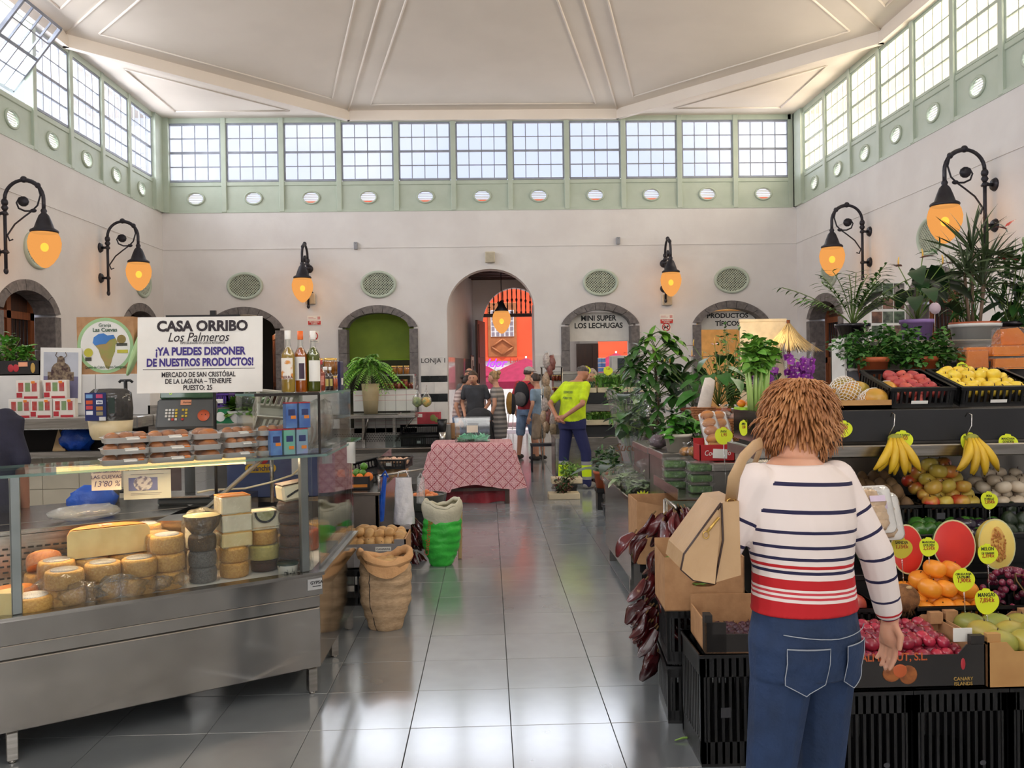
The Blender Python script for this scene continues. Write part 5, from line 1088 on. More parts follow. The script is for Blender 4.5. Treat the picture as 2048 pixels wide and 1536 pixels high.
# ================================================================ the middle: back counters, table, sacks
def fruit_mesh(r, m_, kind='round', name='fruit', seed=0):
 mb=MB();s0=V((seed, seed*2, 0))
 def f(p):
  if kind=='apple':k=1-.16*max(0, abs(p.z)-.55)*2;return V((p.x*(1+.06*p.z), p.y*(1+.06*p.z), p.z*.9*k))
  if kind=='mango':return V((p.x*1.35+.1*p.z*p.z, p.y*.92, p.z*.95))
  if kind=='pear':return V((p.x*(1-.28*max(0, p.z)), p.y*(1-.28*max(0, p.z)), p.z*1.2))
  if kind=='potato':return V((p.x*1.3, p.y, p.z*.85))*(1+.12*noise.noise(p*1.6+s0))
  if kind=='plum':return V((p.x*1.12, p.y, p.z*.96))
  return p
 mb.ell((0, 0, 0), (r, r, r), 16, 10, fn=f);return mesh(name, mb, m_)
def heap(kind_name, me, extras, label, cat, grp, spots, jit=.0, sc=(.9, 1.1), flat=False):
 out=[]
 for p in spots:
  o=bpy.data.objects.new(kind_name, me);C.objects.link(o);o.location=p;o.rotation_euler=(0, 0, U(0, 6.3))if flat else(U(-.5, .5), U(-.5, .5), U(0, 6.3));s=U(*sc);o.scale=(s, s, s)
  tag(o, label, cat, grp);out.append(o)
  for nm, em in extras:q=bpy.data.objects.new(nm, em);C.objects.link(q);q.parent=o
 return out
def stemlet(r, h=.012, m_=None):return('stem', mesh('stem', MB().cyl((0, 0, r*.86), (.003, 0, r*.9+h), .0022, n=5), m_ or woodd))
def grid_spots(x0, x1, y0, y1, z, nx, ny, layers=1, r=.035, slope=0, jit=.006):
 out=[]
 for l in range(layers):
  for j in range(ny-l):
   for i in range(nx-l):
    u=(i+.5+l*.5)/nx;v=(j+.5+l*.5)/ny
    out.append((x0+(x1-x0)*u+U(-jit, jit), y0+(y1-y0)*v+U(-jit, jit), z+r+l*r*1.45+slope*v+U(-.003, .003)))
 return out
# back counter (open chiller) left of the table
YA=11.6;x0, x1=ax(560, YA), ax(892, YA);zt=az(893, YA);w=x1-x0
bc=thing('chiller_counter', 'long stainless chiller counter behind the draped table', 'counter', (x0, YA, 0))
obj('front', MB().box((0, 0, .12), (w, .06, zt), 0, None, .01), steel, bc);obj('top_band', MB().box((-.01, -.02, zt-.07), (w+.01, .07, zt), 0, None, .008), steel_mir, bc);obj('body', MB().box((0, .06, .12), (w, 1.0, zt-.06)), steel_dk, bc)
for x in(.1, w-.1):obj('leg', MB().box((x-.025, .05, 0), (x+.025, .1, .12)), steel, bc)
obj('back_panel', MB().box((0, .95, zt-.06), (w, 1.0, az(852, 12.6))), steel_dk, bc);mb=MB()
for j in range(5):
 for k in range(34):mb.cb((w*.25+k*.036+(j%2)*.018, .945, zt+.03+j*.026), (.02, .006, .012))
obj('perforation', mb, darkm, bc, kind='stuff')
zu=az(826, 12.0);xu=ax(830, 12.0)-x0;obj('upper_shelf', MB().box((.2, .35, zu-.05), (xu, .95, zu), 0, None, .006), steel, bc);obj('shelf_tray', MB().box((.25, .38, zu), (xu-.25, .9, zu+.012)), steel_mir, bc);obj('shelf_glass', MB().box((.2, .35, zu), (xu, .356, zu+.2)).box((xu-.006, .35, zu), (xu, .95, zu+.2)), glass, bc)
for x in(xu*.55, xu*.8):obj('shelf_post', MB().box((x-.02, .88, zt-.06), (x+.02, .92, zu-.05)), steel, bc)
obj('strut', MB().cyl((xu-.04, .45, zu-.05), (xu-.35, .9, zt+.02), .014, n=8), steel, bc);obj('strut', MB().cyl((xu*.62, .5, zu-.05), (xu*.55, .9, zt+.05), .014, n=8), steel, bc)
for y0_, z0_, z1_ in((.9, zu+.03, az(777, 12.6)), (.93, zt+.15, zu-.06)):
 for k in range(6):obj('menu_sheet', MB().box((xu-.95+.155*k, y0_+.02, z0_), (xu-.955+.155*(k+1), y0_+.026, z1_)), paper, bc)
 obj('print_line', MB().box((xu-.93, y0_+.018, z0_+(z1_-z0_)*.75), (xu-.03, y0_+.0195, z0_+(z1_-z0_)*.77)).box((xu-.93, y0_+.018, z0_+(z1_-z0_)*.5), (xu-.03, y0_+.0195, z0_+(z1_-z0_)*.515)), mat('pale_red', (214, 150, 146)), bc)
gb_=obj('chiller_glass', MB().box((w-.85, .1, zt), (w-.3, .106, zt+.17)), clear('dim_glass', (.75, .82, .82), .08, .5), bc)
# black tray inside and things at its right end
t=thing('black_crate', 'black plastic crate tipped inside the chiller counter', 'crate', (ax(838, 12.1), 12.15, zt+.06), .1, rot=(radians(25), 0, .1));crate(t, .55, .35, .16, black_p);obj('tag', MB().box((-.05, -.18, .05), (.0, -.177, .09)), paper, t)
t=thing('fruit_carton', 'red avocado printed carton on the end of the chiller counter', 'carton', (ax(852, 12.3), 12.75, az(847, 12.5)), -.1);obj('carton', MB().box((-.17, -.1, 0), (.17, .1, .17)), mat('red_board', (190, 70, 80), .6, c2=(160, 50, 60)), t);obj('print', MB().ell((.08, -.1, .09), (.045, .003, .05), 12, 8).ell((.13, -.1, .06), (.03, .003, .04), 12, 8), mat('avocado_print', (130, 140, 70), .5), t);obj('label', MB().box((-.15, -.102, .1), (-.08, -.1, .15)), paper, t)
one('carton_stand', MB().box((-.2, -.12, .12), (.2, .12, az(847, 12.5)-.003)), steel, 'steel block under the red avocado carton', 'stand', (ax(852, 12.3), 12.75, 0))
for k, (px, c)in enumerate(((872, (150, 60, 40)), (880, (190, 120, 70)), (888, (170, 70, 60)))):
 t=bottle((ax(px, 12.6), 12.55+.12*(k%2), az(848, 12.5)), .03, .24, liquid('sauce_%d'%k, c), redc, paper, '', ['brown sauce bottle', 'pale sauce bottle', 'reddish sauce bottle'][k]+' beside the red avocado carton')
one('bottle_stand', MB().box((-.14, -.12, .0), (.14, .2, az(848, 12.5)-.0004)), steel_dk, 'dark steel stand under the sauce bottles', 'stand', (ax(881, 12.6), 12.6, 0))
t=thing('black_cup', 'black plastic cup standing in front of the sauce bottles', 'cup', (ax(883, 11.9), 11.9, az(862, 11.9)));obj('cup', MB().lathe([(0, 0), (.05, 0), (.07, .17), (.065, .17), (.045, .01), (0, .01)], 16), black_p, t);obj('rim', MB().lathe([(.07, .165), (.075, .17), (.068, .175)], 16), black_p, t)
one('cup_post', MB().cyl((0, 0, zt), (0, 0, az(862, 11.9)-.002), .05, n=12), steel, 'short steel post under the black cup', 'post', (ax(883, 11.9), 11.9, 0))
for k, px in enumerate((834, 852)):
 t=thing('vegetable_bag', ['clear bag of chopped greens hanging from the chiller shelf', 'clear bag of orange and green chopped vegetables hanging at the shelf end'][k], 'bag', (ax(px, 11.8), 11.8, az(783, 11.8)));obj('contents', MB().ell((0, 0, -.13), (.065, .06, .07), 14, 9, fn=lambda p:p*(1+.2*noise.noise(p*3))), mat('chopped_veg_%d'%k, ((150, 160, 100), (232, 170, 70))[k], .6, c2=((90, 110, 70), (120, 150, 90))[k], scale=26), t);obj('bag', MB().lathe([(.012, .02), (.02, 0), (.07, -.08), (.075, -.15), (.0, -.21)], 14), film, t);obj('knot', MB().ell((0, 0, .01), (.02, .02, .03), 8, 6), filmw, t)
 obj('hook', MB().tube([(0, 0, .03), (0, .0, .08), (0, .12, .1)], .005, 5), steel, t)
# jar shelf and fern
YJ=12.75;z1, z2=az(746, YJ), az(775, YJ);xa, xb=ax(733, YJ), ax(829, YJ)
js=thing('jar_shelf', 'small two tier steel shelf of jars on the chiller counter', 'shelf', (xa, YJ, 0));obj('shelf_board', MB().box((0, 0, z1-.02), (xb-xa, .3, z1)), steel, js);obj('shelf_board', MB().box((0, 0, z2-.02), (xb-xa, .3, z2)), steel, js)
for x in(.012, xb-xa-.012):obj('post', MB().box((x-.012, .02, zt-.06), (x+.012, .045, z1)), steel, js);obj('post', MB().box((x-.012, .26, zt-.06), (x+.012, .285, z1)), steel, js)
for k, px in enumerate((787, 799, 812)):jar((ax(px, YJ), YJ+.1, z1), .045, .13, honey, gold, ['jar of honey beside the fern', 'middle one of the three honey jars on the top shelf', 'jar of honey at the open end of the top shelf'][k], 'honey jars on the top shelf', True)
for k in range(9):jar((ax(768+7*k, YJ), YJ+.06+.09*(k%2), z2), .034, .09+.05*(k in(5, 6)), mat('red_preserve', (186, 80, 40), .3, c2=(140, 50, 30), scale=30), mat('red_lid', (150, 60, 50), .4)if k%2 else gold, 'small jar of red preserve on the lower shelf beside the fern', 'preserve jars on the lower shelf', True)
fr=thing('potted_fern', 'big bright green fern spilling from a pot on the jar shelf', 'plant', (ax(741, 12.4), 12.38, zu+.014));hz=az(782, 12.4)-zu
obj('pot', MB().lathe([(0, .0), (.1, 0), (.12, hz-.02), (.13, hz+.12), (.12, hz+.12), (0, hz+.1)], 18), mat('tan_pot', (190, 170, 130), .6), fr);r_=random.Random(5);mb=MB();sm=MB();fb=az(738, 12.4)-zu
for k in range(70):
 a=r_.uniform(0, 2*pi);el=radians(r_.uniform(5, 88));Lf=r_.uniform(.38, .62);pts=[]
 for j in range(9):u=j/8;rr=Lf*u*cos(el)*.95;pts.append(V((cos(a)*rr, sin(a)*rr, fb+Lf*u*sin(el)-.40*u*u)))
 sm.tube(pts, .003, 3)
 for j in range(1, 9):
  tdir=(pts[j]-pts[j-1]).normalized();sd=tdir.cross(V((0, 0, 1))).normalized()
  for s in(1, -1):
   for q in(0, .5):leaf_mb(mb, pts[j]-(pts[j]-pts[j-1])*q, sd*s+tdir*.5, .075*(1-.5*j/9)+.01, .026, r_.randrange(2), .3, 0, 2)
obj('fronds', mb, [mat('fern_green', (150, 204, 84), .5), mat('fern_green2', (116, 178, 60), .5)], fr, kind='stuff');obj('stems', sm, stemg, fr, kind='stuff')
t=thing('cardboard_box', 'brown cardboard box beyond the chiller counter end', 'box', (ax(897, 13), 13, az(876, 13)));obj('carton', MB().box((-.15, 0, 0), (.15, .25, .22)), cardb, t);obj('flap', MB().box((-.15, -.01, .2), (.15, .0, .24), 0, T(0, 0, 0, 0, -.1)), cardb, t)
t=thing('black_crate', 'black crate under the brown box beyond the chiller counter', 'crate', (ax(897, 13), 13.1, 0));crate(t, .4, .4, az(878, 13), black_p);obj('tag', MB().box((-.05, -.203, .1), (.0, -.2, .14)), paper, t)
# draped table and ballot box
YT=10.5;xa, xb=ax(862, YT), ax(1021, YT);zt=.755;w=xb-xa
cm, n, l=_new('tablecloth_print');b=n['Principled BSDF'];tc=n.new('ShaderNodeTexCoord');b.inputs['Roughness'].default_value=.8
sp=n.new('ShaderNodeSeparateXYZ');l.new(tc.outputs['UV'], sp.inputs[0])
def mth(op, a, b_=None):
 q=n.new('ShaderNodeMath');q.operation=op
 for i, x in enumerate((a, b_)):
  if x is None:continue
  if isinstance(x, (int, float)):q.inputs[i].default_value=x
  else:l.new(x, q.inputs[i])
 return q.outputs[0]
K=1/.066
u_, v_=mth('MULTIPLY', sp.outputs[0], K), mth('MULTIPLY', sp.outputs[1], K)
def fr_(x):return mth('SUBTRACT', mth('FRACT', x), .5)
pu, pv=fr_(mth('MULTIPLY', mth('ADD', u_, v_), .5)), fr_(mth('MULTIPLY', mth('SUBTRACT', u_, v_), .5))
ln=mth('MINIMUM', mth('ABSOLUTE', pu), mth('ABSOLUTE', pv));line=mth('LESS_THAN', ln, .035)
qu, qv=fr_(u_), fr_(v_);r2=mth('SQRT', mth('ADD', mth('MULTIPLY', qu, qu), mth('MULTIPLY', qv, qv)))
dot=mth('LESS_THAN', r2, .11);ring=mth('LESS_THAN', mth('ABSOLUTE', mth('SUBTRACT', r2, .34)), .04)
ang=mth('ARCTAN2', qu, qv);pet=mth('GREATER_THAN', mth('SINE', mth('ADD', mth('MULTIPLY', ang, 8), mth('MULTIPLY', r2, 30))), .55)
msk=mth('MAXIMUM', mth('MULTIPLY', line, 1.0), mth('MAXIMUM', dot, mth('MULTIPLY', mth('MAXIMUM', ring, pet), .55)))
mx=n.new('ShaderNodeMix');mx.data_type='RGBA';l.new(msk, mx.inputs[0]);mx.inputs[6].default_value=(*L3((226, 180, 182)), 1);mx.inputs[7].default_value=(*L3((150, 44, 52)), 1);l.new(mx.outputs[2], b.inputs['Base Color'])
tb=thing('table', 'dark wooden table in the aisle under a red patterned cloth', 'table', (xa, YT, 0));obj('tabletop', MB().box((.03, .03, zt-.04), (w-.03, .62, zt)), woodd, tb)
for x in(.06, w-.06):
 for y in(.06, .58):obj('leg', MB().box((x-.028, y-.028, 0), (x+.028, y+.028, zt-.04)), woodd, tb)
for y in(.06, .58):obj('stretcher', MB().box((.06, y-.012, .16), (w-.06, y+.012, .2)), woodd, tb)
cl=MB();vs=[];fs=[];uv=[]
prof=[(-.0-.02*(j/8), -.53*(j/8))for j in range(8, 0, -1)]
NU=60;rowsN=8+6
for j in range(rowsN+1):
 for i in range(NU+1):
  u=i/NU;s_=-.13+(w+.26)*u;side_d=max(0, -s_, s_-w);x=min(max(s_, 0), w)
  sx1=(-1 if s_<0 else 1)
  if j<8:
   f=1-j/8;y=-.005-.05*f-.02*f*sin(u*22)-.015*f*sin(u*41+1);z=zt+.004-(.54+.03*sin(u*9)+(.04 if u<.3 else 0))*f;v=-.54*f
   x2=x+sx1*side_d*(.25+1.05*f)+.03*f*(u-.5);z-=side_d*.25*(1-f)
  else:
   f=(j-8)/6;y=.64*f;z=zt+.004-(side_d*2.2 if side_d else 0);v=.64*f;x2=x+sx1*(.012+.1*side_d)*(side_d>0)
  vs.append((x2, y, z));uv.append((s_, v))
for j in range(rowsN):
 for i in range(NU):a=j*(NU+1)+i;fs.append((a, a+1, a+NU+2, a+NU+1))
cl.add(vs, fs, 0, True);me=mesh('tablecloth', cl, cm);ul=me.uv_layers.new(name='UVMap')
for lp in me.loops:ul.data[lp.index].uv=uv[lp.vertex_index]
o=one('tablecloth', None, None, 'pink and dark red patterned cloth draped over the aisle table', 'tablecloth', (xa, YT, 0))if False else tag(obj('tablecloth', None, None, None, (xa, YT, 0), me=me), 'pink and dark red patterned cloth draped over the aisle table', 'tablecloth')
redb=mat('red_satin', (150, 22, 36), .45, c2=(110, 14, 26), scale=4, bump=.25, bscale=9, sheen=.3)
a, b=ax(893, YT+.1), ax(1008, YT+.1);mb=MB();mb.sheet(lambda u, v:V(((a+b)/2+(u-.5)*(b-a)*(1+.12*(1-v)**2), .02*sin(u*17)*(1-v)+.02*sin(u*7), .004+.4*v+.012*sin(u*9)*(1-v))), 36, 10);mb.sheet(lambda u, v:V(((a+b)/2+(u-.5)*(b-a), .4*v, .404)), 4, 2)
mb.sheet(lambda u, v:V((b+.03*(1-v), .4*u, .004+.4*v)), 6, 6);mb.sheet(lambda u, v:V((a-.03*(1-v), .4*u, .004+.4*v)), 6, 6);one('red_drape', mb, redb, 'dark red satin drape over a box under the aisle table', 'drape', (0, YT+.14, 0))
xa2, xb2=ax(909, YT+.3), ax(978, YT+.3);bw=xb2-xa2;bh=.3;bx=thing('ballot_box', 'clear acrylic ballot box with green slips on the aisle table', 'box', ((xa2+xb2)/2, YT+.17, zt+.006))
acr=clear('clear_acrylic', (.97, .975, .97), .05, .5)
for nm, a, b in(('wall', (-bw/2, 0, 0), (bw/2, .006, bh)), ('wall', (-bw/2, .28, 0), (bw/2, .286, bh)), ('wall', (-bw/2, 0, 0), (-bw/2+.006, .286, bh)), ('wall', (bw/2-.006, 0, 0), (bw/2, .286, bh)), ('base', (-bw/2, 0, 0), (bw/2, .286, .006))):obj(nm, MB().box(a, b), acr, bx)
obj('lid', MB().box((-bw/2-.01, -.01, bh), (bw/2+.01, .296, bh+.008)).box((-bw/2-.01, -.012, bh-.03), (bw/2+.01, -.008, bh+.008)), clear('lid_acrylic', (.96, .96, .96), .04, .4, haze=.05), bx);obj('notice', MB().box((-.07, -.003, .12), (.07, -.001, .21)), mat('cream_card', (236, 222, 200)), bx)
mint=mat('mint_slip', (176, 244, 212), .6, c2=(156, 232, 196), rv=.1);slip=mesh('ballot_slip', MB().box((-.045, -.03, 0), (.045, .03, .0015)).box((-.045, -.03, 0), (.045, .03, .0015), 0, T(0, .028, .01, 0, .7)), mint)
for k in range(46):
 o=obj('ballot_slip', None, None, None, ((xa2+xb2)/2+U(-bw/2+.05, bw/2-.05), YT+.17+U(.06, .23), zt+.016+.055*U(0, 1)**1.3), (U(-.6, .6), U(-.6, .6), U(0, 6)), me=slip);tag(o, 'folded mint green slip in the clear ballot box', 'paper', 'slips in the ballot box')
# produce stand by the aisle, hanging bags, basin
YS2=7.0;xa, xb=ax(600, YS2), ax(754, YS2);zs=az(986, YS2)
sd2=thing('produce_stand', 'grey steel produce stand beside the aisle behind the counter', 'stand', (xa, YS2, 0));w=xb-xa
obj('side_panel', MB().box((0, 0, .06), (w, .03, zs), 0, None, .004), mat('brown_steel', (128, 120, 112), .4, .6), sd2);obj('worktop', MB().box((-.01, -.01, zs), (w+.01, 1.6, zs+.025), 0, None, .004), steel, sd2);obj('side_panel', MB().box((w-.03, 0, .06), (w, 1.6, zs)), steel, sd2)
for x, y in((.03, .05), (w-.03, .05), (w-.03, 1.5)):obj('leg', MB().cyl((x, y, 0), (x, y, .07), .02, n=8), black_p, sd2)
obj('glass_guard', MB().box((w-.01, .0, zs+.025), (w-.004, 1.0, zs+.3)), glass, sd2)
zs+=.026
t=thing('fruit_box', 'black printed cardboard box of limes and oranges on the produce stand', 'box', (ax(712, 7.2), 7.3, zs), .05)
mb=MB();hh=az(950, 7.1)-zs;mb.box((-.22, -.16, 0), (.1, -.15, hh));mb.box((-.22, .15, 0), (.1, .16, hh));mb.box((.09, -.16, 0), (.1, .16, hh));mb.box((-.22, -.16, 0), (-.21, .16, hh));mb.box((-.22, -.16, 0), (.1, .16, .01));obj('carton', mb, cardd, t)
obj('print', MB().box((-.05, -.162, hh*.2), (.08, -.16, hh*.42)), mat('orange_print', (214, 130, 40), .5), t);lime=fruit_mesh(.032, mat('lime_green', (96, 150, 50), .35, c2=(70, 120, 36)), name='lime');orng=fruit_mesh(.036, mat('orange_peel', (236, 130, 40), .45, c2=(224, 110, 30), bump=.1, bscale=300), name='orange')
x_=ax(712, 7.2)
heap('lime', lime, [stemlet(.032)], 'green lime in the black box on the produce stand', 'lime', 'limes on the produce stand', [(x_-.08+.06*(k%3), 7.22+.07*(k//3), zs+hh+.02+.05*(k%2)*(k>2))for k in range(6)])
heap('orange', orng, [stemlet(.036, .004)], 'orange in front of the limes on the produce stand', 'orange', 'oranges on the produce stand', [(x_-.12+.07*k, 7.18+.03*(k%2), zs+hh-.01)for k in range(4)]+[(x_-.15+.075*k, 7.28, zs+hh+.015)for k in range(2)])
t=thing('black_crate', 'black plastic crate tilted behind the limes', 'crate', (ax(728, 7.7), 7.75, az(952, 7.7)), .3, rot=(.35, -.2, .3));crate(t, .3, .3, .1, black_p);obj('tag', MB().box((-.03, -.153, .03), (.02, -.15, .06)), paper, t)
t=thing('black_crate', 'flat black plastic crate of onions on the produce stand', 'crate', (ax(783, 8.1), 8.15, az(932, 8.1)), -.12);crate(t, .30, .34, .09, black_p);obj('tag', MB().box((-.03, -.174, .03), (.02, -.171, .06)), paper, t);onion=fruit_mesh(.035, mat('pale_onion', (226, 190, 160), .4, c2=(206, 160, 130)), 'apple', name='onion')
heap('onion', onion, [stemlet(.03, .015)], 'pale onion in the flat black crate', 'onion', 'onions in the flat crate', [(ax(783, 8.1)+.065*(i-1.2), 8.06+.09*j, az(932, 8.1)+.06)for i in range(4)for j in range(3)])
t=thing('cardboard_box', 'brown cardboard box propping up the flat onion crate', 'box', (ax(783, 8.1), 8.15, zs));obj('carton', MB().box((-.11, -.12, 0), (.13, .12, az(932, 8.1)-zs-.002)), cardb, t);obj('tape', MB().box((-.02, -.122, 0), (.02, -.12, az(932, 8.1)-zs-.005)), mat('tan_tape', (206, 166, 120), .4), t)
t=thing('carrier_bags', 'white plastic carrier bag hanging at the produce stand corner', 'bag', (ax(805, 7.25), 7.2, az(952, 7.2)));t.name='carrier_bag'
wb_=mat('white_bag', (226, 222, 222), .35, c2=(214, 210, 212), scale=6, bump=.35, bscale=12)
def hangbag(w, h, d, seed):
 s0=V((seed, 3, 1));return MB().sheet(lambda u, v:V((w*(.5+.5*v*.35)*cos(2*pi*u)*(1+.1*noise.noise(V((cos(2*pi*u)*2, sin(2*pi*u)*2, v*3))+s0)), d*(.3+.7*v)*sin(2*pi*u)*(1+.5*noise.noise(V((cos(2*pi*u)*2, sin(2*pi*u), v*4))+s0)), -h*v)), 34, 14, wrap=True)
obj('bag', hangbag(.135, .39, .06, 1), wb_, t);obj('handle', MB().tube([(-.05, 0, -.01), (-.04, .0, .05), (.02, 0, .06), (.05, 0, -.01)], .012, 6, flat=.4), wb_, t)
t=thing('carrier_bag', 'bright blue plastic bag strip hanging beside the white carrier bag', 'bag', (ax(768, 7.15), 7.1, az(948, 7.1)), -.3, rot=(0, .12, -.3));obj('bag', hangbag(.035, .38, .04, 4), mat('blue_bag', (26, 92, 200)), t);obj('handle', MB().tube([(-.03, 0, -.01), (0, 0, .04), (.03, 0, -.01)], .008, 6), mat('blue_bag', (26, 92, 200)), t)
t=thing('carrier_bag', 'bunched translucent white bag hanging behind the white carrier bag', 'bag', (ax(838, 7.5), 7.5, az(953, 7.5)));obj('bag', hangbag(.06, .22, .06, 7), filmw, t);obj('handle', MB().tube([(-.03, 0, -.01), (0, 0, .04), (.03, 0, -.01)], .008, 6), filmw, t)
t=thing('bag_rail', 'steel rail with bags at the produce stand corner', 'rail', (ax(754, 7), 7.0, 0));zr_=az(946, 7.15);obj('post', MB().cyl((-.01, .1, zs), (-.01, .1, zr_), .012, n=8), steel, t);obj('arm', MB().cyl((-.01, .1, zr_), (.33, .52, zr_), .01, n=8), steel, t)
driedm=mat('dried_pepper', (92, 22, 26), .25, c2=(48, 12, 16), scale=8, rv=.35, coat=.4)
def pepper_mesh(seed, L=.13, r=.026):
 s0=V((seed*2.3, seed, 5));mb=MB()
 def f(u, v):
  a=2*pi*u;rr=r*(sin(pi*(v*.86+.1))**.7)*(1+.45*noise.noise(V((cos(a)*1.6, sin(a)*1.6, v*3))+s0))*(1+.25*cos(3*a+seed));return V((rr*cos(a), rr*.62*sin(a)+.02*sin(v*3), -L*v))
 return mesh('pepper', mb.sheet(f, 12, 8, wrap=True), driedm)
peps=[pepper_mesh(k)for k in range(5)];pst=mesh('stem', MB().cyl((0, 0, .02), (0, 0, -.01), .004, n=5), mat('dry_stem', (120, 90, 50), .7))
def string_of(name, label, loc, n, w, d, h, fn=None):
 t=thing(name, label, 'pepper string', loc);r=random.Random(n)
 obj('string', MB().cyl((0, 0, 0), (0, 0, -h), .006, n=5), mat('twine', (170, 140, 90), .8), t)
 for k in range(n):
  u=(k+.5)/n;a=r.uniform(0, 2*pi);wk=(fn(u)if fn else 1);p=V((cos(a)*w*wk*r.uniform(.2, 1), sin(a)*d*wk*r.uniform(.2, 1), -h*u+.02));dd=V((cos(a)*.9, sin(a)*.9, -1.1));o=bpy.data.objects.new('pepper', r.choice(peps));C.objects.link(o);o.parent=t;o.matrix_local=MX.Translation(p)@(-dd).to_track_quat('Z', 'Y').to_matrix().to_4x4()@MX.Rotation(r.uniform(0, 6), 4, 'Z')@MX.Scale(r.uniform(.85, 1.25), 4)
  q=bpy.data.objects.new('stem', pst);C.objects.link(q);q.parent=o
 return t
string_of('pepper_string', 'dark dried pepper string under the white carrier bag', (ax(815, 7.3), 7.35, az(1040, 7.3)), 34, .11, .1, .34)
YB2=9.0;t=thing('basin', 'grey basin of oranges on the floor by the patterned table', 'basin', (ax(845, YB2), YB2+.15, az(1020, YB2)));obj('bowl', MB().lathe([(0, 0), (.17, 0), (.21, .15), (.225, .16), (.2, .15), (.16, .02), (0, .02)], 24), mat('grey_basin', (86, 90, 82), .5), t);obj('rim', MB().lathe([(.205, .15), (.23, .165), (.2, .165)], 24), mat('grey_basin', (86, 90, 82), .5), t)
pers=fruit_mesh(.045, mat('persimmon', (228, 140, 80), .4, c2=(206, 110, 56)), 'apple', name='orange');heap('orange', pers, [stemlet(.042, .004)], 'orange in the grey basin', 'orange', 'oranges in the basin', [(ax(845, YB2)+.1*cos(k*1.05)*(k>0), YB2+.15+.1*sin(k*1.05)*(k>0), az(1020, YB2)+.14+.03*(k==0))for k in range(7)])
one('basin_stand', MB().box((-.15, -.15, 0), (.15, .15, az(1020, YB2)-.002), 0, None, .01), black_p, 'low black block under the orange basin', 'stand', (ax(845, YB2), YB2+.15, 0))
# sacks and potato box
jute=mat('woven_sack', (202, 170, 134), .8, c2=(182, 150, 114), scale=30, bump=.3, bscale=120, st=(1, 1, 3));gsack=mat('green_sack', (66, 200, 70), .5, c2=(48, 172, 54), scale=7, bump=.3, bscale=14);linen=mat('pale_sack_lining', (206, 200, 176), .7, c2=(190, 184, 160), bump=.3, bscale=30)
def sack(w, d, h, seed, foot=.55, skew=.0):
 s0=V((seed*1.3, 7, seed))
 def f(u, v):
  a=2*pi*u;k=foot+(1-foot)*min(1, v*2.2)**.7;k*=1-.14*max(0, v-.75)*2;p=V((cos(a), sin(a), v*2.4));wr=.05*sin(v*40+2.5*noise.noise(p*2+s0))*(.5+.5*noise.noise(p*3+s0));k*=1+.10*noise.noise(p*1.6+s0)+wr
  return V((w/2*k*cos(a)+skew*v, d/2*k*sin(a), h*(v**.95)+(.02*noise.noise(V((cos(a)*2, sin(a)*2, seed)))if v>.8 else 0)+.06*h*(v>.9)*sin(a*2+1)))
 def rim(u, v):
  a=2*pi*u;b=2*pi*v;p=f(u, .985);n_=V((cos(a), sin(a), 0));wob=1+.5*noise.noise(V((cos(a)*3, sin(a)*3, seed+2)));return p+(n_*cos(b)*.024+V((0, 0, sin(b)*.03)))*wob
 return MB().sheet(f, 48, 44, wrap=True).add([f(k/24, 0)for k in range(24)], [list(range(24))[::-1]]), MB().sheet(rim, 40, 8, wrap=True), f
pot_m=mat('potato_skin', (206, 166, 110), .6, c2=(180, 136, 84), scale=12, bump=.15, rv=.1);ptm=fruit_mesh(.04, pot_m, 'potato', name='potato', seed=3);eye=('eye', mesh('eye', MB().ell((.03, -.02, .02), (.004, .004, .003), 6, 4), woodd))
def fillup(loc, w, d, z, lab, grp):return heap('potato', ptm, [eye], lab, 'potato', grp, [(loc[0]+w*cos(2.4*k)*(k/12)**.5, loc[1]+d*sin(2.4*k)*(k/12)**.5, z+U(0, .03))for k in range(12)], sc=(.8, 1.15))
Yk=5.42;xk=ax(764, Yk);t=thing('sack', 'open brown woven sack of potatoes standing beside the cheese counter', 'sack', (xk, Yk, 0));A, B_, f=sack(.325, .26, .46, 1, .6);obj('sack', A, jute, t);obj('rolled_rim', B_, mat('sack_rim', (222, 172, 122), .8, c2=(206, 156, 106), bump=.3, bscale=40), t);obj('seam', MB().tube([f(.66, v/12)*1.01 for v in range(13)], .003, 4), BLACK(), t)
obj('collar', MB().sheet(lambda u, v:f(u*.5+.5, .99)+V((0, -.012-.02*v, .02-(.05+.05*abs(sin(u*3)))*v)), 16, 4), mat('sack_rim', (222, 172, 122)), t)
fillup((xk, Yk), .09, .08, .40, 'potato inside the open brown sack', 'potatoes in the brown sack')
Yg=7.2;xg=ax(876, Yg);t=thing('sack', 'bright green sack with a pale rolled lining beside the aisle', 'sack', (xg, Yg, 0));A, B_, f=sack(.32, .3, .44, 4, .55, .02);obj('sack', A, gsack, t);mb=MB();mb.sheet(lambda u, v:f(u, .99)+V((cos(2*pi*u)*.02*sin(pi*v), sin(2*pi*u)*.02*sin(pi*v), .06*(1-v)-.09*v*v+.03))*1.0, 36, 6, wrap=True);obj('lining', mb, linen, t);obj('rolled_rim', MB().sheet(lambda u, v:f(u, .99)+V((cos(2*pi*u)*(.012*cos(2*pi*v)-.01), sin(2*pi*u)*.012*cos(2*pi*v), .085+.02*sin(2*pi*v)+.02*noise.noise(V((cos(2*pi*u)*2, sin(2*pi*u)*2, 1))))), 36, 6, wrap=True), linen, t)
text('Canabradang', .055, t, f(.66, .55)+V((-.02, -.012, 0)), (pi/2, -pi/2+.1, 0), mat('red_ink', (176, 60, 30)), shear=.2)
one('sack_contents', MB().ell((0, 0, 0), (.14, .13, .05), 16, 6), mat('pale_beans', (214, 204, 180), .7, c2=(190, 176, 150), scale=60, bump=.4, bscale=90), 'pale dry goods filling the bright green sack', 'beans', (xg+.02, Yg, .43), kind='stuff')
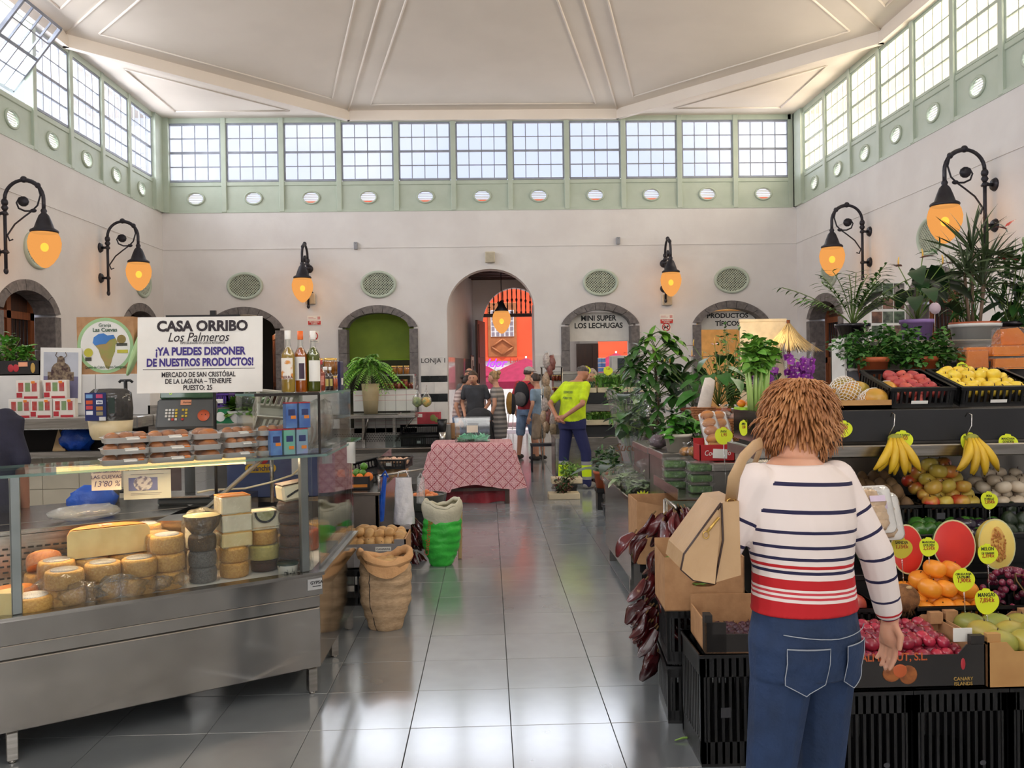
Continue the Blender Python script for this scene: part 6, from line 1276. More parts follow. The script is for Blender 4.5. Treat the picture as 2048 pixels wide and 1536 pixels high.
one('wooden_scoop', MB().box((-.012, -.008, 0), (.012, .008, .3), 0, T(0, 0, 0, 0, 0, .03, 1.4), .004), mat('pale_wood', (206, 170, 120)), 'pale wooden slat standing behind the green sack', 'slat', (ax(914, 7.4), 7.42, 0))
Yp=5.95;xa, xb=ax(655, Yp), ax(806, Yp);t=thing('potato_box', 'grey printed cardboard box of potatoes behind the brown sack', 'box', ((xa+xb)/2, Yp+.2, .26));w=xb-xa;gb2=mat('grey_board', (140, 136, 136), .7, c2=(128, 124, 124));hb=az(1118, Yp)-.26+.06
obj('front', MB().box((-w/2, -.2, 0), (w/2, -.19, .17)), gb2, t);obj('back', MB().box((-w/2, .19, 0), (w/2, .2, .2)), cardb, t);obj('end', MB().box((w/2-.01, -.2, 0), (w/2, .2, .2)), cardb, t);obj('end', MB().box((-w/2, -.2, 0), (-w/2+.01, .2, .2)), cardb, t);obj('bottom', MB().box((-w/2, -.2, 0), (w/2, .2, .01)), cardb, t);obj('corner_flap', MB().box((w/2-.08, -.2, .17), (w/2, -.19, .2)).box((w/2-.08, .19, .17), (w/2, .2, .23)), gb2, t)
obj('print', MB().box((.05, -.202, .12), (.16, -.2, .15)), paper, t);text('CANARIAS', .02, t, (.105, -.203, .135), m=BLACK())
heap('potato', ptm, [eye], 'potato in the grey cardboard box', 'potato', 'potatoes in the grey box', grid_spots((xa+xb)/2-w/2+.03, (xa+xb)/2+w/2-.03, Yp+.03, Yp+.37, .39, 7, 5, 1, .035, .03, .01)+grid_spots(xa+.15, xb-.1, Yp+.12, Yp+.34, .44, 4, 3, 1, .035), sc=(.85, 1.2))
t=thing('black_crate', 'black crate under the potato box', 'crate', ((xa+xb)/2, Yp+.2, 0));crate(t, w-.02, .38, .255, black_p);obj('tag', MB().box((.05, -.193, .1), (.1, -.19, .14)), paper, t)
# ================================================================ the produce and flower stall
def blk(name, label, a, b, m_=None, cat='stand', bv=.006):
 t=thing(name, label, cat, ((a[0]+b[0])/2, a[1], a[2]));w=b[0]-a[0];d=b[1]-a[1];h=b[2]-a[2];e=min(.05, h*.4)
 obj('top', MB().box((-w/2, 0, h-e), (w/2, d, h), 0, None, bv), m_ or steel, t);obj('body', MB().box((-w/2+.012, .012, 0), (w/2-.012, d-.012, h-e)), m_ or steel_dk, t);return t
ntag=[0]
def ptag(px, py, Y, lines, label, r=.045, m_=None, star=False, stick=.1, tilt=.15):
 p=at(px, py, Y);t=thing('price_tag', label, 'price tag', p, rot=(-tilt, 0, U(-.1, .1)));P=[]
 for k in range(40):
  a=2*pi*k/40;rr=r*((1+.16*(k%2*2-1))if star else(1+.05*sin(3*a+1)+(.10 if 8<=k<=11 else 0)-(.06 if k in(12, 7)else 0)));P.append((rr*cos(a), rr*sin(a)*.95))
 obj('card', MB().prism(P, 0, .002, 0, MX(((1, 0, 0, 0), (0, 0, -1, 0), (0, 1, 0, 0), (0, 0, 0, 1)))), m_ or ylab, t)
 z=r*.5
 for k, (s, q)in enumerate(lines):text(s, r*q, t, (0, -.003, z), m=inkr if s[0].isdigit()else ink, bold=.01, sx=.85, shear=.15);z-=r*q*.95
 if stick:obj('stick', MB().cyl((0, .003, -r*.8), (.005, .02, -r-stick), .003, n=5), clear('clear_stick', (.9, .9, .9), .2, .6), t)
 return t
def kilos(r, m_, kind, name, seed=0):return fruit_mesh(r, m_, kind, name, seed)
# ---- stacked crates and boxes by the aisle
x0, x1=ax(1337, 3.8), ax(1450, 3.8)
for k in range(2):
 t=thing('black_crate', ['black plastic crate on the floor at the aisle corner of the fruit stall', 'black plastic crate stacked under the bean box'][k], 'crate', ((x0+.42)/1-.0+(x0*0), 4.0, .27*k), -.08);t.location.x=x0+.21;crate(t, .42, .36, .262, black_p);obj('tag', MB().lathe([(0, 0), (.012, 0)], 10, X=MX(((1, 0, 0, .1), (0, 0, 1, -.183), (0, 1, 0, .13), (0, 0, 0, 1)))), mat('dust_spot', (70, 70, 74), .7), t)
Yb=3.74;xa, xb=ax(1324, Yb), ax(1482, Yb);zb=.54;w=xb-xa;zt=az(1122, Yb)
t=thing('bean_box', 'plain brown cardboard box of green beans with a hand hole, on black crates', 'box', (xa, Yb, zb), -.05);h=zt-zb;mb=MB();N=18
hole=[];hx, hz, hw_, hh_=w*.62, h*.62, .055, .014
fr=holed(w, h, hw_, hh_, .006);fr.v=[(x+w/2+0, y, z+h/2)for x, y, z in fr.v];obj('front', fr, cardb, t)
obj('side', MB().add([(0, 0, 0), (0, .3, 0), (0, .3, h), (0, 0, h)], [(0, 1, 2, 3)]).box((w-.006, 0, 0), (w, .3, h)).box((0, .294, 0), (w, .3, h+.03)).box((0, 0, 0), (w, .3, .006)), cardb, t)
beanm=mat('bean_green', (136, 172, 80), .5, c2=(110, 150, 60), rv=.15);bean=mesh('green_bean', MB().tube([(-.07, 0, 0), (-.03, .004, .006), (.03, -.002, .005), (.07, .006, -.004)], [.002, .005, .005, .002], 6), beanm)
for k in range(40):o=obj('green_bean', None, None, None, (xa+w/2+U(-.09, .09), Yb+U(.06, .24), zb+h-.10+U(0, .055)), (U(-.3, .3), U(-.3, .3), U(0, 6)), me=bean);tag(o, 'slim green bean in the plain brown box', 'bean', 'green beans in the brown box');obj('tip', MB().cyl((.07, .006, -.004), (.08, .006, -.003), .001, n=4), None, o, me=bpy.data.meshes.get('bean_tip')or mesh('bean_tip', MB().cyl((.07, .006, -.004), (.08, .006, -.003), .001, n=4), stemg))
for k in range(5):o=obj('green_bean', None, None, None, (xa+w/2+U(-.03, .03), Yb+.008, zb+h/2+U(-.008, .008)), (U(-.2, .2), U(-.2, .2), U(-.2, .2)), me=bean);tag(o, 'green bean poking at the hand hole of the brown box', 'bean', 'beans at the hand hole');o.scale=(.6, .6, .6)
o=obj('green_bean', None, None, None, on(1380, 1478, .006), (0, 0, .15), me=bean);tag(o, 'single green bean dropped on the floor by the black crates', 'bean')
Yf=3.4;xa=ax(1404, Yf);t=thing('fig_box', 'dark cardboard box of small plums half hidden by the woman', 'box', (xa, Yf, az(1318, Yf)), -.04);h=.125
obj('front', MB().box((0, 0, 0), (.3, .006, h*.62)).box((0, 0, 0), (.085, .007, h)), cardd, t);obj('side', MB().box((0, 0, 0), (.006, .3, h)).box((.294, 0, 0), (.3, .3, h)).box((0, .294, 0), (.3, .3, h+.04)), cardb, t);obj('base', MB().box((0, 0, 0), (.3, .3, .006)), cardb, t);obj('corner_post', MB().box((.0, .0, 0), (.03, .05, h+.03)), cardd, t)
plumm=mat('dark_plum', (84, 50, 64), .4, c2=(60, 34, 48), rv=.2);pm=kilos(.019, plumm, 'plum', 'plum');st1=stemlet(.017, .008)
heap('plum', pm, [st1], 'small dark plum in the dark box half hidden by the woman', 'plum', 'plums in the half hidden box', grid_spots(xa+.03, xa+.27, Yf+.03, Yf+.26, az(1318, Yf)+.02, 7, 6, 1, .019))
t=thing('black_crate', 'black crate under the half hidden plum box', 'crate', (xa+.16, Yf+.17, 0));crate(t, .36, .34, az(1318, Yf)-.005, black_p);obj('tag', MB().box((-.1, -.173, .2), (-.06, -.17, .24)), mat('dust_spot', (70, 70, 74)), t)
# ---- front row: plum box, mango box
YA_=3.06;zA=az(1398, YA_)
def cbox(xa, w, d, h, zb, Y, label, front, inner=cardb, dip=.035, name='fruit_box'):
 t=thing(name, label, 'box', (xa, Y, zb));obj('front', MB().prism([(0, 0), (w, 0), (w, h), (w-.07, h), (w-.1, h-dip), (.1, h-dip), (.07, h), (0, h)], 0, .005, 0, XZ), front, t);obj('back', MB().prism([(0, 0), (w, 0), (w, h+.02), (w-.07, h+.02), (w-.1, h), (0, h)], 0, .005, 0, MX(((1, 0, 0, 0), (0, 0, 1, d), (0, 1, 0, 0), (0, 0, 0, 1)))), inner, t)
 for x in(0, w-.005):obj('end', MB().box((x, 0, 0), (x+.005, d, h)), inner, t)
 obj('base', MB().box((0, 0, 0), (w, d, .006)), inner, t)
 for x in(0, w-.05):obj('corner_post', MB().box((x, 0.006, h-.01), (x+.05, .03, h+.03)), front, t);obj('corner_post', MB().box((x, d-.03, h-.01), (x+.05, d, h+.035)), inner, t)
 return t
xa=ax(1640, YA_);w=ax(1966, YA_)-xa;t=cbox(xa, w, .32, .155, zA, YA_, 'black orange lettered box full of small red plums beside the woman', cardd)
op=mat('orange_letters', (200, 96, 50), .5);text('PALMAFRUT, S.L.', .04, t, (w*.42, -.002, .115), m=op, bold=.02, sx=.9);obj('fruit_print', MB().ell((w*.42, -.001, .055), (.035, .002, .03), 12, 8).ell((w*.52, -.001, .05), (.035, .002, .035), 12, 8), mat('print_brown', (170, 100, 50), .5, c2=(120, 64, 30), scale=30), t);obj('fruit_print', MB().ell((w*.47, -.002, .065), (.028, .002, .025), 12, 8), op, t)
gp_=mat('gold_print', (200, 160, 80));text('CANARY', .018, t, (w*.86, -.002, .03), m=gp_);text('ISLANDS', .018, t, (w*.86, -.002, .012), m=gp_);text('DE', .022, t, (.06, -.002, .06), m=gp_);text('PALMA', .022, t, (.06, -.002, .035), m=gp_);obj('banana_print', MB().ell((w*.86, -.001, .085), (.009, .002, .022), 10, 6), redc, t);obj('liner', MB().box((w-.09, .05, .15), (w-.02, .055, .2), 0, None), paper, t)
rplum=mat('red_plum', (176, 44, 64), .3, c2=(128, 36, 58), rv=.3, coat=.2);rpm=kilos(.024, rplum, 'plum', 'plum');heap('plum', rpm, [stemlet(.022, .006)], 'small red plum in the black printed box', 'plum', 'red plums in the black printed box', grid_spots(xa+.02, xa+w-.05, YA_+.03, YA_+.29, zA+.075, 12, 6, 1, .024, .03, .01)+grid_spots(xa+.05, xa+w-.1, YA_+.06, YA_+.27, zA+.115, 10, 5, 1, .022, .03, .01), sc=(.85, 1.1))
for k in range(3):o=obj('plum_leaf', None, None, None, (xa+w*(.5+.13*k), YA_+.14+.04*k, zA+.165), (U(-.3, .3), U(-.3, .3), U(0, 6)), me=leaf_mesh(.06, .025, leafg, .3, name='plum_leaf'));tag(o, 'loose green leaf lying on the red plums', 'leaf', 'leaves among the red plums')
xm=ax(1972, YA_);t=cbox(xm, .36, .32, .17, zA-.01, YA_, 'plain brown box of greenish mangoes at the picture edge', mat('kraft_board', (196, 150, 92), .7, c2=(180, 132, 78), scale=6));mango=mat('green_mango', (190, 170, 80), .4, c2=(140, 150, 70), scale=5, rv=.15);mg=kilos(.052, mango, 'mango', 'mango')
heap('mango', mg, [stemlet(.05)], 'yellow green mango in the plain brown box', 'mango', 'mangoes in the brown box', grid_spots(xm+.03, xm+.33, YA_+.03, YA_+.29, zA+.08, 3, 3, 1, .05, .02), flat=True)
for k in range(4):
 t=thing('black_crate', ['black crate under the red plum box, right beside the woman', 'black crate with a yellow printed badge under the plum box', 'black crate under the plain brown mango box', 'black crate at the picture edge under the mango box'][k], 'crate', (xa+.16+.36*k, YA_+.2, 0));crate(t, .345, .36, zA-.016, black_p);obj('badge', MB().lathe([(.0, 0), (.03 if k==2 else .012, 0)], 14, X=MX(((1, 0, 0, .08), (0, 0, 1, -.183), (0, .8, 0, .14), (0, 0, 0, 1)))), mat('badge_yellow', (200, 190, 60), .5, c2=(40, 40, 30), scale=40)if k==2 else mat('dust_spot', (70, 70, 74)), t)
# ---- second row: mango crates, coconut, grapes
st_=thing('stepped_stand', 'black stepped stand carrying the fruit crates behind the front boxes', 'stand', (ax(1640, 3.4), 3.4, 0));zB, zC, zD, zE=az(1252, 3.42)-.07, az(1165, 3.68), az(1085, 3.86), az(1040, 3.98)-.07
for y0, y1, z in((0, .28, zB), (.28, .45, zC), (.45, .56, zD), (.56, .95, zE)):obj('step', MB().box((0, y0, z-.03), (1.6, y1-.005, z-.003), 0, None, .004), black_p, st_);obj('riser', MB().box((0, y0+.01, z-.25), (1.6, y0+.03, z-.03)), black_p, st_)
for x in(.03, 1.54):
 for y, z in((.06, zB), (.88, zE)):obj('leg', MB().box((x, y, 0), (x+.04, y+.04, z-.03)), black_p, st_)
Y2=3.4;xq=[ax(1600, Y2), ax(1832, Y2), ax(2006, Y2)]
for k in range(3):t=thing('black_crate', ['black crate of reddish mangoes beside the woman', 'black crate heaped with orange mangoes', 'black crate of red grapes at the picture edge'][k], 'crate', (xq[k]+(.17, .175, .16)[k], Y2+.135, zB));crate(t, (.33, .345, .32)[k], .26, .11, black_p);obj('tag', MB().box((-.1, -.133, .03), (-.06, -.1305, .06)), mat('dust_spot', (70, 70, 74)), t)
omng=kilos(.046, mat('orange_mango', (244, 160, 50), .35, c2=(240, 144, 44), scale=4, rv=.08), 'apple', 'mango');oe=stemlet(.042, .004)
heap('mango', omng, [oe], 'smooth orange mango in the heaped black crate', 'mango', 'orange mangoes in the black crate', grid_spots(xq[1]+.02, xq[1]+.33, Y2+.02, Y2+.25, zB+.03, 4, 3, 3, .044, .06), sc=(.9, 1.1))
rmng=kilos(.05, mat('red_mango', (190, 84, 60), .35, c2=(130, 50, 70), scale=5, rv=.12), 'mango', 'mango');heap('mango', rmng, [oe], 'purplish red mango in the crate beside the woman', 'mango', 'reddish mangoes beside the woman', grid_spots(xq[0]+.05, xq[0]+.29, Y2+.03, Y2+.24, zB+.03, 3, 2, 2, .05, .08), flat=True)
t=thing('coconut', 'hairy brown coconut at the front of the orange mangoes', 'coconut', at(1808, 1196, Y2+.05), .4);obj('shell', MB().ell((0, 0, 0), (.062, .058, .058), 20, 14, fn=lambda p:p*(1+.03*noise.noise(p*6))), mat('coconut_husk', (140, 96, 58), .9, c2=(96, 62, 36), scale=26, bump=.8, bscale=60), t);r_=random.Random(2);mb=MB()
for k in range(160):d=rdir(-90, 90, r_);mb.tube([d*.055, d*.064+V((0, 0, -.006)), d*.066+V((r_.uniform(-.01, .01), 0, -.018))], [.0012, .0008, .0003], 3)
obj('husk_fibres', mb, mat('husk_fibre', (120, 84, 50), .9), t, kind='stuff');obj('spot', MB().ell((-.005, -.03, .05), (.014, .01, .008), 8, 6), mat('pale_wood', (206, 170, 120)), t)
grm=mat('red_grape', (128, 40, 66), .25, c2=(92, 30, 54), rv=.3, coat=.4);gr=mesh('grape', MB().ell((0, 0, 0), (.0135, .0135, .0145), 10, 7), grm);gb=thing('grape_bunch', 'big bunch of red grapes spilling from the crate at the picture edge', 'grapes', (xq[2]+.1, Y2+.1, zB+.1));r_=random.Random(4)
for k in range(150):d=rdir(-60, 90, r_);o=obj('grape', None, None, gb, (d.x*.13, d.y*.1, .02+d.z*.11), me=gr)
obj('stalk', MB().tube([(0, 0, .02), (-.03, -.06, .13), (-.05, -.1, .11), (-.03, -.12, .07)], .003, 5).tube([(-.03, -.06, .13), (.03, -.09, .12)], .002, 5), mat('dry_stem', (120, 90, 50)), gb)
# ---- melons
wred=mat('watermelon_flesh', (222, 58, 46), .35, c2=(206, 44, 40), scale=5, sss=.1);wr=mat('melon_rind', (60, 100, 50), .4, c2=(40, 76, 36), scale=3);wpale=mat('pale_rind', (220, 214, 160), .4);mflesh=mat('melon_flesh', (240, 214, 120), .4, c2=(232, 200, 100))
def halfmelon(px, py0, py1, wpx, Y, flesh, rindm, label, seeds=False, name='watermelon_half'):
 p, q=at(px, py1, Y), at(px, py0, Y);h=(q.z-p.z)/2;w=wpx/2*Y/F;t=thing(name, label, 'melon', (p.x, Y, zC), U(-.1, .1), rot=(-.12, 0, U(-.1, .1)));zc=h+max(0, p.z-zC)
 obj('rind', MB().sheet(lambda u, v:V((w*cos(2*pi*u)*cos(v*pi/2), .09*sin(v*pi/2), zc+h*sin(2*pi*u)*cos(v*pi/2))), 28, 6, wrap=True), rindm, t)
 X=lambda s, y:MX(((w*s, 0, 0, 0), (0, 0, 1, y), (0, h*s, 0, zc), (0, 0, 0, 1)));obj('pale_rim', MB().lathe([(.92, 0), (1, 0)], 28, X=X(1, 0)), wpale, t);obj('flesh', MB().lathe([(0, -.008), (.6, -.007), (.94, 0)], 28, X=X(1, -.001)), flesh, t)
 if seeds:
  obj('seed_cavity', MB().ell((0, -.008, zc), (w*.42, .004, h*.7), 16, 10), mat('seed_bed', (200, 150, 80), .5, c2=(226, 180, 90), scale=40), t);sd=MB();r=random.Random(3)
  for k in range(90):a, b=r.uniform(0, 6.28), r.random()**.5;sd.ell((w*.4*b*cos(a), -.014, zc+h*.66*b*sin(a)), (.0035, .002, .006), 6, 4)
  obj('seeds', sd, mat('melon_seed', (190, 120, 50), .4), t, kind='stuff')
 return t
halfmelon(1752, 1062, 1168, 76, 3.72, wred, wr, 'cut red watermelon half beside the woman');halfmelon(1818, 1076, 1175, 66, 3.66, wred, wr, 'narrow red watermelon piece behind the crates', name='watermelon_half');halfmelon(1912, 1056, 1158, 86, 3.70, wred, wr, 'broad red watermelon half in the middle of the melon row');halfmelon(1999, 1060, 1162, 82, 3.70, mflesh, mat('yellow_melon_rind', (226, 196, 90), .5), 'cut yellow melon half with a seed filled cavity', True, 'melon_half')
# ---- peppers, aubergines, avocados
gpm=mat('green_pepper', (60, 110, 36), .25, c2=(40, 84, 28), coat=.4);gpe=mesh('green_pepper', MB().ell((0, 0, 0), (.045, .04, .042), 20, 10, fn=lambda p:p*(1+.13*cos(3*atan2(p.y, p.x))*(1-abs(p.z)))), gpm);heap('green_pepper', gpe, [stemlet(.035, .015, stemg)], 'glossy green pepper behind the melons', 'pepper', 'green peppers behind the melons', [at(1835+22*(k%3), 1062-10*(k//3), 3.9+.06*(k//3))for k in range(5)])
aub=kilos(.042, mat('aubergine_skin', (46, 30, 52), .15, c2=(30, 20, 36), coat=.5), 'mango', 'aubergine');cal=('calyx', mesh('calyx', MB().lathe([(.0, .044), (.016, .04), (.024, .032)], 6), gpm));heap('aubergine', aub, [cal], 'dark glossy aubergine behind the melons', 'aubergine', 'aubergines behind the melons', [at(1930+28*(k%3), 1072-20*(k//3), 3.88+.07*(k//3))for k in range(6)], flat=True)
avo=kilos(.036, mat('avocado_skin', (44, 58, 34), .35, c2=(28, 38, 24), bump=.3, bscale=60), 'pear', 'avocado');heap('avocado', avo, [stemlet(.036)], 'dark green avocado at the picture edge behind the melon', 'avocado', 'avocados behind the melon', [at(2018+26*(k%2), 1062-22*(k//2), 3.9+.06*(k//2))for k in range(5)])
sao=kilos(.03, mat('striped_aubergine', (150, 110, 150), .3, c2=(90, 50, 90), scale=5, st=(1, 1, .2)), 'apple', 'small_aubergine');heap('small_aubergine', sao, [cal], 'small purple striped aubergine behind the watermelon', 'aubergine', 'striped aubergines', [at(1905, 1052, 3.97), at(1940, 1050, 3.97)])
# ---- back crates of pears, kiwis, garlic
Y4=3.98;names=('black crate of shaded kiwis under the first bananas', 'black crate of apples and pears under the second bananas', 'black crate of pale onions at the picture edge');xs_=[ax(1712, Y4), ax(1850, Y4), ax(1992, Y4)]
for k in range(3):t=thing('black_crate', names[k], 'crate', (xs_[k]+.155, Y4+.17, zE));crate(t, .31, .32, .10, black_p);obj('tag', MB().box((-.1, -.163, .03), (-.06, -.1605, .06)), mat('dust_spot', (70, 70, 74)), t)
kiwi=kilos(.032, mat('kiwi_skin', (128, 98, 62), .7, c2=(96, 70, 44), rv=.15), 'pear', 'kiwi');heap('kiwi', kiwi, [stemlet(.03, .004)], 'brown kiwi in the shaded crate under the first bananas', 'kiwi', 'kiwis in the shaded crate', grid_spots(xs_[0]+.02, xs_[0]+.29, Y4+.02, Y4+.3, zE+.05, 5, 4, 2, .032, .1))
apl=kilos(.042, mat('red_yellow_apple', (200, 160, 70), .3, c2=(190, 60, 40), scale=7, lo=.42, hi=.58, rv=.1), 'apple', 'apple');yap=kilos(.042, mat('yellow_pear', (206, 180, 80), .35, c2=(186, 160, 64), rv=.1), 'apple', 'pear');g=grid_spots(xs_[1]+.02, xs_[1]+.29, Y4+.02, Y4+.3, zE+.05, 4, 4, 3, .04, .1)
heap('apple', apl, [stemlet(.036)], 'red and yellow apple heaped under the second bananas', 'apple', 'red and yellow apples', g[::2]);heap('pear', yap, [stemlet(.036)], 'round yellow pear heaped under the second bananas', 'pear', 'round yellow pears', g[1::2])
pon=kilos(.036, mat('white_onion', (216, 200, 176), .4, c2=(196, 176, 150), rv=.08), 'apple', 'onion');heap('onion', pon, [stemlet(.032, .012)], 'pale onion in the crate at the picture edge', 'onion', 'pale onions at the picture edge', grid_spots(xs_[2]+.02, xs_[2]+.3, Y4+.02, Y4+.3, zE+.05, 4, 4, 2, .036, .1))
# sausage of chicken pieces tray held upright beside the woman
t=thing('food_tray', 'white foam tray of pale oyster mushrooms standing upright beside the woman', 'tray', at(1752, 1064, 3.5), rot=(radians(72), 0, .15));mb=MB();pr=[rrect(.11, .14, .02), rrect(.15, .19, .025), rrect(.165, .2, .03), rrect(.15, .19, .025), rrect(.11, .14, .02)];n=len(pr[0]);mb.add([(x, y+.09, z)for P, z in zip(pr, (0, .028, .03, .03, .006))for x, y in P], [(i*n+k, i*n+(k+1)%n, (i+1)*n+(k+1)%n, (i+1)*n+k)for i in range(4)for k in range(n)]+[list(range(n)), [4*n+k for k in range(n)]], 0, True);obj('tray', mb, foam, t)
mush=mat('oyster_mushroom', (226, 196, 160), .5, c2=(206, 170, 130), scale=8)
for k in range(5):obj('mushroom', MB().ell((U(-.03, .03), .03+.03*k, .03), (.05, .03, .016), 12, 7, fn=lambda p:p*(1+.25*noise.noise(p*2+V((k, 0, 0))))), mush, t)
obj('wrap', MB().box((-.08, -.005, .012), (.08, .185, .048), 0, None, .015), film, t);obj('label', MB().box((-.03, .12, .0485), (.04, .145, .05)), mat('lilac_label', (226, 206, 226), .5), t)
d2=dup(t, at(1768, 1078, 3.53), label='second foam tray of pale mushrooms behind the first');
# ---- the upper steel shelf with black fascia
Y5=3.97;xL5=ax(1519, Y5);zF=az(833, Y5);sh=thing('display_shelf', 'long steel produce shelf with a black fascia behind the woman', 'shelf', (xL5, Y5, 0));WL=2.0
obj('fascia', MB().box((0, 0, az(897, Y5)), (WL, .02, zF), 0, None, .003), mat('black_fascia', (40, 40, 42), .4), sh);obj('rail', MB().box((-.02, -.03, az(928, Y5)), (WL, .05, az(903, Y5)), 0, None, .006), steel, sh);obj('deck', MB().box((0, .02, zF-.02), (WL, .48, zF), 0, None, .003), steel, sh);obj('end_panel', MB().box((-.003, .01, az(897, Y5)), (.012, .42, zF+.0)), steel_mir, sh);obj('end_rail', MB().box((-.03, -.02, az(928, Y5)), (.01, .45, az(908, Y5))), steel, sh)
for x in(.35, 1.6):obj('post', MB().cyl((x, .44, 0), (x, .44, zF-.02), .02, n=10), steel, sh)
obj('corner_trim', MB().box((-.006, -.006, az(897, Y5)), (.01, .012, zF+.004)), steel, sh)
def banana_bunch(px, lab, n=7):
 p=at(px, 868, Y5-.06);t=thing('banana_bunch', lab, 'bananas', p, U(-.2, .2));r=random.Random(px);bm=mat('banana_skin', (226, 186, 40), .45, c2=(206, 164, 40), scale=6, rv=.08);tip=mat('banana_tip', (70, 60, 30), .7)
 obj('hook', MB().tube([(0, .045, .08), (0, .03, .098), (0, .0, .09), (-.005, -.005, .04), (-.03, 0, -.005)], .003, 6), steel, t);obj('crown', MB().ell((0, 0, -.02), (.035, .022, .022), 10, 7), mat('banana_crown', (150, 150, 50), .6), t)
 for k in range(n):
  a=-1.0+1.75*k/(n-1);row_=k%2;sw=.065*a;pts=[]
  for j in range(8):u=j/7;pts.append(V((.025*a+sw*u+.03*a*u*u, -.015-.05*sin(u*2.2)+.03*row_, -.02-.17*u+.03*abs(a)*u)))
  b=obj('banana', MB().tube(pts, [.008, .012, .018, .020, .0205, .019, .013, .006], 8), bm, t);obj('tip', MB().cyl(pts[-1], pts[-1]+(pts[-1]-pts[-2]).normalized()*.008, .004, .003, 6), tip, b)
banana_bunch(1790, 'hanging banana bunch nearer the woman');banana_bunch(1944, 'hanging banana bunch farther from the woman')
ptag(1806, 880, Y5-.03, [('PLATANO', .35), ('2,50', .6)], 'yellow apple shaped tag behind the first banana bunch', stick=0);ptag(1940, 884, Y5-.03, [('PLATANO', .35), ('1,80', .5)], 'yellow tag behind the second banana bunch', stick=0);ptag(2016, 887, Y5-.02, [('MANZANA', .32), ('GOLDEN', .34), ('2,80€', .55)], 'yellow tag reading MANZANA GOLDEN on the black fascia', stick=0);ptag(1688, 858, Y5-.02, [('PAPAYA', .35), ('1,90', .55)], 'yellow tag on the fascia just beside the woman', stick=0, r=.04)
ptag(1978, 1001, 3.9, [('PERA', .35), ('FORELLE', .35), ('2,85€k', .5)], 'yellow tag reading PERA FORELLE on a stick', r=.042);ptag(1803, 1096, 3.55, [('SANDIA', .4), ('1,15€k', .5)], 'dull yellow tag in front of the narrow watermelon', m_=mat('dull_yellow_card', (206, 190, 50), .6));ptag(1857, 1094, 3.52, [('MANZANA', .32), ('GOLDEN', .34), ('2,55€k', .5)], 'bright yellow tag between two watermelons', r=.04);ptag(1975, 1108, 3.5, [('MELON', .45), ('DE TENERIFE', .26), ('2,35€k', .5)], 'yellow tag reading MELON before the cut melon', r=.042)
ptag(1927, 1160, 3.33, [('CIRUELA ROJA', .26), ('LA PALMA', .3), ('1,90€k', .52)], 'yellow tag stuck among the orange mangoes', r=.046);ptag(1973, 1203, 3.25, [('MANGAS', .42), ('7,85€k', .5)], 'yellow tag reading MANGAS at the crate front', r=.05)
# crates on the shelf
xs_=[ax(1788, Y5), ax(1932, Y5)]
for k in range(2):t=thing('black_crate', ('black crate of red peaches on the upper shelf', 'black crate of yellow apples on the upper shelf')[k], 'crate', (xs_[k]+.155+.04*k, Y5+.22, zF+.05), rot=(.26, 0, 0));crate(t, .31+.08*k, .34, .10, black_p);obj('tag', MB().box((-.05, -.174, .02), (.03, -.1715, .035)), paper, t)
pch=kilos(.034, mat('red_peach', (200, 90, 70), .5, c2=(160, 50, 60), scale=6, rv=.12), 'apple', 'peach');gol=kilos(.034, mat('yellow_apple', (236, 206, 70), .35, c2=(226, 190, 56), rv=.06), 'apple', 'apple')
heap('peach', pch, [stemlet(.03, .004)], 'red peach in the crate on the upper shelf', 'peach', 'peaches on the upper shelf', grid_spots(xs_[0]+.1, xs_[0]+.29, Y5+.07, Y5+.36, zF+.035, 3, 5, 1, .034, .10)+[(xs_[0]+.04, Y5+.1, zF+.06), (xs_[0]+.16, Y5+.08, zF+.04)]);heap('apple', gol, [stemlet(.03)], 'yellow apple in the crate on the upper shelf', 'apple', 'yellow apples on the upper shelf', grid_spots(xs_[1]+.02, xs_[1]+.37, Y5+.07, Y5+.36, zF+.035, 5, 5, 1, .034, .10)+grid_spots(xs_[1]+.05, xs_[1]+.3, Y5+.2, Y5+.37, zF+.115, 4, 2, 1, .034, .03))
# netted papayas on a carton
t=thing('carton_tray', 'low brown cardboard tray under the netted papayas', 'tray', (ax(1728, Y5), Y5+.04, zF+.002));wq=ax(1786, Y5)-ax(1660, Y5);obj('front', MB().box((-wq/2, 0, 0), (wq/2, .006, .045)), mat('kraft_board', (196, 150, 92)), t);obj('base', MB().box((-wq/2, 0, 0), (wq/2, .34, .02)), mat('kraft_board', (196, 150, 92)), t)
netm=mat('white_net', (236, 228, 216), .6)
def papaya(p, rz, lab, s=1):
 t=thing('papaya', lab, 'papaya', p, rot=(.0, -.25, rz));pf=lambda q:V((q.x*1.5-.25*q.x*q.x, q.y*(1-.15*q.x), q.z*(1-.15*q.x)));obj('fruit', MB().ell((0, 0, 0), (.05*s, .05*s, .05*s), 18, 12, fn=pf), mat('papaya_skin', (232, 150, 60), .35, c2=(150, 140, 50), scale=4), t);mb=MB()
 for k in range(14):
  for sg in(1, -1):
   pts=[]
   for j in range(9):u=-.95+1.05*j/8;a=2*pi*k/14+sg*j*.28;r_=sqrt(max(0, 1-u*u));q=pf(V((u, r_*cos(a), r_*sin(a))));pts.append(q*.0525*s)
   mb.tube(pts, .0022, 4)
 obj('net', mb, netm, t, kind='stuff')
for k, (px, py, Y, rz, lab)in enumerate(((1750, 800, 4.08, -pi/2+.2, 'netted papaya at the front of the carton tray'), (1775, 785, 4.22, -pi/2-.2, 'netted papaya behind, beside the peach crate'), (1712, 785, 4.22, 0, 'netted papaya half hidden by the hair of the woman'), (1690, 775, 4.3, .6, 'rearmost netted papaya near the plastic drawers'))):papaya(at(px, py, Y), rz, lab, 1.15)
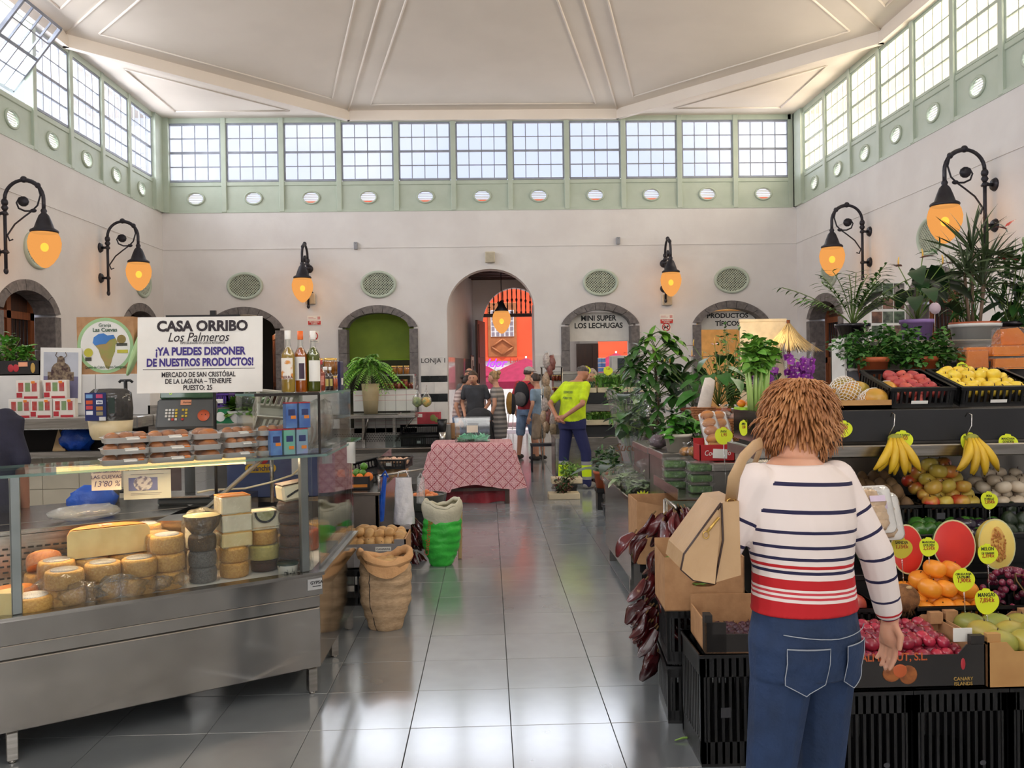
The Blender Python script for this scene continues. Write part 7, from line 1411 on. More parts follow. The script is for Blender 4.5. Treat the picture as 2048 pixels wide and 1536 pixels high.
# ---- upper steps with pots behind the fruit
blk('pot_step', 'low steel step behind the fruit shelf carrying the parsley pots', (ax(1655, 4.5), 4.5, 0), (xL5+2.2, 4.85, az(781, 4.6)));blk('pot_step', 'tall steel step carrying the palm and dracaena pots', (ax(1696, 5.1), 4.95, 0), (xL5+2.4, 5.4, az(694, 5.1)))
parsm=[mat('parsley', (74, 124, 44), .5, c2=(54, 100, 34)), leafg]
zG=az(781, 4.6);zH=az(694, 5.1)
for k, (px, s)in enumerate(((1745, 11), (1842, 12))):t=thing('parsley_pot', ('bushy parsley in a terracotta pot above the papayas', 'bushy parsley in a terracotta pot above the peaches')[k], 'plant', (ax(px, 4.66), 4.66, zG));pot(t, .085, .15, terra);bushy(t, (0, 0, .2), .16, 1100, .03, .026, parsm, (-50, 70), .5, seed=s, base=(0, 0, .13), sq=(1.45, 1, .75), stems=30)
glz=mat('black_glaze', (30, 26, 30), .12, c2=(20, 18, 22));lilp=mat('lilac_pot', (176, 140, 206), .5)
t=thing('parlor_palm', 'feathery parlor palm in a black glazed pot', 'plant', (ax(1709, 5.1), 5.12, zH));pot(t, .1, .11, glz, .6);mb=MB();sm=MB();r_=random.Random(8)
for k in range(27):
 a=r_.uniform(0, 6.28);el=radians(r_.uniform(45, 85));Lf=r_.uniform(.3, .5);pts=[V((cos(a)*Lf*u*cos(el)*(1+.4*u), sin(a)*Lf*u*cos(el), .1+Lf*u*sin(el)-.10*u*u))for u in[j/9 for j in range(10)]];sm.tube(pts, .0025, 4)
 for j in range(3, 10):
  td=(pts[j]-pts[j-1]).normalized();sd=td.cross(V((.01, .02, 1))).normalized()
  for s in(1, -1):leaf_mb(mb, pts[j], sd*s+td*.7+V((0, 0, -.1)), .115-.008*abs(j-6), .016, r_.randrange(2), .35, 0, 3)
obj('fronds', mb, [leafg, mat('palm_green', (96, 140, 54), .45)], t, kind='stuff');obj('stems', sm, stemg, t, kind='stuff')
heartd=leaf_mesh(.17, .13, leafd, .35, .12, 5, name='leaf', heart=.18);heartg=leaf_mesh(.18, .13, mat('anthurium_green', (56, 110, 40), .28, c2=(42, 90, 32), rv=.25), .3, .12, 5, name='leaf', heart=.18)
spm=lambda c, nm:leaf_mesh(.085, .075, mat(nm, c, .25, coat=.3), .25, .2, 4, name='spathe', heart=.2)
spred=spm((206, 44, 30), 'red_spathe');sppink=spm((170, 70, 100), 'pink_spathe');spx=mesh('spadix', MB().tube([(0, 0, 0), (.01, 0, .03), (.012, 0, .055)], [.005, .005, .003], 6), mat('spadix_yellow', (226, 180, 80), .5))
def anthurium(t, n, R_, H, lm, sm_, nf, seed, spread=(20, 80)):
 r=random.Random(seed)
 for k in range(n+nf):
  a=r.uniform(0, 6.28);fl=k>=n;el=radians(r.uniform(55, 85)if fl else r.uniform(*spread));L=R_*(1.25 if fl else r.uniform(.6, 1.1));tip=V((cos(a)*cos(el)*L, sin(a)*cos(el)*L, H+L*sin(el)))
  wired(t, [V((0, 0, H-.02)), V((tip.x*.35, tip.y*.35, H+(tip.z-H)*.6)), tip], .003)
  d=V((cos(a), sin(a), -.35 if not fl else .25))
  if fl:o=put_leaf(sm_, t, tip, d, 0, r.uniform(.8, 1.1), 'spathe');put_leaf(spx, t, tip, (d.x, d.y, .3), 0, 1, 'spadix')
  else:put_leaf(lm, t, tip, d, r.uniform(-.4, .4), r.uniform(.7, 1.15))
t=thing('anthurium', 'dark leaved anthurium with pink blooms in a lilac pot', 'plant', (ax(1838, 5.1), 5.12, zH));pot(t, .095, .13, lilp, .85);anthurium(t, 16, .3, .13, heartd, sppink, 3, 3);obj('tag_disc', MB().lathe([(0, 0), (.035, 0), (.035, .003), (0, .003)], 18, X=MX(((1, 0, 0, .05), (0, 0, 1, -.12), (0, 1, 0, .19), (0, 0, 0, 1)))), mat('pink_card', (214, 190, 200), .5), t);obj('tag_stick', MB().cyl((.05, -.115, .05), (.05, -.115, .16), .002, n=4), paper, t)
t=thing('dracaena', 'spiky dracaena with thin stems in a white bowl pot', 'plant', (ax(1958, 5.1), 5.14, zH-.02));pot(t, .14, .12, white_p, .85);obj('inner_rim', MB().lathe([(.13, .11), (.145, .13), (.12, .13)], 20), terra, t);r_=random.Random(6);drm=mat('dracaena_green', (72, 88, 52), .4, c2=(54, 66, 44), rv=.2);drl=leaf_mesh(.30, .017, drm, .25, .3, 5);
for(x, y, h)in((-.05, .0, .34), (.0, .02, .46), (.04, -.01, .26), (.07, .02, .38)):
 wired(t, [(x*.6, y, .1), (x, y, .1+h*.6), (x*1.2, y, .1+h)], .009, 'trunk', mat('bare_stem', (128, 104, 84), .8))
 for k in range(34):put_leaf(drl, t, (x*1.2, y, .1+h-.04+.0022*k), rdir(-15, 85, r_), U(-1, 1), r_.uniform(.7, 1.1))
for k, (px, py, Yp_, s)in enumerate(((2030, 640, 5.3, 21), (1935, 668, 5.3, 22))):
 t=thing('foliage_plant', ('tall leafy plant with red flower spikes at the picture edge', 'fine grassy plant around the dracaena pot')[k], 'plant', (ax(px, Yp_), Yp_, zH));pot(t, .1, .12, (mat('metal_pot', (70, 66, 70), .3, .8), terra)[k]);bushy(t, (0, 0, .36), .3, 130, .13, (.05, .014)[k], [leafd, leafg], (-20, 80), .4, seed=s, base=(0, 0, .1), stems=24)
 if not k:
  for j in range(5):put_leaf(spred, t, (U(-.2, .1), -.2, U(.4, .7)), rdir(0, 60), 0, .8, 'spathe')
# pumpkin, ginger, printed box
bx_=thing('fruit_box', 'black cardboard box with gold lettering upside down under the pumpkin', 'box', (ax(1935, 4.6), 4.56, zG));hB=az(737, 4.56)-zG;obj('carton', MB().box((0, 0, 0), (.62, .3, hB), 0, None, .003), cardd, bx_);text('Aromas', .06, bx_, (.07, -.002, hB*.5), (pi/2, pi, 0), gp_, shear=.2, bold=.01);obj('tomato_print', MB().ell((.19, -.001, hB*.5), (.022, .002, .02), 12, 8), redc, bx_)
pk=mat('pumpkin_orange', (240, 140, 40), .45, c2=(226, 118, 28), scale=5)
for k, (px, py, w, h, y)in enumerate(((1945, 738, .12, .1, 4.58), (2010, 738, .18, .06, 4.57), (1965, 712, .26, .05, 4.66), (2012, 712, .2, .055, 4.60), (2018, 692, .14, .1, 4.66))):
 t=thing('pumpkin_piece', ('wrapped cube of orange pumpkin beside the yellow tag', 'low orange pumpkin slab on the printed box', 'long orange pumpkin slab behind the cube', 'upper orange pumpkin slab', 'rounded orange pumpkin wedge topping the slabs')[k], 'pumpkin', at(px, py, y));P=[(-w/2, 0), (w/2, 0), (w/2*.95, h), (-w/2*.9, h*.95)]if k<4 else[(-w/2, 0), (w/2, 0), (w*.42, h*.6), (w*.15, h), (-w*.25, h*.95), (-w*.46, h*.5)];obj('flesh', MB().prism(P, -.05, .05, 0, XZ), pk, t);obj('rind', MB().prism([(x*.98, z*.98+.001)for x, z in P], .05, .056, 0, XZ), mat('pumpkin_rind', (196, 150, 80), .5), t);obj('wrap', MB().box((-w/2-.004, -.056, -.001), (w/2+.004, .056, h+.004), 0, None, .01), film, t)
for k, px in enumerate((1888, 1908)):t=thing('squash_piece', ('pale yellow squash half with a round cut face', 'pale yellow squash chunk leaning on the half')[k], 'squash', at(px, 757, 4.52), rot=(0, .5*k, .2));obj('rind', MB().ell((0, .03, 0), (.05, .04, .045)if not k else(.05, .04, .032), 16, 10), mat('squash_skin', (206, 180, 100), .5), t);obj('cut_face', MB().ell((0, -.004, 0), (.045, .008, .041)if not k else(.046, .008, .028), 16, 8), mat('squash_flesh', (226, 206, 130), .5, c2=(206, 180, 100)), t)
blk('squash_stand', 'steel block under the pale squash pieces', (ax(1868, 4.5), 4.44, zF), (ax(1930, 4.5), 4.56, az(772, 4.5)));ptag(1924, 735, 4.5, [('CALABAZA', .3), ('1,90', .5)], 'yellow tag beside the wrapped pumpkin cube', r=.03)
t=thing('storage_tower', 'white framed plastic drawer tower behind the woman', 'drawers', (ax(1672, 4.95), 4.7, zG));hD=az(690, 4.8)-zG
for k in range(3):obj('drawer', MB().box((-.045, 0, .01+hD/3*k), (.045, .16, hD/3*(k+1)-.01)), mat('grey_drawer', (120, 124, 130), .3), t)
for x in(-.05, .05):obj('frame_post', MB().box((x-.006, -.006, 0), (x+.006, .17, hD+.01)), white_p, t)
obj('frame_bar', MB().box((-.05, -.006, 0), (.05, .0, .008)).box((-.05, -.006, hD/3-.006), (.05, .0, hD/3+.006)).box((-.05, -.006, hD*2/3-.006), (.05, .0, hD*2/3+.006)).box((-.05, -.006, hD), (.05, .16, hD+.01)), white_p, t)
t=thing('photo_board', 'tall board of small photographs behind the palm', 'board', (ax(1778, 9.5), 9.5, 0));z0, z1=az(745, 9.5), az(575, 9.5);obj('board', MB().box((-.2, 0, z0), (.2, .03, z1)), white_p, t);obj('foot', MB().box((-.2, 0, 0), (-.15, .04, z0)).box((.15, 0, 0), (.2, .04, z0)), steel_dk, t);pn_=0
for i in range(3):
 for j in range(6):c=[(120, 130, 110), (150, 110, 90), (90, 110, 80), (130, 90, 70), (160, 150, 140)][(i*2+j)%5];obj('photo', MB().box((-.19+.128*i, -.004, z0+.02+(z1-z0)/6*j), (-.19+.128*i+.118, 0, z0+(z1-z0)/6*(j+1)-.01)), mat('photo_%d'%c[0], c, .4, c2=tuple(q//2 for q in c), scale=18), t)
# ---- steel benches towards the far end
blk('steel_bench', 'low stainless bench of bagged greens beside the aisle', (1.0, 6.1, .1), (2.5, 7.46, .70), steel_mir);b_=thing('bench_underframe', 'steel underframe of the low bench by the aisle', 'frame', (1.0, 6.1, 0))
for x, y in((.04, .05), (.04, 1.1), (1.4, .05), (1.4, 1.3)):obj('leg', MB().box((x-.03, y, 0), (x+.03, y+.06, .11)), steel, b_)
blk('bench_step', 'raised steel step on the low bench', (1.22, 6.12, .70), (2.5, 7.2, .83));blk('steel_step', 'stainless block carrying the red carton', (1.27, 4.9, 0), (2.3, 5.56, az(935, 4.9)));zR=az(935, 4.9);blk('steel_step', 'stainless block carrying the basil bucket and nut bags', (1.14, 5.57, 0), (2.3, 6.09, zR));blk('steel_step', 'stainless riser under the wicker baskets', (1.4, 6.1, .83), (2.5, 6.7, 1.2))
tb_=thing('tray_shelf', 'bent steel shelf holding clear boxes of greens', 'shelf', (ax(1338, 4.95), 4.74, az(1003, 4.74)));obj('shelf_board', MB().box((0, 0, -.012), (.24, .7, 0)).box((-.004, 0, -.012), (0, .7, .05)), steel, tb_);obj('bracket', MB().box((.2, .3, -.3), (.235, .33, -.012)), steel, tb_)
blk('flower_bench', 'stainless bench carrying the flowering plants', (1.55, 6.75, 0), (4.2, 8.6, 1.15))
grn=mat('packed_greens', (90, 130, 60), .6, c2=(60, 96, 44), scale=40, bump=.4, bscale=60);box0=None
for k, (dx, dy, l)in enumerate(((.05, .3, 0), (.05, .3, 1), (.05, .3, 2), (.15, .08, 0), (.15, .08, 1), (.15, .08, 2))):
 t=thing('greens_box', '%s clear plastic box of chopped greens in the %s stack'%(('lowest', 'middle', 'top')[l], ('far', 'near')[k//3]), 'box', (ax(1338, 4.95)+dx+.02, 4.85+dy, az(1003, 4.74)+.001+l*.062), U(-.05, .05), 'clear boxes of chopped greens');obj('greens', MB().cb((0, 0, .022), (.125, .09, .04), bv=.008), grn, t);obj('box', MB().cb((0, 0, .027), (.14, .105, .052), bv=.006), film, t);obj('lid', MB().cb((0, 0, .055), (.15, .115, .006), bv=.002), film, t)
gpk=[mat('pale_leaves', (176, 196, 146), .5, c2=(130, 158, 104), scale=18), mat('leafy_stalks', (190, 200, 160), .5)]
def greens_bag(p, r, lab, seed, sq=(1.3, .8, .6), cat='bag', contents=None):
 t=thing('greens_bag', lab, cat, p, U(-.4, .4));r_=random.Random(seed);mb=MB()
 for k in range(60):d=rdir(-10, 80, r_);leaf_mb(mb, V((d.x*r*sq[0]*.45, d.y*r*sq[1]*.45, r*.3+d.z*r*sq[2]*.4)), rdir(-20, 40, r_), r*.6, r*.35, r_.random()<.3, .4, 0, 3)
 obj('leaves', mb, gpk, t, kind='stuff');s0=V((seed, 1, 2));obj('bag', MB().ell((0, 0, r*sq[2]*.9), (r*sq[0], r*sq[1], r*sq[2]), 24, 14, fn=lambda p:p*(1+.22*noise.noise(p*2.2+s0))), film, t);return t
for k, (px, py, Y, z, r)in enumerate(((1245, 960, 6.7, .70, .14), (1285, 972, 6.35, .70, .13), (1270, 930, 7.1, .70, .13), (1322, 940, 6.3, .83, .14), (1300, 915, 6.8, .83, .12))):greens_bag((ax(px, Y), Y, z), r, ('bagged chard at the aisle end of the low bench', 'bagged leek greens at the near corner of the low bench', 'bagged lettuce behind the chard', 'bagged cabbage on the raised step', 'bagged broccoli on the raised step, farther back')[k], k+1)
ptag(1286, 1003, 6.09, [('PUERRO', .3), ('LA PALMA', .28), ('0,85€', .45)], 'spiky yellow star tag on the low bench edge', r=.075, star=True, stick=0);ptag(1447, 872, 4.8, [('PAN', .4), ('1,95', .5)], 'tall yellow tag before the bread rolls', r=.05, stick=.22);ptag(1488, 856, 4.19, [('APIO', .4), ('1,50', .5)], 'yellow tag on the steel end panel below the celery', r=.04, stick=0).rotation_euler=(0, 0, -pi/2+.3)
ptag(1172, 741, 12.6, [('1,00', .6)], 'round yellow tag above the seedlings nearer the entrance', r=.07, stick=.3);ptag(1216, 742, 12.6, [('1,20', .6)], 'round yellow tag above the middle of the seedlings', r=.07, stick=.3)
t=thing('sweets_carton', 'open red printed carton with white lettering on the steel block', 'carton', (ax(1433, 5.0), 5.0, zR));wq=.21;obj('carton', MB().box((-wq/2, -.0, 0), (wq/2, .005, .1)).box((-wq/2, .0, 0), (-wq/2+.005, .16, .1)).box((wq/2-.005, 0, 0), (wq/2, .16, .1)).box((-wq/2, .155, 0), (wq/2, .16, .13)).box((-wq/2, 0, 0), (wq/2, .16, .005)), mat('red_print_board', (190, 36, 40), .5), t);text('Cochinado', .045, t, (.0, -.002, .05), m=paper, shear=.2, sx=.8);obj('label', MB().box((-.03, -.004, .02), (.055, -.002, .075), 0, T(0, 0, 0, 0, 0, .06)), paper, t);obj('insert', MB().box((-.04, .01, .06), (.08, .15, .11)), mat('kraft_board', (196, 150, 92)), t)
for k in range(2):
 t=thing('roll_pack', ('tilted foam tray of bread rolls in film', 'second foam tray of bread rolls behind')[k], 'bread', at(1428+22*k, 886, 5.05+.1*k), rot=(radians(58), radians(-12), -.2));obj('tray', MB().cb((0, .1, -.01), (.1, .24, .02), bv=.008), foam, t)
 for j in range(4):obj('bread_roll', MB().ell((0, .02+.055*j, .02), (.042, .03, .026), 12, 8), mat('bread_crust', (206, 140, 76), .5, c2=(180, 110, 54)), t)
 obj('wrap', MB().ell((0, .1, .016), (.058, .125, .04), 16, 8), film, t)
t=thing('basil_bucket', 'basil plant in a cream plastic bucket', 'plant', (ax(1356, 5.68), 5.7, zR));pot(t, .092, .12, mat('cream_bucket', (226, 216, 196), .4), .8);bushy(t, (0, 0, .17), .14, 150, .07, .045, [mat('basil_green', (84, 150, 50)), leafg], (-40, 70), .6, seed=3, base=(0, 0, .1), sq=(1.2, 1, .7))
def fbag(px, py, Y, r, c, lab, h=1.1, cat='bag'):
 p=at(px, py, Y);p.z=zR if Y<6.09 else 1.06 if p.x<1.39 else 1.2;t=thing('food_bag', lab, cat, p, U(0, 6));s0=V((px, 1, 2));m_=mat('bagged_%d'%c[0], c, .6, c2=tuple(int(q*.6)for q in c), scale=30, rv=.2)
 obj('contents', MB().ell((0, 0, r*.65), (r*.9, r*.8, r*.62), 14, 9, fn=lambda p:p*(1+.2*noise.noise(p*3+s0))), m_, t);obj('bag', MB().lathe([(0, 0), (r*.9, .01), (r*1.02, r*.6), (r*.6, r*1.2), (r*.18, r*1.5), (r*.5, r*1.5+r*.4*h)], 18, fn=lambda p, w:V(p)+V((p[0], p[1], 0))*.25*noise.noise(V((cos(w)*2, sin(w)*2, p[2]*12))+s0)), film, t);obj('sticker', MB().cb((0, -r*.95, r*.9), (r*.4, .004, r*.3)), price, t)
blk('bag_step', 'steel ledge under the bagged nuts and dried goods', (1.14, 6.1, .83), (1.39, 6.75, 1.06))
for a in((1318, 892, 5.95, .075, (96, 70, 80), 'bag of dark dried fruit beside the basil bucket'), (1340, 868, 6.3, .075, (110, 84, 90), 'bag of purple dried fruit behind the basil'), (1372, 878, 6.0, .07, (150, 116, 96), 'bag of brown nuts behind the basil'), (1392, 888, 5.75, .06, (170, 130, 110), 'bag of pale nuts right of the basil'), (1388, 925, 5.3, .05, (220, 150, 50), 'bag of orange sweets beside the cream bucket'), (1372, 938, 5.35, .045, (206, 140, 60), 'small bag of yellow sweets at the block edge'), (1402, 905, 5.25, .045, (226, 170, 100), 'bag of peach sweets behind the red carton'), (1448, 815, 6.3, .08, (150, 110, 84), 'bag of walnuts beside the second basket'), (1478, 812, 6.2, .08, (170, 130, 100), 'bag of dried beans below the celery'), (1425, 850, 6.05, .06, (130, 100, 70), 'bag of dried herbs below the wicker basket')):fbag(*a)
wick=mat('wicker', (176, 112, 62), .6, c2=(140, 84, 44), scale=40)
for k, (px, py, Y, r, h, lab)in enumerate(((1407, 862, 6.15, .085, .17, 'round wicker basket holding a paper bread bag'), (1455, 880, 6.0, .1, .14, 'second wicker basket half hidden by the bread rolls'))):
 t=thing('wicker_basket', lab, 'basket', at(px, py, Y));mb=MB()
 for j in range(15):z=h*j/14;rr=r*(.72+.28*j/14);mb.tube([((rr+.004*(-1)**(i+j))*cos(2*pi*i/28), (rr+.004*(-1)**(i+j))*sin(2*pi*i/28), z)for i in range(28)], .0062, 5, closed=True)
 obj('weave', mb, wick, t);obj('base', MB().cyl((0, 0, -.004), (0, 0, .004), r*.72, n=20), wick, t)
 if not k:continue
t=thing('bread_bag', 'long white paper bread bag standing in the wicker basket', 'bag', at(1405, 830, 6.15), rot=(0, .22, 0));obj('bag', MB().lathe([(.03, -.06), (.045, .05), (.04, .2), (.035, .27), (0, .28)], 14, sx=1.1, sy=.6, fn=lambda p, w:V(p)*(1+.06*noise.noise(V(p)*14))), mat('paper_bag', (224, 210, 196), .6, bump=.3, bscale=20), t);obj('bread', MB().ell((.01, -.012, .1), (.018, .012, .1), 10, 8), mat('bread_crust', (206, 140, 76)), t)
# celery, clear lidded box under it
Yc_=4.1;pc=at(1522, 832, Yc_);
for k in range(2):
 t=thing('celery', ('tall celery head standing on the steel shelf end', 'second celery head just behind')[k], 'celery', (pc.x-.015+.06*k, Yc_+.06+.05*k, zF), U(0, 3));r_=random.Random(k);cel=mat('celery_stalk', (170, 196, 110), .4, c2=(140, 176, 84), st=(1, 1, .1), scale=30)
 for j in range(7):a=j*.9;b=V((cos(a)*.022, sin(a)*.016, 0));e=b*1.9+V((0, 0, .2));obj('stalk', MB().tube([b, b*1.25+V((0, 0, .1)), e], [.015, .012, .007], 7, flat=.6), cel, t)
 bushy(t, (0, 0, .26), .1, 150, .045, .04, [leafl, mat('celery_leaf', (104, 160, 60), .5)], (-20, 85), .5, nm='leaves', seed=k+40, base=(0, 0, .18))
t=thing('green_tray', 'small lime green tray with orange fruit by the celery', 'tray', (ax(1490, 4.3), 4.26, zF));obj('tray', MB().prism(rrect(.11, .14, .02), 0, .012), mat('lime_plastic', (170, 220, 60), .4), t);obj('apricot', MB().ell((.015, -.01, .03), (.025, .025, .022), 12, 8), pk, t);obj('apricot', MB().ell((-.025, .02, .03), (.022, .022, .02), 12, 8), pk, t)
# ---- flowers and big plants
def palmate(t, p, d, lm, n=7, s=1):
 d=V(d).normalized();x=d.orthogonal().normalized();y=d.cross(x)
 for k in range(n):a=2*pi*k/n;put_leaf(lm, t, p, x*cos(a)+y*sin(a)+d*.25, 0, s*U(.8, 1.1))
sch=leaf_mesh(.15, .058, mat('schefflera_green', (62, 100, 44), .3, c2=(44, 78, 34), scale=5, rv=.35), .3, .15, 4);sch2=leaf_mesh(.13, .055, leafl, .3, .15, 4)
t=thing('umbrella_plant', 'big bushy umbrella plant with glossy fingered leaves in the middle of the stall', 'plant', (ax(1312, 7.5), 7.5, .7));pot(t, .14, .2, terra);r_=random.Random(9);H=az(668, 7.5)-.7
wired(t, [(0, 0, .15), (.02, 0, H*.5), (-.02, 0, H*.9)], .012, 'trunk', mat('bare_stem', (128, 104, 84), .8))
for k in range(66):
 u=r_.uniform(.22, 1);a=r_.uniform(0, 6.28);L=r_.uniform(.1, .36)*(1.15-1.6*max(0, u-.6));q=V((0, 0, H*u*.9));tip=q+V((cos(a)*L, sin(a)*L*.7, .10));wired(t, [q, tip], .004);palmate(t, tip, (cos(a)*.6, sin(a)*.6-.3, .6), sch2 if(u>.75 and k%2)else sch, 6, 1.0)
t=thing('leafy_plant', 'light green leafy plant beside the umbrella plant towards the entrance', 'plant', (ax(1258, 8.2), 8.2, .75));pot(t, .1, .15, terra);bushy(t, (0, 0, .62), .27, 110, .15, .06, [leafl, leafg], (-10, 80), .4, seed=5, base=(0, 0, .14), stems=16)
for k, (px, Y, n, R_, H, nf, s)in enumerate(((1385, 7.3, 14, .34, .16, 4, 1), (1437, 7.0, 20, .42, .18, 4, 5), (1560, 7.6, 12, .3, .15, 1, 7))):
 t=thing('anthurium', ('red anthurium wrapped in clear film beside the umbrella plant', 'tall red anthurium with many long stems below the PRODUCTOS sign', 'broad leaved anthurium between the orchids')[k], 'plant', (ax(px, Y), Y, 1.15));pot(t, .1, .14, terra);anthurium(t, n, R_, H, heartg, spred, nf, s)
 if not k:obj('wrap', MB().lathe([(.09, .0), (.13, .2), (.2, .36)], 20, fn=lambda p, w:V(p)*(1+.08*noise.noise(V(p)*8))), film, t)
t=thing('leafy_plant', 'slender small leaved shrub rising before the PRODUCTOS sign', 'plant', (ax(1468, 7.3), 7.35, 1.15));pot(t, .09, .13, terra);bushy(t, (0, 0, .62), .2, 420, .045, .028, [leafg, leafl], (-60, 85), .4, seed=9, base=(0, 0, .13), sq=(1, 1, 1.7), stems=20)
orm=mat('orchid_purple', (176, 70, 190), .45, c2=(150, 50, 160), rv=.15);fl_=MB()
for a in(pi/2, pi/2+1.25, pi/2-1.25, pi/2+2.4, pi/2-2.4):leaf_mb(fl_, (0, 0, 0), (cos(a), -.15, sin(a)), .036, .034, 0, .2, pi/2, 3)
fl_.ell((0, -.008, 0), (.008, .008, .008), 6, 5, 1);fl_=mesh('blossom', fl_, [orm, mat('orchid_throat', (236, 170, 210), .5)])
for k, (px, py, h, n)in enumerate(((1527, 700, .54, 18), (1597, 715, .54, 34))):
 t=thing('orchid', ('purple orchid nearer the anthuriums in a clear sleeve', 'larger purple orchid in a clear sleeve nearer the doors')[k], 'plant', (ax(px, 7.0), 7.0, 1.15));pot(t, .06, .11, white_p);r_=random.Random(k+2)
 for s in(-.03, .035):
  pts=[V((s, 0, .1)), V((s*1.4, 0, .35)), V((s*1.2, -.02, h*.95)), V((s-.08, -.05, h*1.02))];wired(t, pts, .003)
 for j in range(n):put_leaf(fl_, t, (r_.uniform(-.11, .09), -.04+r_.uniform(-.05, .03), h*.6+r_.uniform(0, h*.45)), (1, r_.uniform(-.3, .3), 0), r_.uniform(-.3, .3), 1.1, 'blossom')
 for j in range(4):put_leaf(heartg, t, (0, 0, .12), rdir(0, 40, r_), 0, .9)
 obj('sleeve', MB().lathe([(.06, .02), (.1, .35), (.14, h+.14)], 16), clear('sleeve_film', (.985, .985, .985), .02, .4, .08, .5, 10), t)
# cellophane bouquet plant
t=thing('gift_plant', 'large leaved plant in a clear cellophane cone lettered Success', 'plant', (ax(1262, 7.6), 7.62, .72));hq=az(790, 7.6)-.72
for k in range(9):a=k*2.1;tip=V((cos(a)*.13, sin(a)*.1, .25+.055*k));wired(t, [V((0, 0, .05)), tip], .004);put_leaf(heartg if k%2 else heartd, t, tip, (cos(a), sin(a)-.3, .1), 0, 1.3)
cone=lambda z0, z1:MB().lathe([(.05+.17*z/hq, z)for z in(z0, (z0+z1)/2, z1)], 24, fn=lambda p, w:V((p[0]*(1+.06*sin(5*w)), p[1]*(1+.06*sin(5*w)), p[2]+.03*sin(3*w)*(p[2]>hq*.9))))
obj('cellophane', cone(.0, hq), film, t);obj('white_wrap', cone(.05, .30), filmw, t);text('Success', .1, t, (-.02, -.145, .22), m=mat('brown_ink', (120, 80, 50), .5), shear=.3)
# ---- far seedling bench, rack, floor plants
Yr=12.2;x0, x1=ax(1108, Yr), ax(1330, Yr);zq=az(790, Yr);t=thing('seedling_bench', 'two tier market bench of seedling trays in front of the worker', 'bench', (x0, Yr, 0));w=x1-x0;obj('base', MB().box((0, 0, .08), (w, .7, az(878, Yr)), 0, None, .008), steel, t);obj('black_riser', MB().box((.3, .2, az(878, Yr)), (w, .7, az(857, Yr))), black_p, t);obj('rail', MB().box((.3, .05, az(826, Yr)), (w, .1, az(812, Yr))), steel, t);obj('upper_riser', MB().box((.35, .3, az(812, Yr)), (w, .8, zq-.002)), black_p, t)
for x in(.05, w-.08):obj('leg', MB().box((x, .05, 0), (x+.05, .1, .08)), steel, t)
sdm=[mat('seedling', (110, 160, 60), .5, c2=(80, 130, 44)), mat('seedling_pale', (150, 186, 90), .5)];sgm=[mat('grey_seedling', (110, 140, 104), .5), mat('grey_seedling', (110, 140, 104))]
for k, (pa, pb, y, z, h, ms)in enumerate(((1168, 1200, .32, zq, .1, sgm), (1201, 1262, .32, zq, .26, sdm), (1263, 1325, .32, zq, .14, sgm), (1175, 1232, .12, az(855, Yr), .13, sdm), (1233, 1290, .12, az(855, Yr), .12, sdm))):
 xa, xb=ax(pa, Yr), ax(pb, Yr)-.01;t=thing('seedling_tray', ('grey green seedlings at the entrance end of the upper tier', 'tall feathery seedlings in the middle of the upper tier', 'bluish seedlings at the near end of the upper tier', 'green seedlings on the lower tier beside the worker', 'green seedlings at the near end of the lower tier')[k]+' in a pale foam tray', 'tray', (xa, Yr+y, z));obj('tray', MB().box((0, 0, 0), (xb-xa, .35, .075), 0, None, .006), mat('foam_tray', (222, 206, 172), .6), t);mb=MB();r_=random.Random(k)
 for j in range(int(420*(xb-xa))):p=V((r_.uniform(.01, xb-xa-.01), r_.uniform(.01, .33), .07));d=V((r_.uniform(-.4, .4), r_.uniform(-.4, .4), 1));leaf_mb(mb, p, d, h*r_.uniform(.6, 1), .018, 0, .1, 0, 2);leaf_mb(mb, p+d*h*.6, rdir(0, 60, r_), .07, .035, r_.randrange(2), .4, 0, 2)
 obj('seedlings', mb, ms, t, kind='stuff')
t=thing('till', 'grey boxy till screen behind the seedlings', 'till', (ax(1243, 13.4), 13.4, az(748, 13.4)));obj('case', MB().box((-.15, 0, 0), (.15, .3, .26), 0, None, .01), mat('till_grey', (190, 186, 180), .5), t);obj('screen', MB().box((-.06, -.004, .03), (.14, 0, .22)), mat('dark_screen', (60, 66, 72), .2), t)
blk('till_stand', 'grey stand under the till', (ax(1195, 13.4), 13.3, 0), (ax(1266, 13.4), 13.8, az(748, 13.4)-.002))
for k in range(6):t=thing('cup_stack', 'blue carton in the little pile beside the till', 'carton', (ax(1200+7*(k%2), 13.5), 13.45, az(747, 13.4)+.075*(k//2)), 0, 'blue cartons beside the till');obj('carton', MB().box((-.03, 0, 0), (.03, .06, .07)), mat('blue_carton', (108, 148, 200)), t);obj('lid', MB().box((-.031, -.001, .06), (.031, .061, .072)), white_p, t);t.name='small_carton'
t=thing('hanging_rack', 'tall steel rack of hanging snack bags and jars by the entrance', 'rack', (ax(1100, 14.2), 14.2, 0));zt=az(735, 14.2)
for x in(-.14, .2):obj('post', MB().cyl((x, 0, 0), (x, 0, zt), .015, n=8), steel, t)
for z in(zt, az(790, 14.2), az(850, 14.2)):obj('shelf_board', MB().box((-.15, -.1, z-.015), (.22, .25, z)), steel_dk, t)
rb=[(206, 190, 180), (150, 90, 80), (190, 160, 130), (170, 150, 120)]
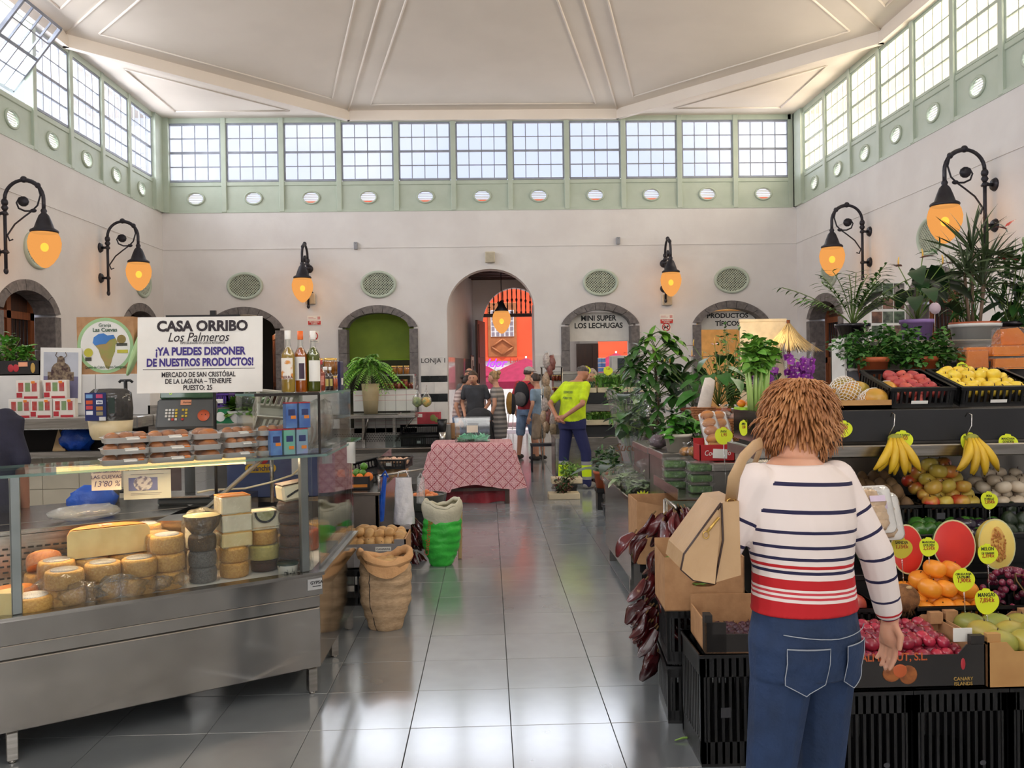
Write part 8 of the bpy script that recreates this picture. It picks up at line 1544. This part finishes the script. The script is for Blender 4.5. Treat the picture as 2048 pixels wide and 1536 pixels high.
for k in range(12):px, py=((1093, 722), (1103, 726), (1092, 760), (1095, 785), (1091, 808), (1097, 835), (1093, 852), (1104, 800), (1105, 838), (1099, 740), (1088, 836), (1106, 858))[k];q=at(px, py, 14.08);tt=thing('snack_bag', 'bag of snacks hanging on the tall rack by the entrance', 'bag', q, U(0, 6), 'snack bags on the tall rack');c=rb[k%4];obj('bag', MB().ell((0, 0, 0), (.07, .05, .13), 12, 8, fn=lambda p:p*(1+.3*noise.noise(p*2.5+V((k, 0, 0))))), mat('rack_bag_%d'%c[0], c, .35, c2=tuple(int(v*.75)for v in c), scale=30), tt);obj('top_seal', MB().cb((0, 0, .14), (.06, .01, .05)), filmw, tt)
for k in range(6):jar((ax(1107+7*(k%3), 14.2), 14.25, az(788-24*(k//3), 14.2)), .03, .1, amber, gold, 'amber jar on the tall rack by the entrance', 'amber jars on the tall rack', True)
blk('display_case', 'low glass topped steel case right of the tall rack', (ax(1108, 14.1), 14.3, 0), (ax(1160, 14.1), 14.8, az(745, 14.1)));bottle((ax(1134, 14.2), 14.5, az(745, 14.1)), .045, .3, liquid('dark_wine', (60, 24, 20)), black_p, paper, '', 'dark bottle standing on the low case by the arch')
for k in range(3):bottle((ax(1107+6*k, 14.3), 14.33, zt), .025, .2, amber, paper, paper, '', ('first', 'middle', 'last')[k]+' small bottle on top of the tall rack')
t=thing('trolley_frame', 'dark metal trolley under the tall rack', 'trolley', (ax(1095, 14), 13.9, 0));obj('shelf', MB().box((-.3, -.05, .42), (.2, .2, .46)), iron, t)
for x, y in((-.28, -.03), (.18, -.03), (-.28, .18), (.18, .18)):obj('leg', MB().cyl((x, y, 0), (x, y, .42), .015, n=6), iron, t)
for k, (px, py, h, ms, lab)in enumerate(((1130, 935, .22, sdm, 'foam tray of bushy green herbs on the floor by the worker'), (1124, 972, .2, [mat('red_leaf', (110, 60, 50), .5), leafd], 'foam tray of reddish seedlings on the floor by the worker'))):
 Yq=11.2 if not k else 10.9;t=thing('herb_tray', lab, 'tray', (ax(px, Yq), Yq, 0 if k else .16));obj('tray', MB().box((-.2, -.12, 0), (.2, .12, .075), 0, None, .006), mat('foam_tray', (222, 206, 172)), t);bushy(t, (0, 0, .17), .14, 260, .06, .02, ms, (-20, 80), .4, seed=k, base=(0, 0, .06), sq=(1.3, .8, .8))
blk('tray_block', 'dark block lifting the green herb tray off the floor', (ax(1108, 11.2), 11.05, 0), (ax(1150, 11.2), 11.35, .158), black_p)
for k, (px, py, Y, r)in enumerate(((1205, 948, 10.0, .12), (1222, 960, 9.4, .11))):t=thing('flower_pot', ('terracotta pot of leafy flowers on a low block by the worker', 'second terracotta pot of flowers nearer the cellophane cone')[k], 'plant', (ax(px, Y), Y, .25));pot(t, r, .2, terra);bushy(t, (0, 0, .3), .2, 150, .07, .04, [leafd, leafg], (-20, 80), .4, seed=k+30, base=(0, 0, .2));blk('pot_block', ('dark block under the farther terracotta pot', 'dark block under the nearer terracotta pot')[k], (ax(px, Y)-.1, Y-.1, 0), (ax(px, Y)+.1, Y+.1, .248), black_p)
big=leaf_mesh(.42, .17, leafd, .5, .1, 6)
t=thing('banana_plant', 'plant with huge dark leaves behind the worker legs', 'plant', (ax(1225, 9.0), 9.0, 0));pot(t, .13, .22, black_p)
for k in range(8):a=k*.8+.3;e=V((cos(a)*.14, sin(a)*.14, .55+.04*(k%3)));wired(t, [V((0, 0, .2)), e], .008);put_leaf(big, t, e, (cos(a), sin(a), .35), 0, .8)
# ---- carton, courgette tray and the long dried pepper string by the aisle
Yq=4.85;t=thing('cardboard_box', 'open brown cardboard box with a curled side behind the dried peppers', 'box', (ax(1270, Yq), Yq, .5));h=az(1008, Yq)-.5;obj('front', MB().sheet(lambda u, v:V((.36*u, -.03*sin(pi*u), h*v*(1-.18*u*(v>.99)))), 12, 4), cardb, t);obj('side', MB().box((0, 0, 0), (.005, .3, h)).box((.355, 0, 0), (.36, .3, h)).box((0, .295, 0), (.36, .3, h)), cardb, t);obj('base', MB().box((0, 0, 0), (.36, .3, .006)), cardb, t)
blk('box_stand', 'black crate stack under the curled cardboard box', (ax(1275, Yq), Yq, 0), (ax(1275, Yq)+.36, Yq+.3, .498), black_p)
t=thing('courgette_tray', 'steel edged tray of courgettes and avocados above the dried peppers', 'tray', (ax(1352, 4.45), 4.45, az(1062, 4.45)));obj('tray', MB().box((0, 0, 0), (.3, .32, .012)).box((-.005, 0, 0), (0, .32, .09)).box((0, .315, 0), (.3, .32, .09)), steel, t);obj('stand', MB().box((.02, .02, -.3), (.28, .3, 0)), black_p, t)
cg=mesh('courgette', MB().tube([(-.09, 0, 0), (-.03, 0, .004), (.05, 0, .003), (.09, 0, 0)], [.012, .02, .021, .014], 10), gpm)
for k in range(4):o=obj('courgette', None, None, None, (ax(1352, 4.45)+.12+.02*k, 4.53+.055*k, az(1062, 4.45)+.036), (0, 0, .2*k), me=cg);tag(o, 'dark green courgette in the steel edged tray', 'courgette', 'courgettes in the tray');obj('stem_end', MB().cyl((.09, 0, 0), (.105, 0, 0), .008, n=6), stemg, o)
ptag(1405, 1035, 4.42, [('CALABACIN', .28), ('1,60', .45)], 'green yellow tag lying on the courgettes', r=.06, stick=0, tilt=1.0)
string_of('pepper_string', 'great bunch of dark red dried peppers hanging beside the carton', (ax(1350, 4.2), 4.22, az(1030, 4.2)), 74, .21, .14, .36, lambda u:(.55+.7*sin(pi*min(1, u*1.1))));string_of('pepper_string', 'lower tail of dark dried peppers reaching towards the floor', (ax(1318, 4.12), 4.14, az(1175, 4.12)), 40, .085, .08, .36)
t=thing('string_hook', 'steel arm from which the dried peppers hang', 'hook', (ax(1350, 4.2), 4.22, az(1030, 4.2)));obj('arm', MB().tube([(0, 0, .0), (0, 0, .02), (0, .25, .02)], .008, 6), steel, t);obj('post', MB().cyl((0, .25, .02), (0, .25, -az(1030, 4.2)), .012, n=8), steel, t)
# straw parasol and lit panels in the shop behind the orchids
t=thing('straw_parasol', 'straw parasol in the warmly lit shop corner behind the orchids', 'parasol', (ax(1578, 14), 14.0, 0));z=az(648, 14);mb=MB();r_=random.Random(1)
for k in range(500):a=r_.uniform(0, 6.28);q=r_.uniform(.05, .3);mb.tube([(cos(a)*.05*q, sin(a)*.05*q, z-.6*q), (cos(a)*(q+.25), sin(a)*(q+.25), z-.55*q-.38)], [.008, .004], 3)
obj('thatch', mb, mat('straw', (226, 196, 140), .8, rv=.1), t, kind='stuff');obj('pole', MB().cyl((0, 0, 0), (0, 0, z), .03, n=8), wood, t)
blk('cream_panel', 'tall cream display panel behind the orchids', (ax(1480, 14.3), 14.3, 0), (ax(1575, 14.3), 14.36, az(645, 14.3)), mat('cream_panel', (232, 212, 180), .6));light('POINT', 'stall_lamp', (ax(1540, 13.5), 13.4, 2.3), 25, (1, .8, .5), .12)
# ================================================================ people
TS=bpy.data.scenes.new('tmp')
def remesh(mb, vox, name, m_, it=4):
 me=mesh('t', mb);o=bpy.data.objects.new('t', me);TS.collection.objects.link(o);r=o.modifiers.new('r', 'REMESH');r.mode='VOXEL';r.voxel_size=vox;q=o.modifiers.new('s', 'SMOOTH');q.factor=.5;q.iterations=it
 vl=TS.view_layers[0];vl.update();dg=vl.depsgraph;out=bpy.data.meshes.new_from_object(o.evaluated_get(dg));out.name=name;bpy.data.objects.remove(o)
 out.materials.clear();out.materials.append(m_);out.polygons.foreach_set('use_smooth', [True]*len(out.polygons));return out
def loft(mb, secs, n=20):
 vs=[]
 for c, rx, ry in secs:vs+=[(c[0]+rx*cos(2*pi*k/n), c[1]+ry*sin(2*pi*k/n), c[2])for k in range(n)]
 N=len(secs);mb.add(vs, [(i*n+k, i*n+(k+1)%n, (i+1)*n+(k+1)%n, (i+1)*n+k)for i in range(N-1)for k in range(n)]+[list(range(n))[::-1], [(N-1)*n+k for k in range(n)]]);return mb
def limb(mb, pts, rs):
 mb.tube(pts, rs, 12)
 for p, r in zip(pts, rs):mb.ell(p, (r, r, r), 12, 8)
def hand(mb, w, d, side, s=1, up=(0, 1, 0)):
 d=V(d).normalized();u=V(up);u=(u-d*u.dot(d)).normalized();x=d.cross(u)*side
 c=V(w)+d*.045*s;mb.tube([V(w)-d*.02, V(w)+d*.03*s, V(w)+d*.085*s], [.024*s, .036*s, .041*s], 10, flat=.55)
 mb.ell(c, (.034*s, .03*s, .045*s), 10, 8)
 for k, L in enumerate((.072, .08, .075, .058)):
  b=V(w)+d*.085*s+x*(.033-.0215*k)*s;L*=s;mb.tube([b-d*.02, b+d*L*.45-u*.004, b+d*L*.8-u*.014, b+d*L-u*.026], [.0092*s, .0088*s, .008*s, .0065*s], 8)
 b=V(w)+d*.02*s+x*.025*s;mb.tube([b, b+(d*.6+x*.8)*.035*s, b+(d*.95+x*.5)*.068*s-u*.01], [.013*s, .0115*s, .009*s], 8)
skinm=mat('skin', (214, 160, 132), .5, c2=(200, 144, 116), sss=.15, scale=5);skin2=mat('skin_tan', (190, 132, 104), .5, c2=(174, 116, 90), sss=.15)
hairm=lambda c:mat('hair_%d_%d'%c[:2], c, .55, c2=tuple(int(q*.6)for q in c), scale=30, st=(1, 1, .3))
def cloth(nm, c, **k):return mat('cloth_'+nm, c, .8, c2=tuple(int(q*.82)for q in c), scale=7, bump=.25, bscale=16, **k)
def banded(nm, stops, lo, hi, attr=None, base=None):
 m, n, l=_new(nm);b=n['Principled BSDF'];b.inputs['Roughness'].default_value=.85
 if attr:a=n.new('ShaderNodeAttribute');a.attribute_name=attr;src=a.outputs['Fac']
 else:a=n.new('ShaderNodeTexCoord');s=n.new('ShaderNodeSeparateXYZ');l.new(a.outputs['Object'], s.inputs[0]);src=s.outputs[2]
 mr=n.new('ShaderNodeMapRange');mr.inputs['From Min'].default_value=lo;mr.inputs['From Max'].default_value=hi;l.new(src, mr.inputs['Value']);cr=n.new('ShaderNodeValToRGB');cr.color_ramp.interpolation='CONSTANT';e=cr.color_ramp.elements
 while len(e)<len(stops):e.new(1)
 for q, (p, c)in zip(e, sorted(stops)):q.position=max(0, min(1, (p-lo)/(hi-lo)));q.color=(*L3(c), 1)
 l.new(mr.outputs[0], cr.inputs['Fac']);l.new(cr.outputs['Color'], b.inputs['Base Color']);return m
def person(label, loc, rz, top, bot, hair, H=1.72, lean=0, head=(0, .02, 0), el=None, wr=None, hd=None, bare=False, skirt=False, shoe=None, short=False, sleeve=.6, vox=.010, topz=.9, wide=1, sk=None, feet=((.1, 0), (-.1, 0)), hairfn=None, turn=0, bun=False, bald=False):
 t=thing('person', label, 'person', loc, rz);k=H/1.72;sk=sk or skinm;Y=lambda z:lean*max(0, z-.95)**1.3
 P=lambda x, y, z:V((x*k, (y+Y(z))*k, z*k))
 el=el or((.25, -.02, 1.12), (-.25, -.02, 1.12));wr=wr or((.25, .08, .88), (-.25, .08, .88));hd=hd or((0, .25, -1), (0, .25, -1))
 b=MB();hc=P(head[0], head[1]+.02, 1.60+head[2]);ht=MX.Translation(hc)@Euler((-.9*lean*.6-.15*(lean>.2), 0, turn)).to_matrix().to_4x4()
 hm=MB();hm.ell((0, 0, 0), (.075, .094, .115), 20, 14, fn=lambda p:V((p.x*(1-.18*max(0, -p.z)), p.y*(1-.1*max(0, -p.z))+.06*(p.z<-.2)*(p.y>0), p.z)));hm.ell((0, .094, -.02), (.014, .02, .024), 8, 6)
 for s in(1, -1):hm.ell((s*.077, -.005, -.01), (.012, .02, .032), 8, 6)
 b.add([ht@V(v)for v in hm.v], hm.f);nb=P(0, 0, 1.44);b.tube([nb-V((0, 0, .05)), (nb+hc)/2-V((0, .01, .02)), hc-V((0, .005, .04))], [.062, .052, .055], 12)
 loft(b, [(P(0, 0, z), rx*k*wide*.93, ry*k*.93)for z, rx, ry in((.82, .15, .11), (.93, .165, .125), (1.08, .135, .105), (1.25, .165, .118), (1.38, .17, .10), (1.45, .07, .06))])
 for i, s in enumerate((1, -1)):
  e, w=P(*el[i]), P(*wr[i]);limb(b, [P(s*.17, 0, 1.385), e, w], [.05*k, .038*k, .027*k]);hand(b, w, hd[i], s if hd[i][2]<0 else-s, k, (s*.9, -.2, 0.1))
  fx, fy=feet[i];limb(b, [P(s*.085, 0, .88), V((fx*k*1.02, (fy*.5+.03)*k, .49*k)), V((fx*k, fy*k, .09))], [.083*k, .055*k, .038*k]);b.tube([V((fx*k, fy*k-.03, .045)), V((fx*k, fy*k+.14, .03))], [.035, .03], 10)
 obj('body', None, None, t, me=remesh(b, vox, 'body', sk))
 c=MB();loft(c, [(P(0, 0, z), rx*k*wide, ry*k)for z, rx, ry in((topz, .168, .132), (1.0, .160, .128), (1.12, .152, .122), (1.25, .178, .128), (1.38, .185, .112), (1.43, .11, .085))])
 for i, s in enumerate((1, -1)):
  e, w=P(*el[i]), P(*wr[i]);a=P(s*.165, 0, 1.375)
  if sleeve<=1:limb(c, [a, a.lerp(e, sleeve)], [.064*k, .058*k])
  else:limb(c, [a, e], [.064*k, .055*k]);limb(c, [e, e.lerp(w, sleeve-1)], [.055*k, .044*k])
 if skirt:loft(c, [(P(0, 0, skirt), .17*k, .14*k), (P(0, 0, .75), .19*k, .16*k), (P(0, 0, .95), .175*k, .14*k)])
 obj('dress' if skirt else'shirt', None, None, t, me=remesh(c, vox, 'shirt', top))
 if not skirt:
  c=MB();loft(c, [(P(0, 0, z), rx*k*wide, ry*k)for z, rx, ry in((.80, .165, .125), (.9, .172, .13), (1.0, .155, .12))])
  for i, s in enumerate((1, -1)):
   fx, fy=feet[i];kn=V((fx*k*1.02, (fy*.5+.03)*k, .49*k));an=V((fx*k, fy*k, .07));limb(c, [P(s*.085, 0, .86), kn]+([]if short else[an]), [.098*k, (.088 if short else .074)*k]+([]if short else[.062*k]))
  obj('shorts' if short else'trousers', None, None, t, me=remesh(c, vox, 'trousers', bot))
 for i in(0, 1):fx, fy=feet[i];m_=MB();m_.ell((fx*k, fy*k+.05, .045), (.05, .14, .05), 14, 8, fn=lambda p:V((p.x, p.y, max(p.z, -.85))));obj('shoe', m_, shoe or cloth('shoe', (60, 56, 54)), t)
 for s in(1, -1):obj('eye', MB().ell(ht@V((s*.03, .088, .015)), (.011, .008, .007), 8, 6), BLACK(), t)
 obj('mouth', MB().ell(ht@V((0, .09, -.06)), (.022, .008, .006), 8, 6), mat('lip', (170, 90, 84), .5), t)
 hr=MB();z0=-.2 if not bald else .1
 hr.ell((0, -.012, .018), (.086, .102, .118), 20, 14, fn=lambda p:p*((1+.05*noise.noise(p*6))if(p.z>.35-(.25 if bald else 0)or p.y<.1)and p.z>z0*2 and not(bald and p.z>.5)else .8))
 if bun:hr.ell((0, -.1, .09), (.045, .045, .045), 12, 8)
 o=obj('hair', hr, hair, t);o.matrix_local=ht;t['x']=0;del t['x'];return t, ht, P
# the woman at the fruit
LP=V((ax(1588, 2.38), 2.38, 0));white=(232, 218, 212);navy=(34, 30, 66);red=(186, 24, 32);pk_=(200, 60, 70)
st=[(0, red), (.945, red)]
for z, c in((.962, white), (.969, pk_), (.976, white), (.983, pk_), (.990, white), (.996, red), (1.022, white), (1.036, navy), (1.045, white), (1.052, red), (1.060, white), (1.072, navy), (1.081, white), (1.105, navy), (1.114, white), (1.145, navy), (1.154, white), (1.20, navy), (1.21, white), (1.275, navy), (1.286, white)):st.append((z, c))
st+=[(1.395, white)];stripe=banded('striped_knit', st, .9, 1.45, 'band');sv=[(0, white)]
for j in range(5):sv+=[(.10+.07*j, navy), (.109+.07*j, white)]
sv+=[(.427, red), (.434, white), (.444, navy), (.450, red)];stripe2=banded('striped_sleeve', sv, 0, .6, 'sleeve');jeans=cloth('denim', (32, 54, 90));lh=mat('auburn_hair', (186, 128, 78), .5, c2=(158, 100, 58), scale=14)
el=((.27, -.04, 1.15), (-.24, .08, 1.17));wr=((.345, -.02, .93), (-.16, .26, 1.12));HL=1.60
lady, ht, P=person('woman with short auburn hair, striped knit jumper and jeans looking at the fruit', LP, .42, stripe, jeans, lh, HL, .13, (.11, .06, -.05), el, wr, ((.05, .05, -1), (.3, 1, 0)), sleeve=1.85, vox=.0052, topz=.99, wide=1.13, turn=-1.0)
me=[c for c in lady.children if c.name.startswith('shirt')][0].data;vals=[];sl_=[];isarm=[];me.materials.append(stripe2)
def segd(p, a, b):u=max(0, min(1, (p-a).dot(b-a)/(b-a).length_squared));return(p-a-(b-a)*u).length, u*(b-a).length
for v in me.vertices:
 p=v.co;best=(9, 0)
 for i, s in enumerate((1, -1)):
  a, e, w=P(s*.165, 0, 1.375), P(*el[i]), P(*wr[i]);d1, u1=segd(p, a, e);d2, u2=segd(p, e, w);q=(d1, u1)if d1<=d2 else(d2, u2+(e-a).length);best=min(best, q)
 tx=abs(p.x)/(.178*HL/1.72);arm=best[0]<.066 and(tx>.86 or best[1]>.30);isarm.append(arm);sl_.append(best[1]);vals.append(min(1.38, p.z+.03*p.x+.012*abs(p.y)))
for nm, vv in(('band', vals), ('sleeve', sl_)):me.attributes.new(nm, 'FLOAT', 'POINT').data.foreach_set('value', vv)
for f in me.polygons:f.material_index=int(sum(isarm[i]for i in f.vertices)*2>len(f.vertices))
lk=MB();r_=random.Random(4)
lady.rotation_euler.y=.035
for k in range(1700):
 a=r_.uniform(0, 2*pi);e=r_.uniform(-.75, 1.5);d=V((cos(a)*cos(e), sin(a)*cos(e), sin(e)))
 if d.y>.45 and d.z<.35:continue
 p=V((d.x*.089, d.y*.103-.014, d.z*.112+.02));t_=(V((d.x*.5, d.y*.5-.1, -1))-d*d.dot(V((0, 0, -1)))).normalized();L=r_.uniform(.05, .075);cu_=d*(r_.uniform(-.004, .004)if d.z>.15 else r_.uniform(.004, .02))
 lk.tube([p-t_*.01, p+t_*L*.4+d*.003, p+t_*L*.75+cu_+d*.0015, p+t_*L+cu_*1.4-d*.006], [.003, .005, .004, .0012], 5, flat=.4)
o=obj('hair_locks', lk, lh, lady);o.matrix_local=ht;obj('earring', MB().tube([(.084+.002, .006*cos(a), -.055+.012*sin(a))for a in[2*pi*k/12 for k in range(12)]], .0016, 5, closed=True), gold, lady).matrix_local=ht
sm_=mat('jean_stitch', (170, 176, 186), .7);q=HL/1.72;yb_=lambda z:-.128*q
def seat(x, z, o):return V((x, -max(.132*q*sqrt(max(.02, 1-(x/(.175*1.13*q))**2))-.25*max(0, .8-z), sqrt(max(.0004, (.1*q)**2-(abs(x)-.08)**2)))-o, z))
for s in(-1, 1):x=s*.088;C5=[(x-.056, .845), (x+.056, .845), (x+.054, .745), (x, .715), (x-.054, .745)];ED=[(V((*C5[k], 0)).lerp(V((*C5[(k+1)%5], 0)), j/5))for k in range(5)for j in range(5)];obj('stitching', MB().tube([seat(e.x, e.y, .006)for e in ED], .0014, 4, closed=True).tube([seat(e.x*.97+x*.03, e.y-.002, .005)for e in ED[:6]], .001, 4), sm_, lady);obj('back_pocket', MB().sheet(lambda u, v:seat(x+(u-.5)*.11, .845-v*(.1+.03*(1-abs(2*u-1))), .004), 8, 8), jeans, lady)
obj('yoke_seam', MB().tube([seat(.03*k, .868+.0012*abs(k)**1.5, .003)for k in range(-5, 6)], .0014, 4), sm_, lady)
# her bag
bgm=mat('tan_leather', (196, 160, 118), .5, c2=(182, 146, 104), bump=.15, bscale=60, coat=.1);pip=mat('dark_piping', (60, 40, 32), .5)
bag=thing('shoulder_bag', 'tan leather shoulder bag with dark piping hanging from the shoulder of the woman', 'bag', (0, 0, 0));Yq=2.30;B=[at(px, py, Yq)for px, py in((1478, 1002), (1442, 1006), (1368, 1108), (1362, 1138), (1385, 1158), (1428, 1166), (1482, 1150))];A2=[(p.x, p.z)for p in B];XB=XZ
obj('body', MB().prism(A2, Yq, Yq+.2, 0, XB), bgm, bag);obj('end_panel', MB().prism([(p.x-.0, p.z)for p in[B[1].lerp(B[2], .12), B[2], B[3], B[4], B[5], B[1].lerp(B[5], .3)]], Yq-.012, Yq, 0, XB), bgm, bag)
obj('piping', MB().tube([p+V((0, -.004, 0))for p in B[1:6]], .0045, 6).tube([B[1]+V((0, -.006, 0)), at(1446, 1080, Yq-.012), B[5]+V((0, -.006, 0))], .003, 6), pip, bag);obj('zip', MB().tube([at(x, y, Yq-.014)for x, y in((1438, 1035), (1424, 1052), (1414, 1064))], .004, 6).tube([at(1412+6*cos(a), 1070+7*sin(a), Yq-.016)for a in[2*pi*k/12 for k in range(12)]], .0016, 5, closed=True), gold, bag)
sp_=[at(1462, 1003, 2.32), at(1468, 955, 2.27), at(1487, 915, 2.26), at(1508, 893, 2.31), at(1522, 886, 2.38), at(1520, 900, 2.46), at(1500, 950, 2.52)];obj('strap', MB().tube(sp_, .017, 8, flat=.3), bgm, bag);obj('strap_ring', MB().tube([at(1462+8*cos(a), 1003+6*sin(a), 2.31)for a in[2*pi*k/10 for k in range(10)]], .002, 5, closed=True), gold, bag)
# the worker
hv=cloth('hi_vis', (214, 242, 20));wkt=banded('work_trousers', [(0, (36, 40, 84)), (.13, (150, 150, 150)), (.17, (214, 242, 20)), (.33, (150, 150, 150)), (.38, (36, 40, 84))], 0, 1.2)
wk, ht, P=person('man in yellow high visibility shirt and navy work trousers with hands behind his back', (ax(1143, 11.8), 11.8, 0), -.75, hv, wkt, hairm((110, 100, 94)), 1.79, .28, (0, .10, -.06), ((.27, -.16, 1.14), (-.27, -.16, 1.14)), ((.06, -.24, .98), (-.06, -.25, .96)), ((-.8, -.1, -.5), (.8, -.1, -.5)), wide=1.28, sk=skin2, bald=True, sleeve=.75, feet=((.16, .1), (-.14, -.05)), shoe=cloth('grey_shoe', (150, 146, 140)))
for s, z in(('SERVICIOS', 1.33), ('PÚBLICOS', 1.25)):text(s, .046, wk, (-.02, P(0, 0, z).y-.141, z*1.01), (pi/2-.25, 0, 0), mat('grey_letters', (110, 130, 60), .7), bold=.02, sx=.75)
# others by the entrance
def at_px(px, Y):return(ax(px, Y), Y, 0)
rm, ht, P=person('man in a red shirt, pale blue shorts and light cap with a black backpack', at_px(1051, 16.1), -.5, cloth('red', (206, 60, 70)), cloth('pale_blue', (140, 168, 204)), hairm((80, 66, 56)), 1.78, .12, (0, .06, -.04), short=True, sleeve=.7, feet=((.1, .12), (-.1, -.12)), turn=-.4)
obj('cap', MB().ell((0, 0, .05), (.095, .108, .09), 16, 10, fn=lambda p:V((p.x, p.y, max(p.z, -.1)))).ell((0, .12, .05), (.07, .07, .012), 12, 6), cloth('cap', (206, 196, 188)), rm).matrix_local=ht
bp=thing('backpack', 'black and grey backpack on the back of the man in red', 'bag', at_px(1051, 16.1), -.5);obj('sack', MB().ell((0, -.17, 1.23), (.15, .10, .24), 18, 12), cloth('black_bag', (44, 44, 50)), bp);obj('pocket', MB().ell((0, -.25, 1.14), (.13, .06, .14), 14, 8), cloth('grey_bag', (110, 108, 108)), bp)
for s in(-.12, .12):obj('strap', MB().tube([(s, -.12, 1.42), (s, .02, 1.47), (s*1.1, .14, 1.35), (s*1.2, .1, 1.15), (s, -.08, 1.05)], .02, 6, flat=.4), cloth('black_bag', (44, 44, 50)), bp)
dr=banded('striped_dress', [(z/25, (178, 170, 164)if z%2 else(122, 118, 116))for z in range(12, 37)], .45, 1.5)
person('fair haired woman in a grey striped dress turned sideways by the entrance', at_px(996, 15.0), 1.25, dr, None, hairm((196, 156, 106)), 1.66, .08, skirt=.5, sleeve=.45, bun=True, wide=1.08)
sb=thing('sling_bag', 'ochre and black bag worn behind the woman in the striped dress', 'bag', at_px(1014, 14.95), 1.25);obj('pouch', MB().ell((.0, -.05, 1.1), (.08, .07, .2), 14, 10), cloth('ochre', (176, 130, 60)), sb);obj('flap', MB().ell((.01, -.10, 1.08), (.07, .05, .19), 12, 8), cloth('black_bag', (44, 44, 50)), sb)
person('man in a charcoal tee looking down over a dark pushchair', at_px(951, 15.0), 2.95, cloth('charcoal', (76, 78, 84)), cloth('dark_jeans', (50, 54, 66)), hairm((90, 66, 46)), 1.72, .2, (0, .1, -.05), wr=((.14, .28, .92), (-.16, .26, .94)), hd=((-.2, .6, -.6), (.2, .6, -.6)))
bl=banded('striped_blouse', [(z/30, (226, 206, 200)if z%2 else(176, 150, 146))for z in range(20, 46)], .6, 1.55)
person('dark haired woman in a striped blouse and jeans beside the man in charcoal', at_px(917, 15.2), -1.75, bl, cloth('light_denim', (130, 150, 180)), hairm((64, 48, 40)), 1.62, .15, (0, .08, -.04), bun=True)
person('man standing behind the man in charcoal, only his head in view', at_px(938, 15.9), 3.3, cloth('grey_top', (120, 116, 116)), cloth('dark_jeans', (50, 54, 66)), hairm((96, 80, 66)), 1.74, bald=True)
person('woman in a pale blue top half hidden by the hanging rack', at_px(1078, 15.8), .9, cloth('sky_top', (150, 176, 200)), cloth('beige_trousers', (180, 160, 140)), hairm((70, 54, 46)), 1.6, .1, short=True)
person('grey haired seller bending behind the seedlings', at_px(1188, 13.1), 2.6, cloth('grey_top', (120, 116, 116)), cloth('dark_jeans', (50, 54, 66)), hairm((190, 170, 156)), 1.66, .1)
person('cheese seller in dark navy clothes seen from behind at the picture edge', (ax(-66, 4.75), 4.75, 0), .35, cloth('navy_polo', (38, 38, 60)), cloth('navy_apron', (40, 40, 56)), hairm((50, 40, 36)), 1.74, .25, sk=skin2, wide=1.42, sleeve=.9)
pc_=thing('pushchair', 'dark folded hood pushchair in front of the man in charcoal', 'pushchair', at_px(958, 14.5), 2.9);obj('hood', MB().ell((0, 0, .85), (.24, .3, .2), 16, 8, fn=lambda p:V((p.x, p.y, max(p.z, -.1)))), cloth('black_bag', (44, 44, 50)), pc_);obj('seat', MB().box((-.2, -.25, .4), (.2, .25, .8), 0, None, .03), cloth('black_bag', (44, 44, 50)), pc_)
for x in(-.24, .24):
 obj('frame', MB().cyl((x, -.3, .1), (x, .25, 1.0), .012, n=6), iron, pc_)
 for y in(-.3, .3):obj('wheel', MB().cyl((x-.015, y, .1), (x+.015, y, .1), .1, n=14), black_p, pc_)
bpy.data.scenes.remove(TS)
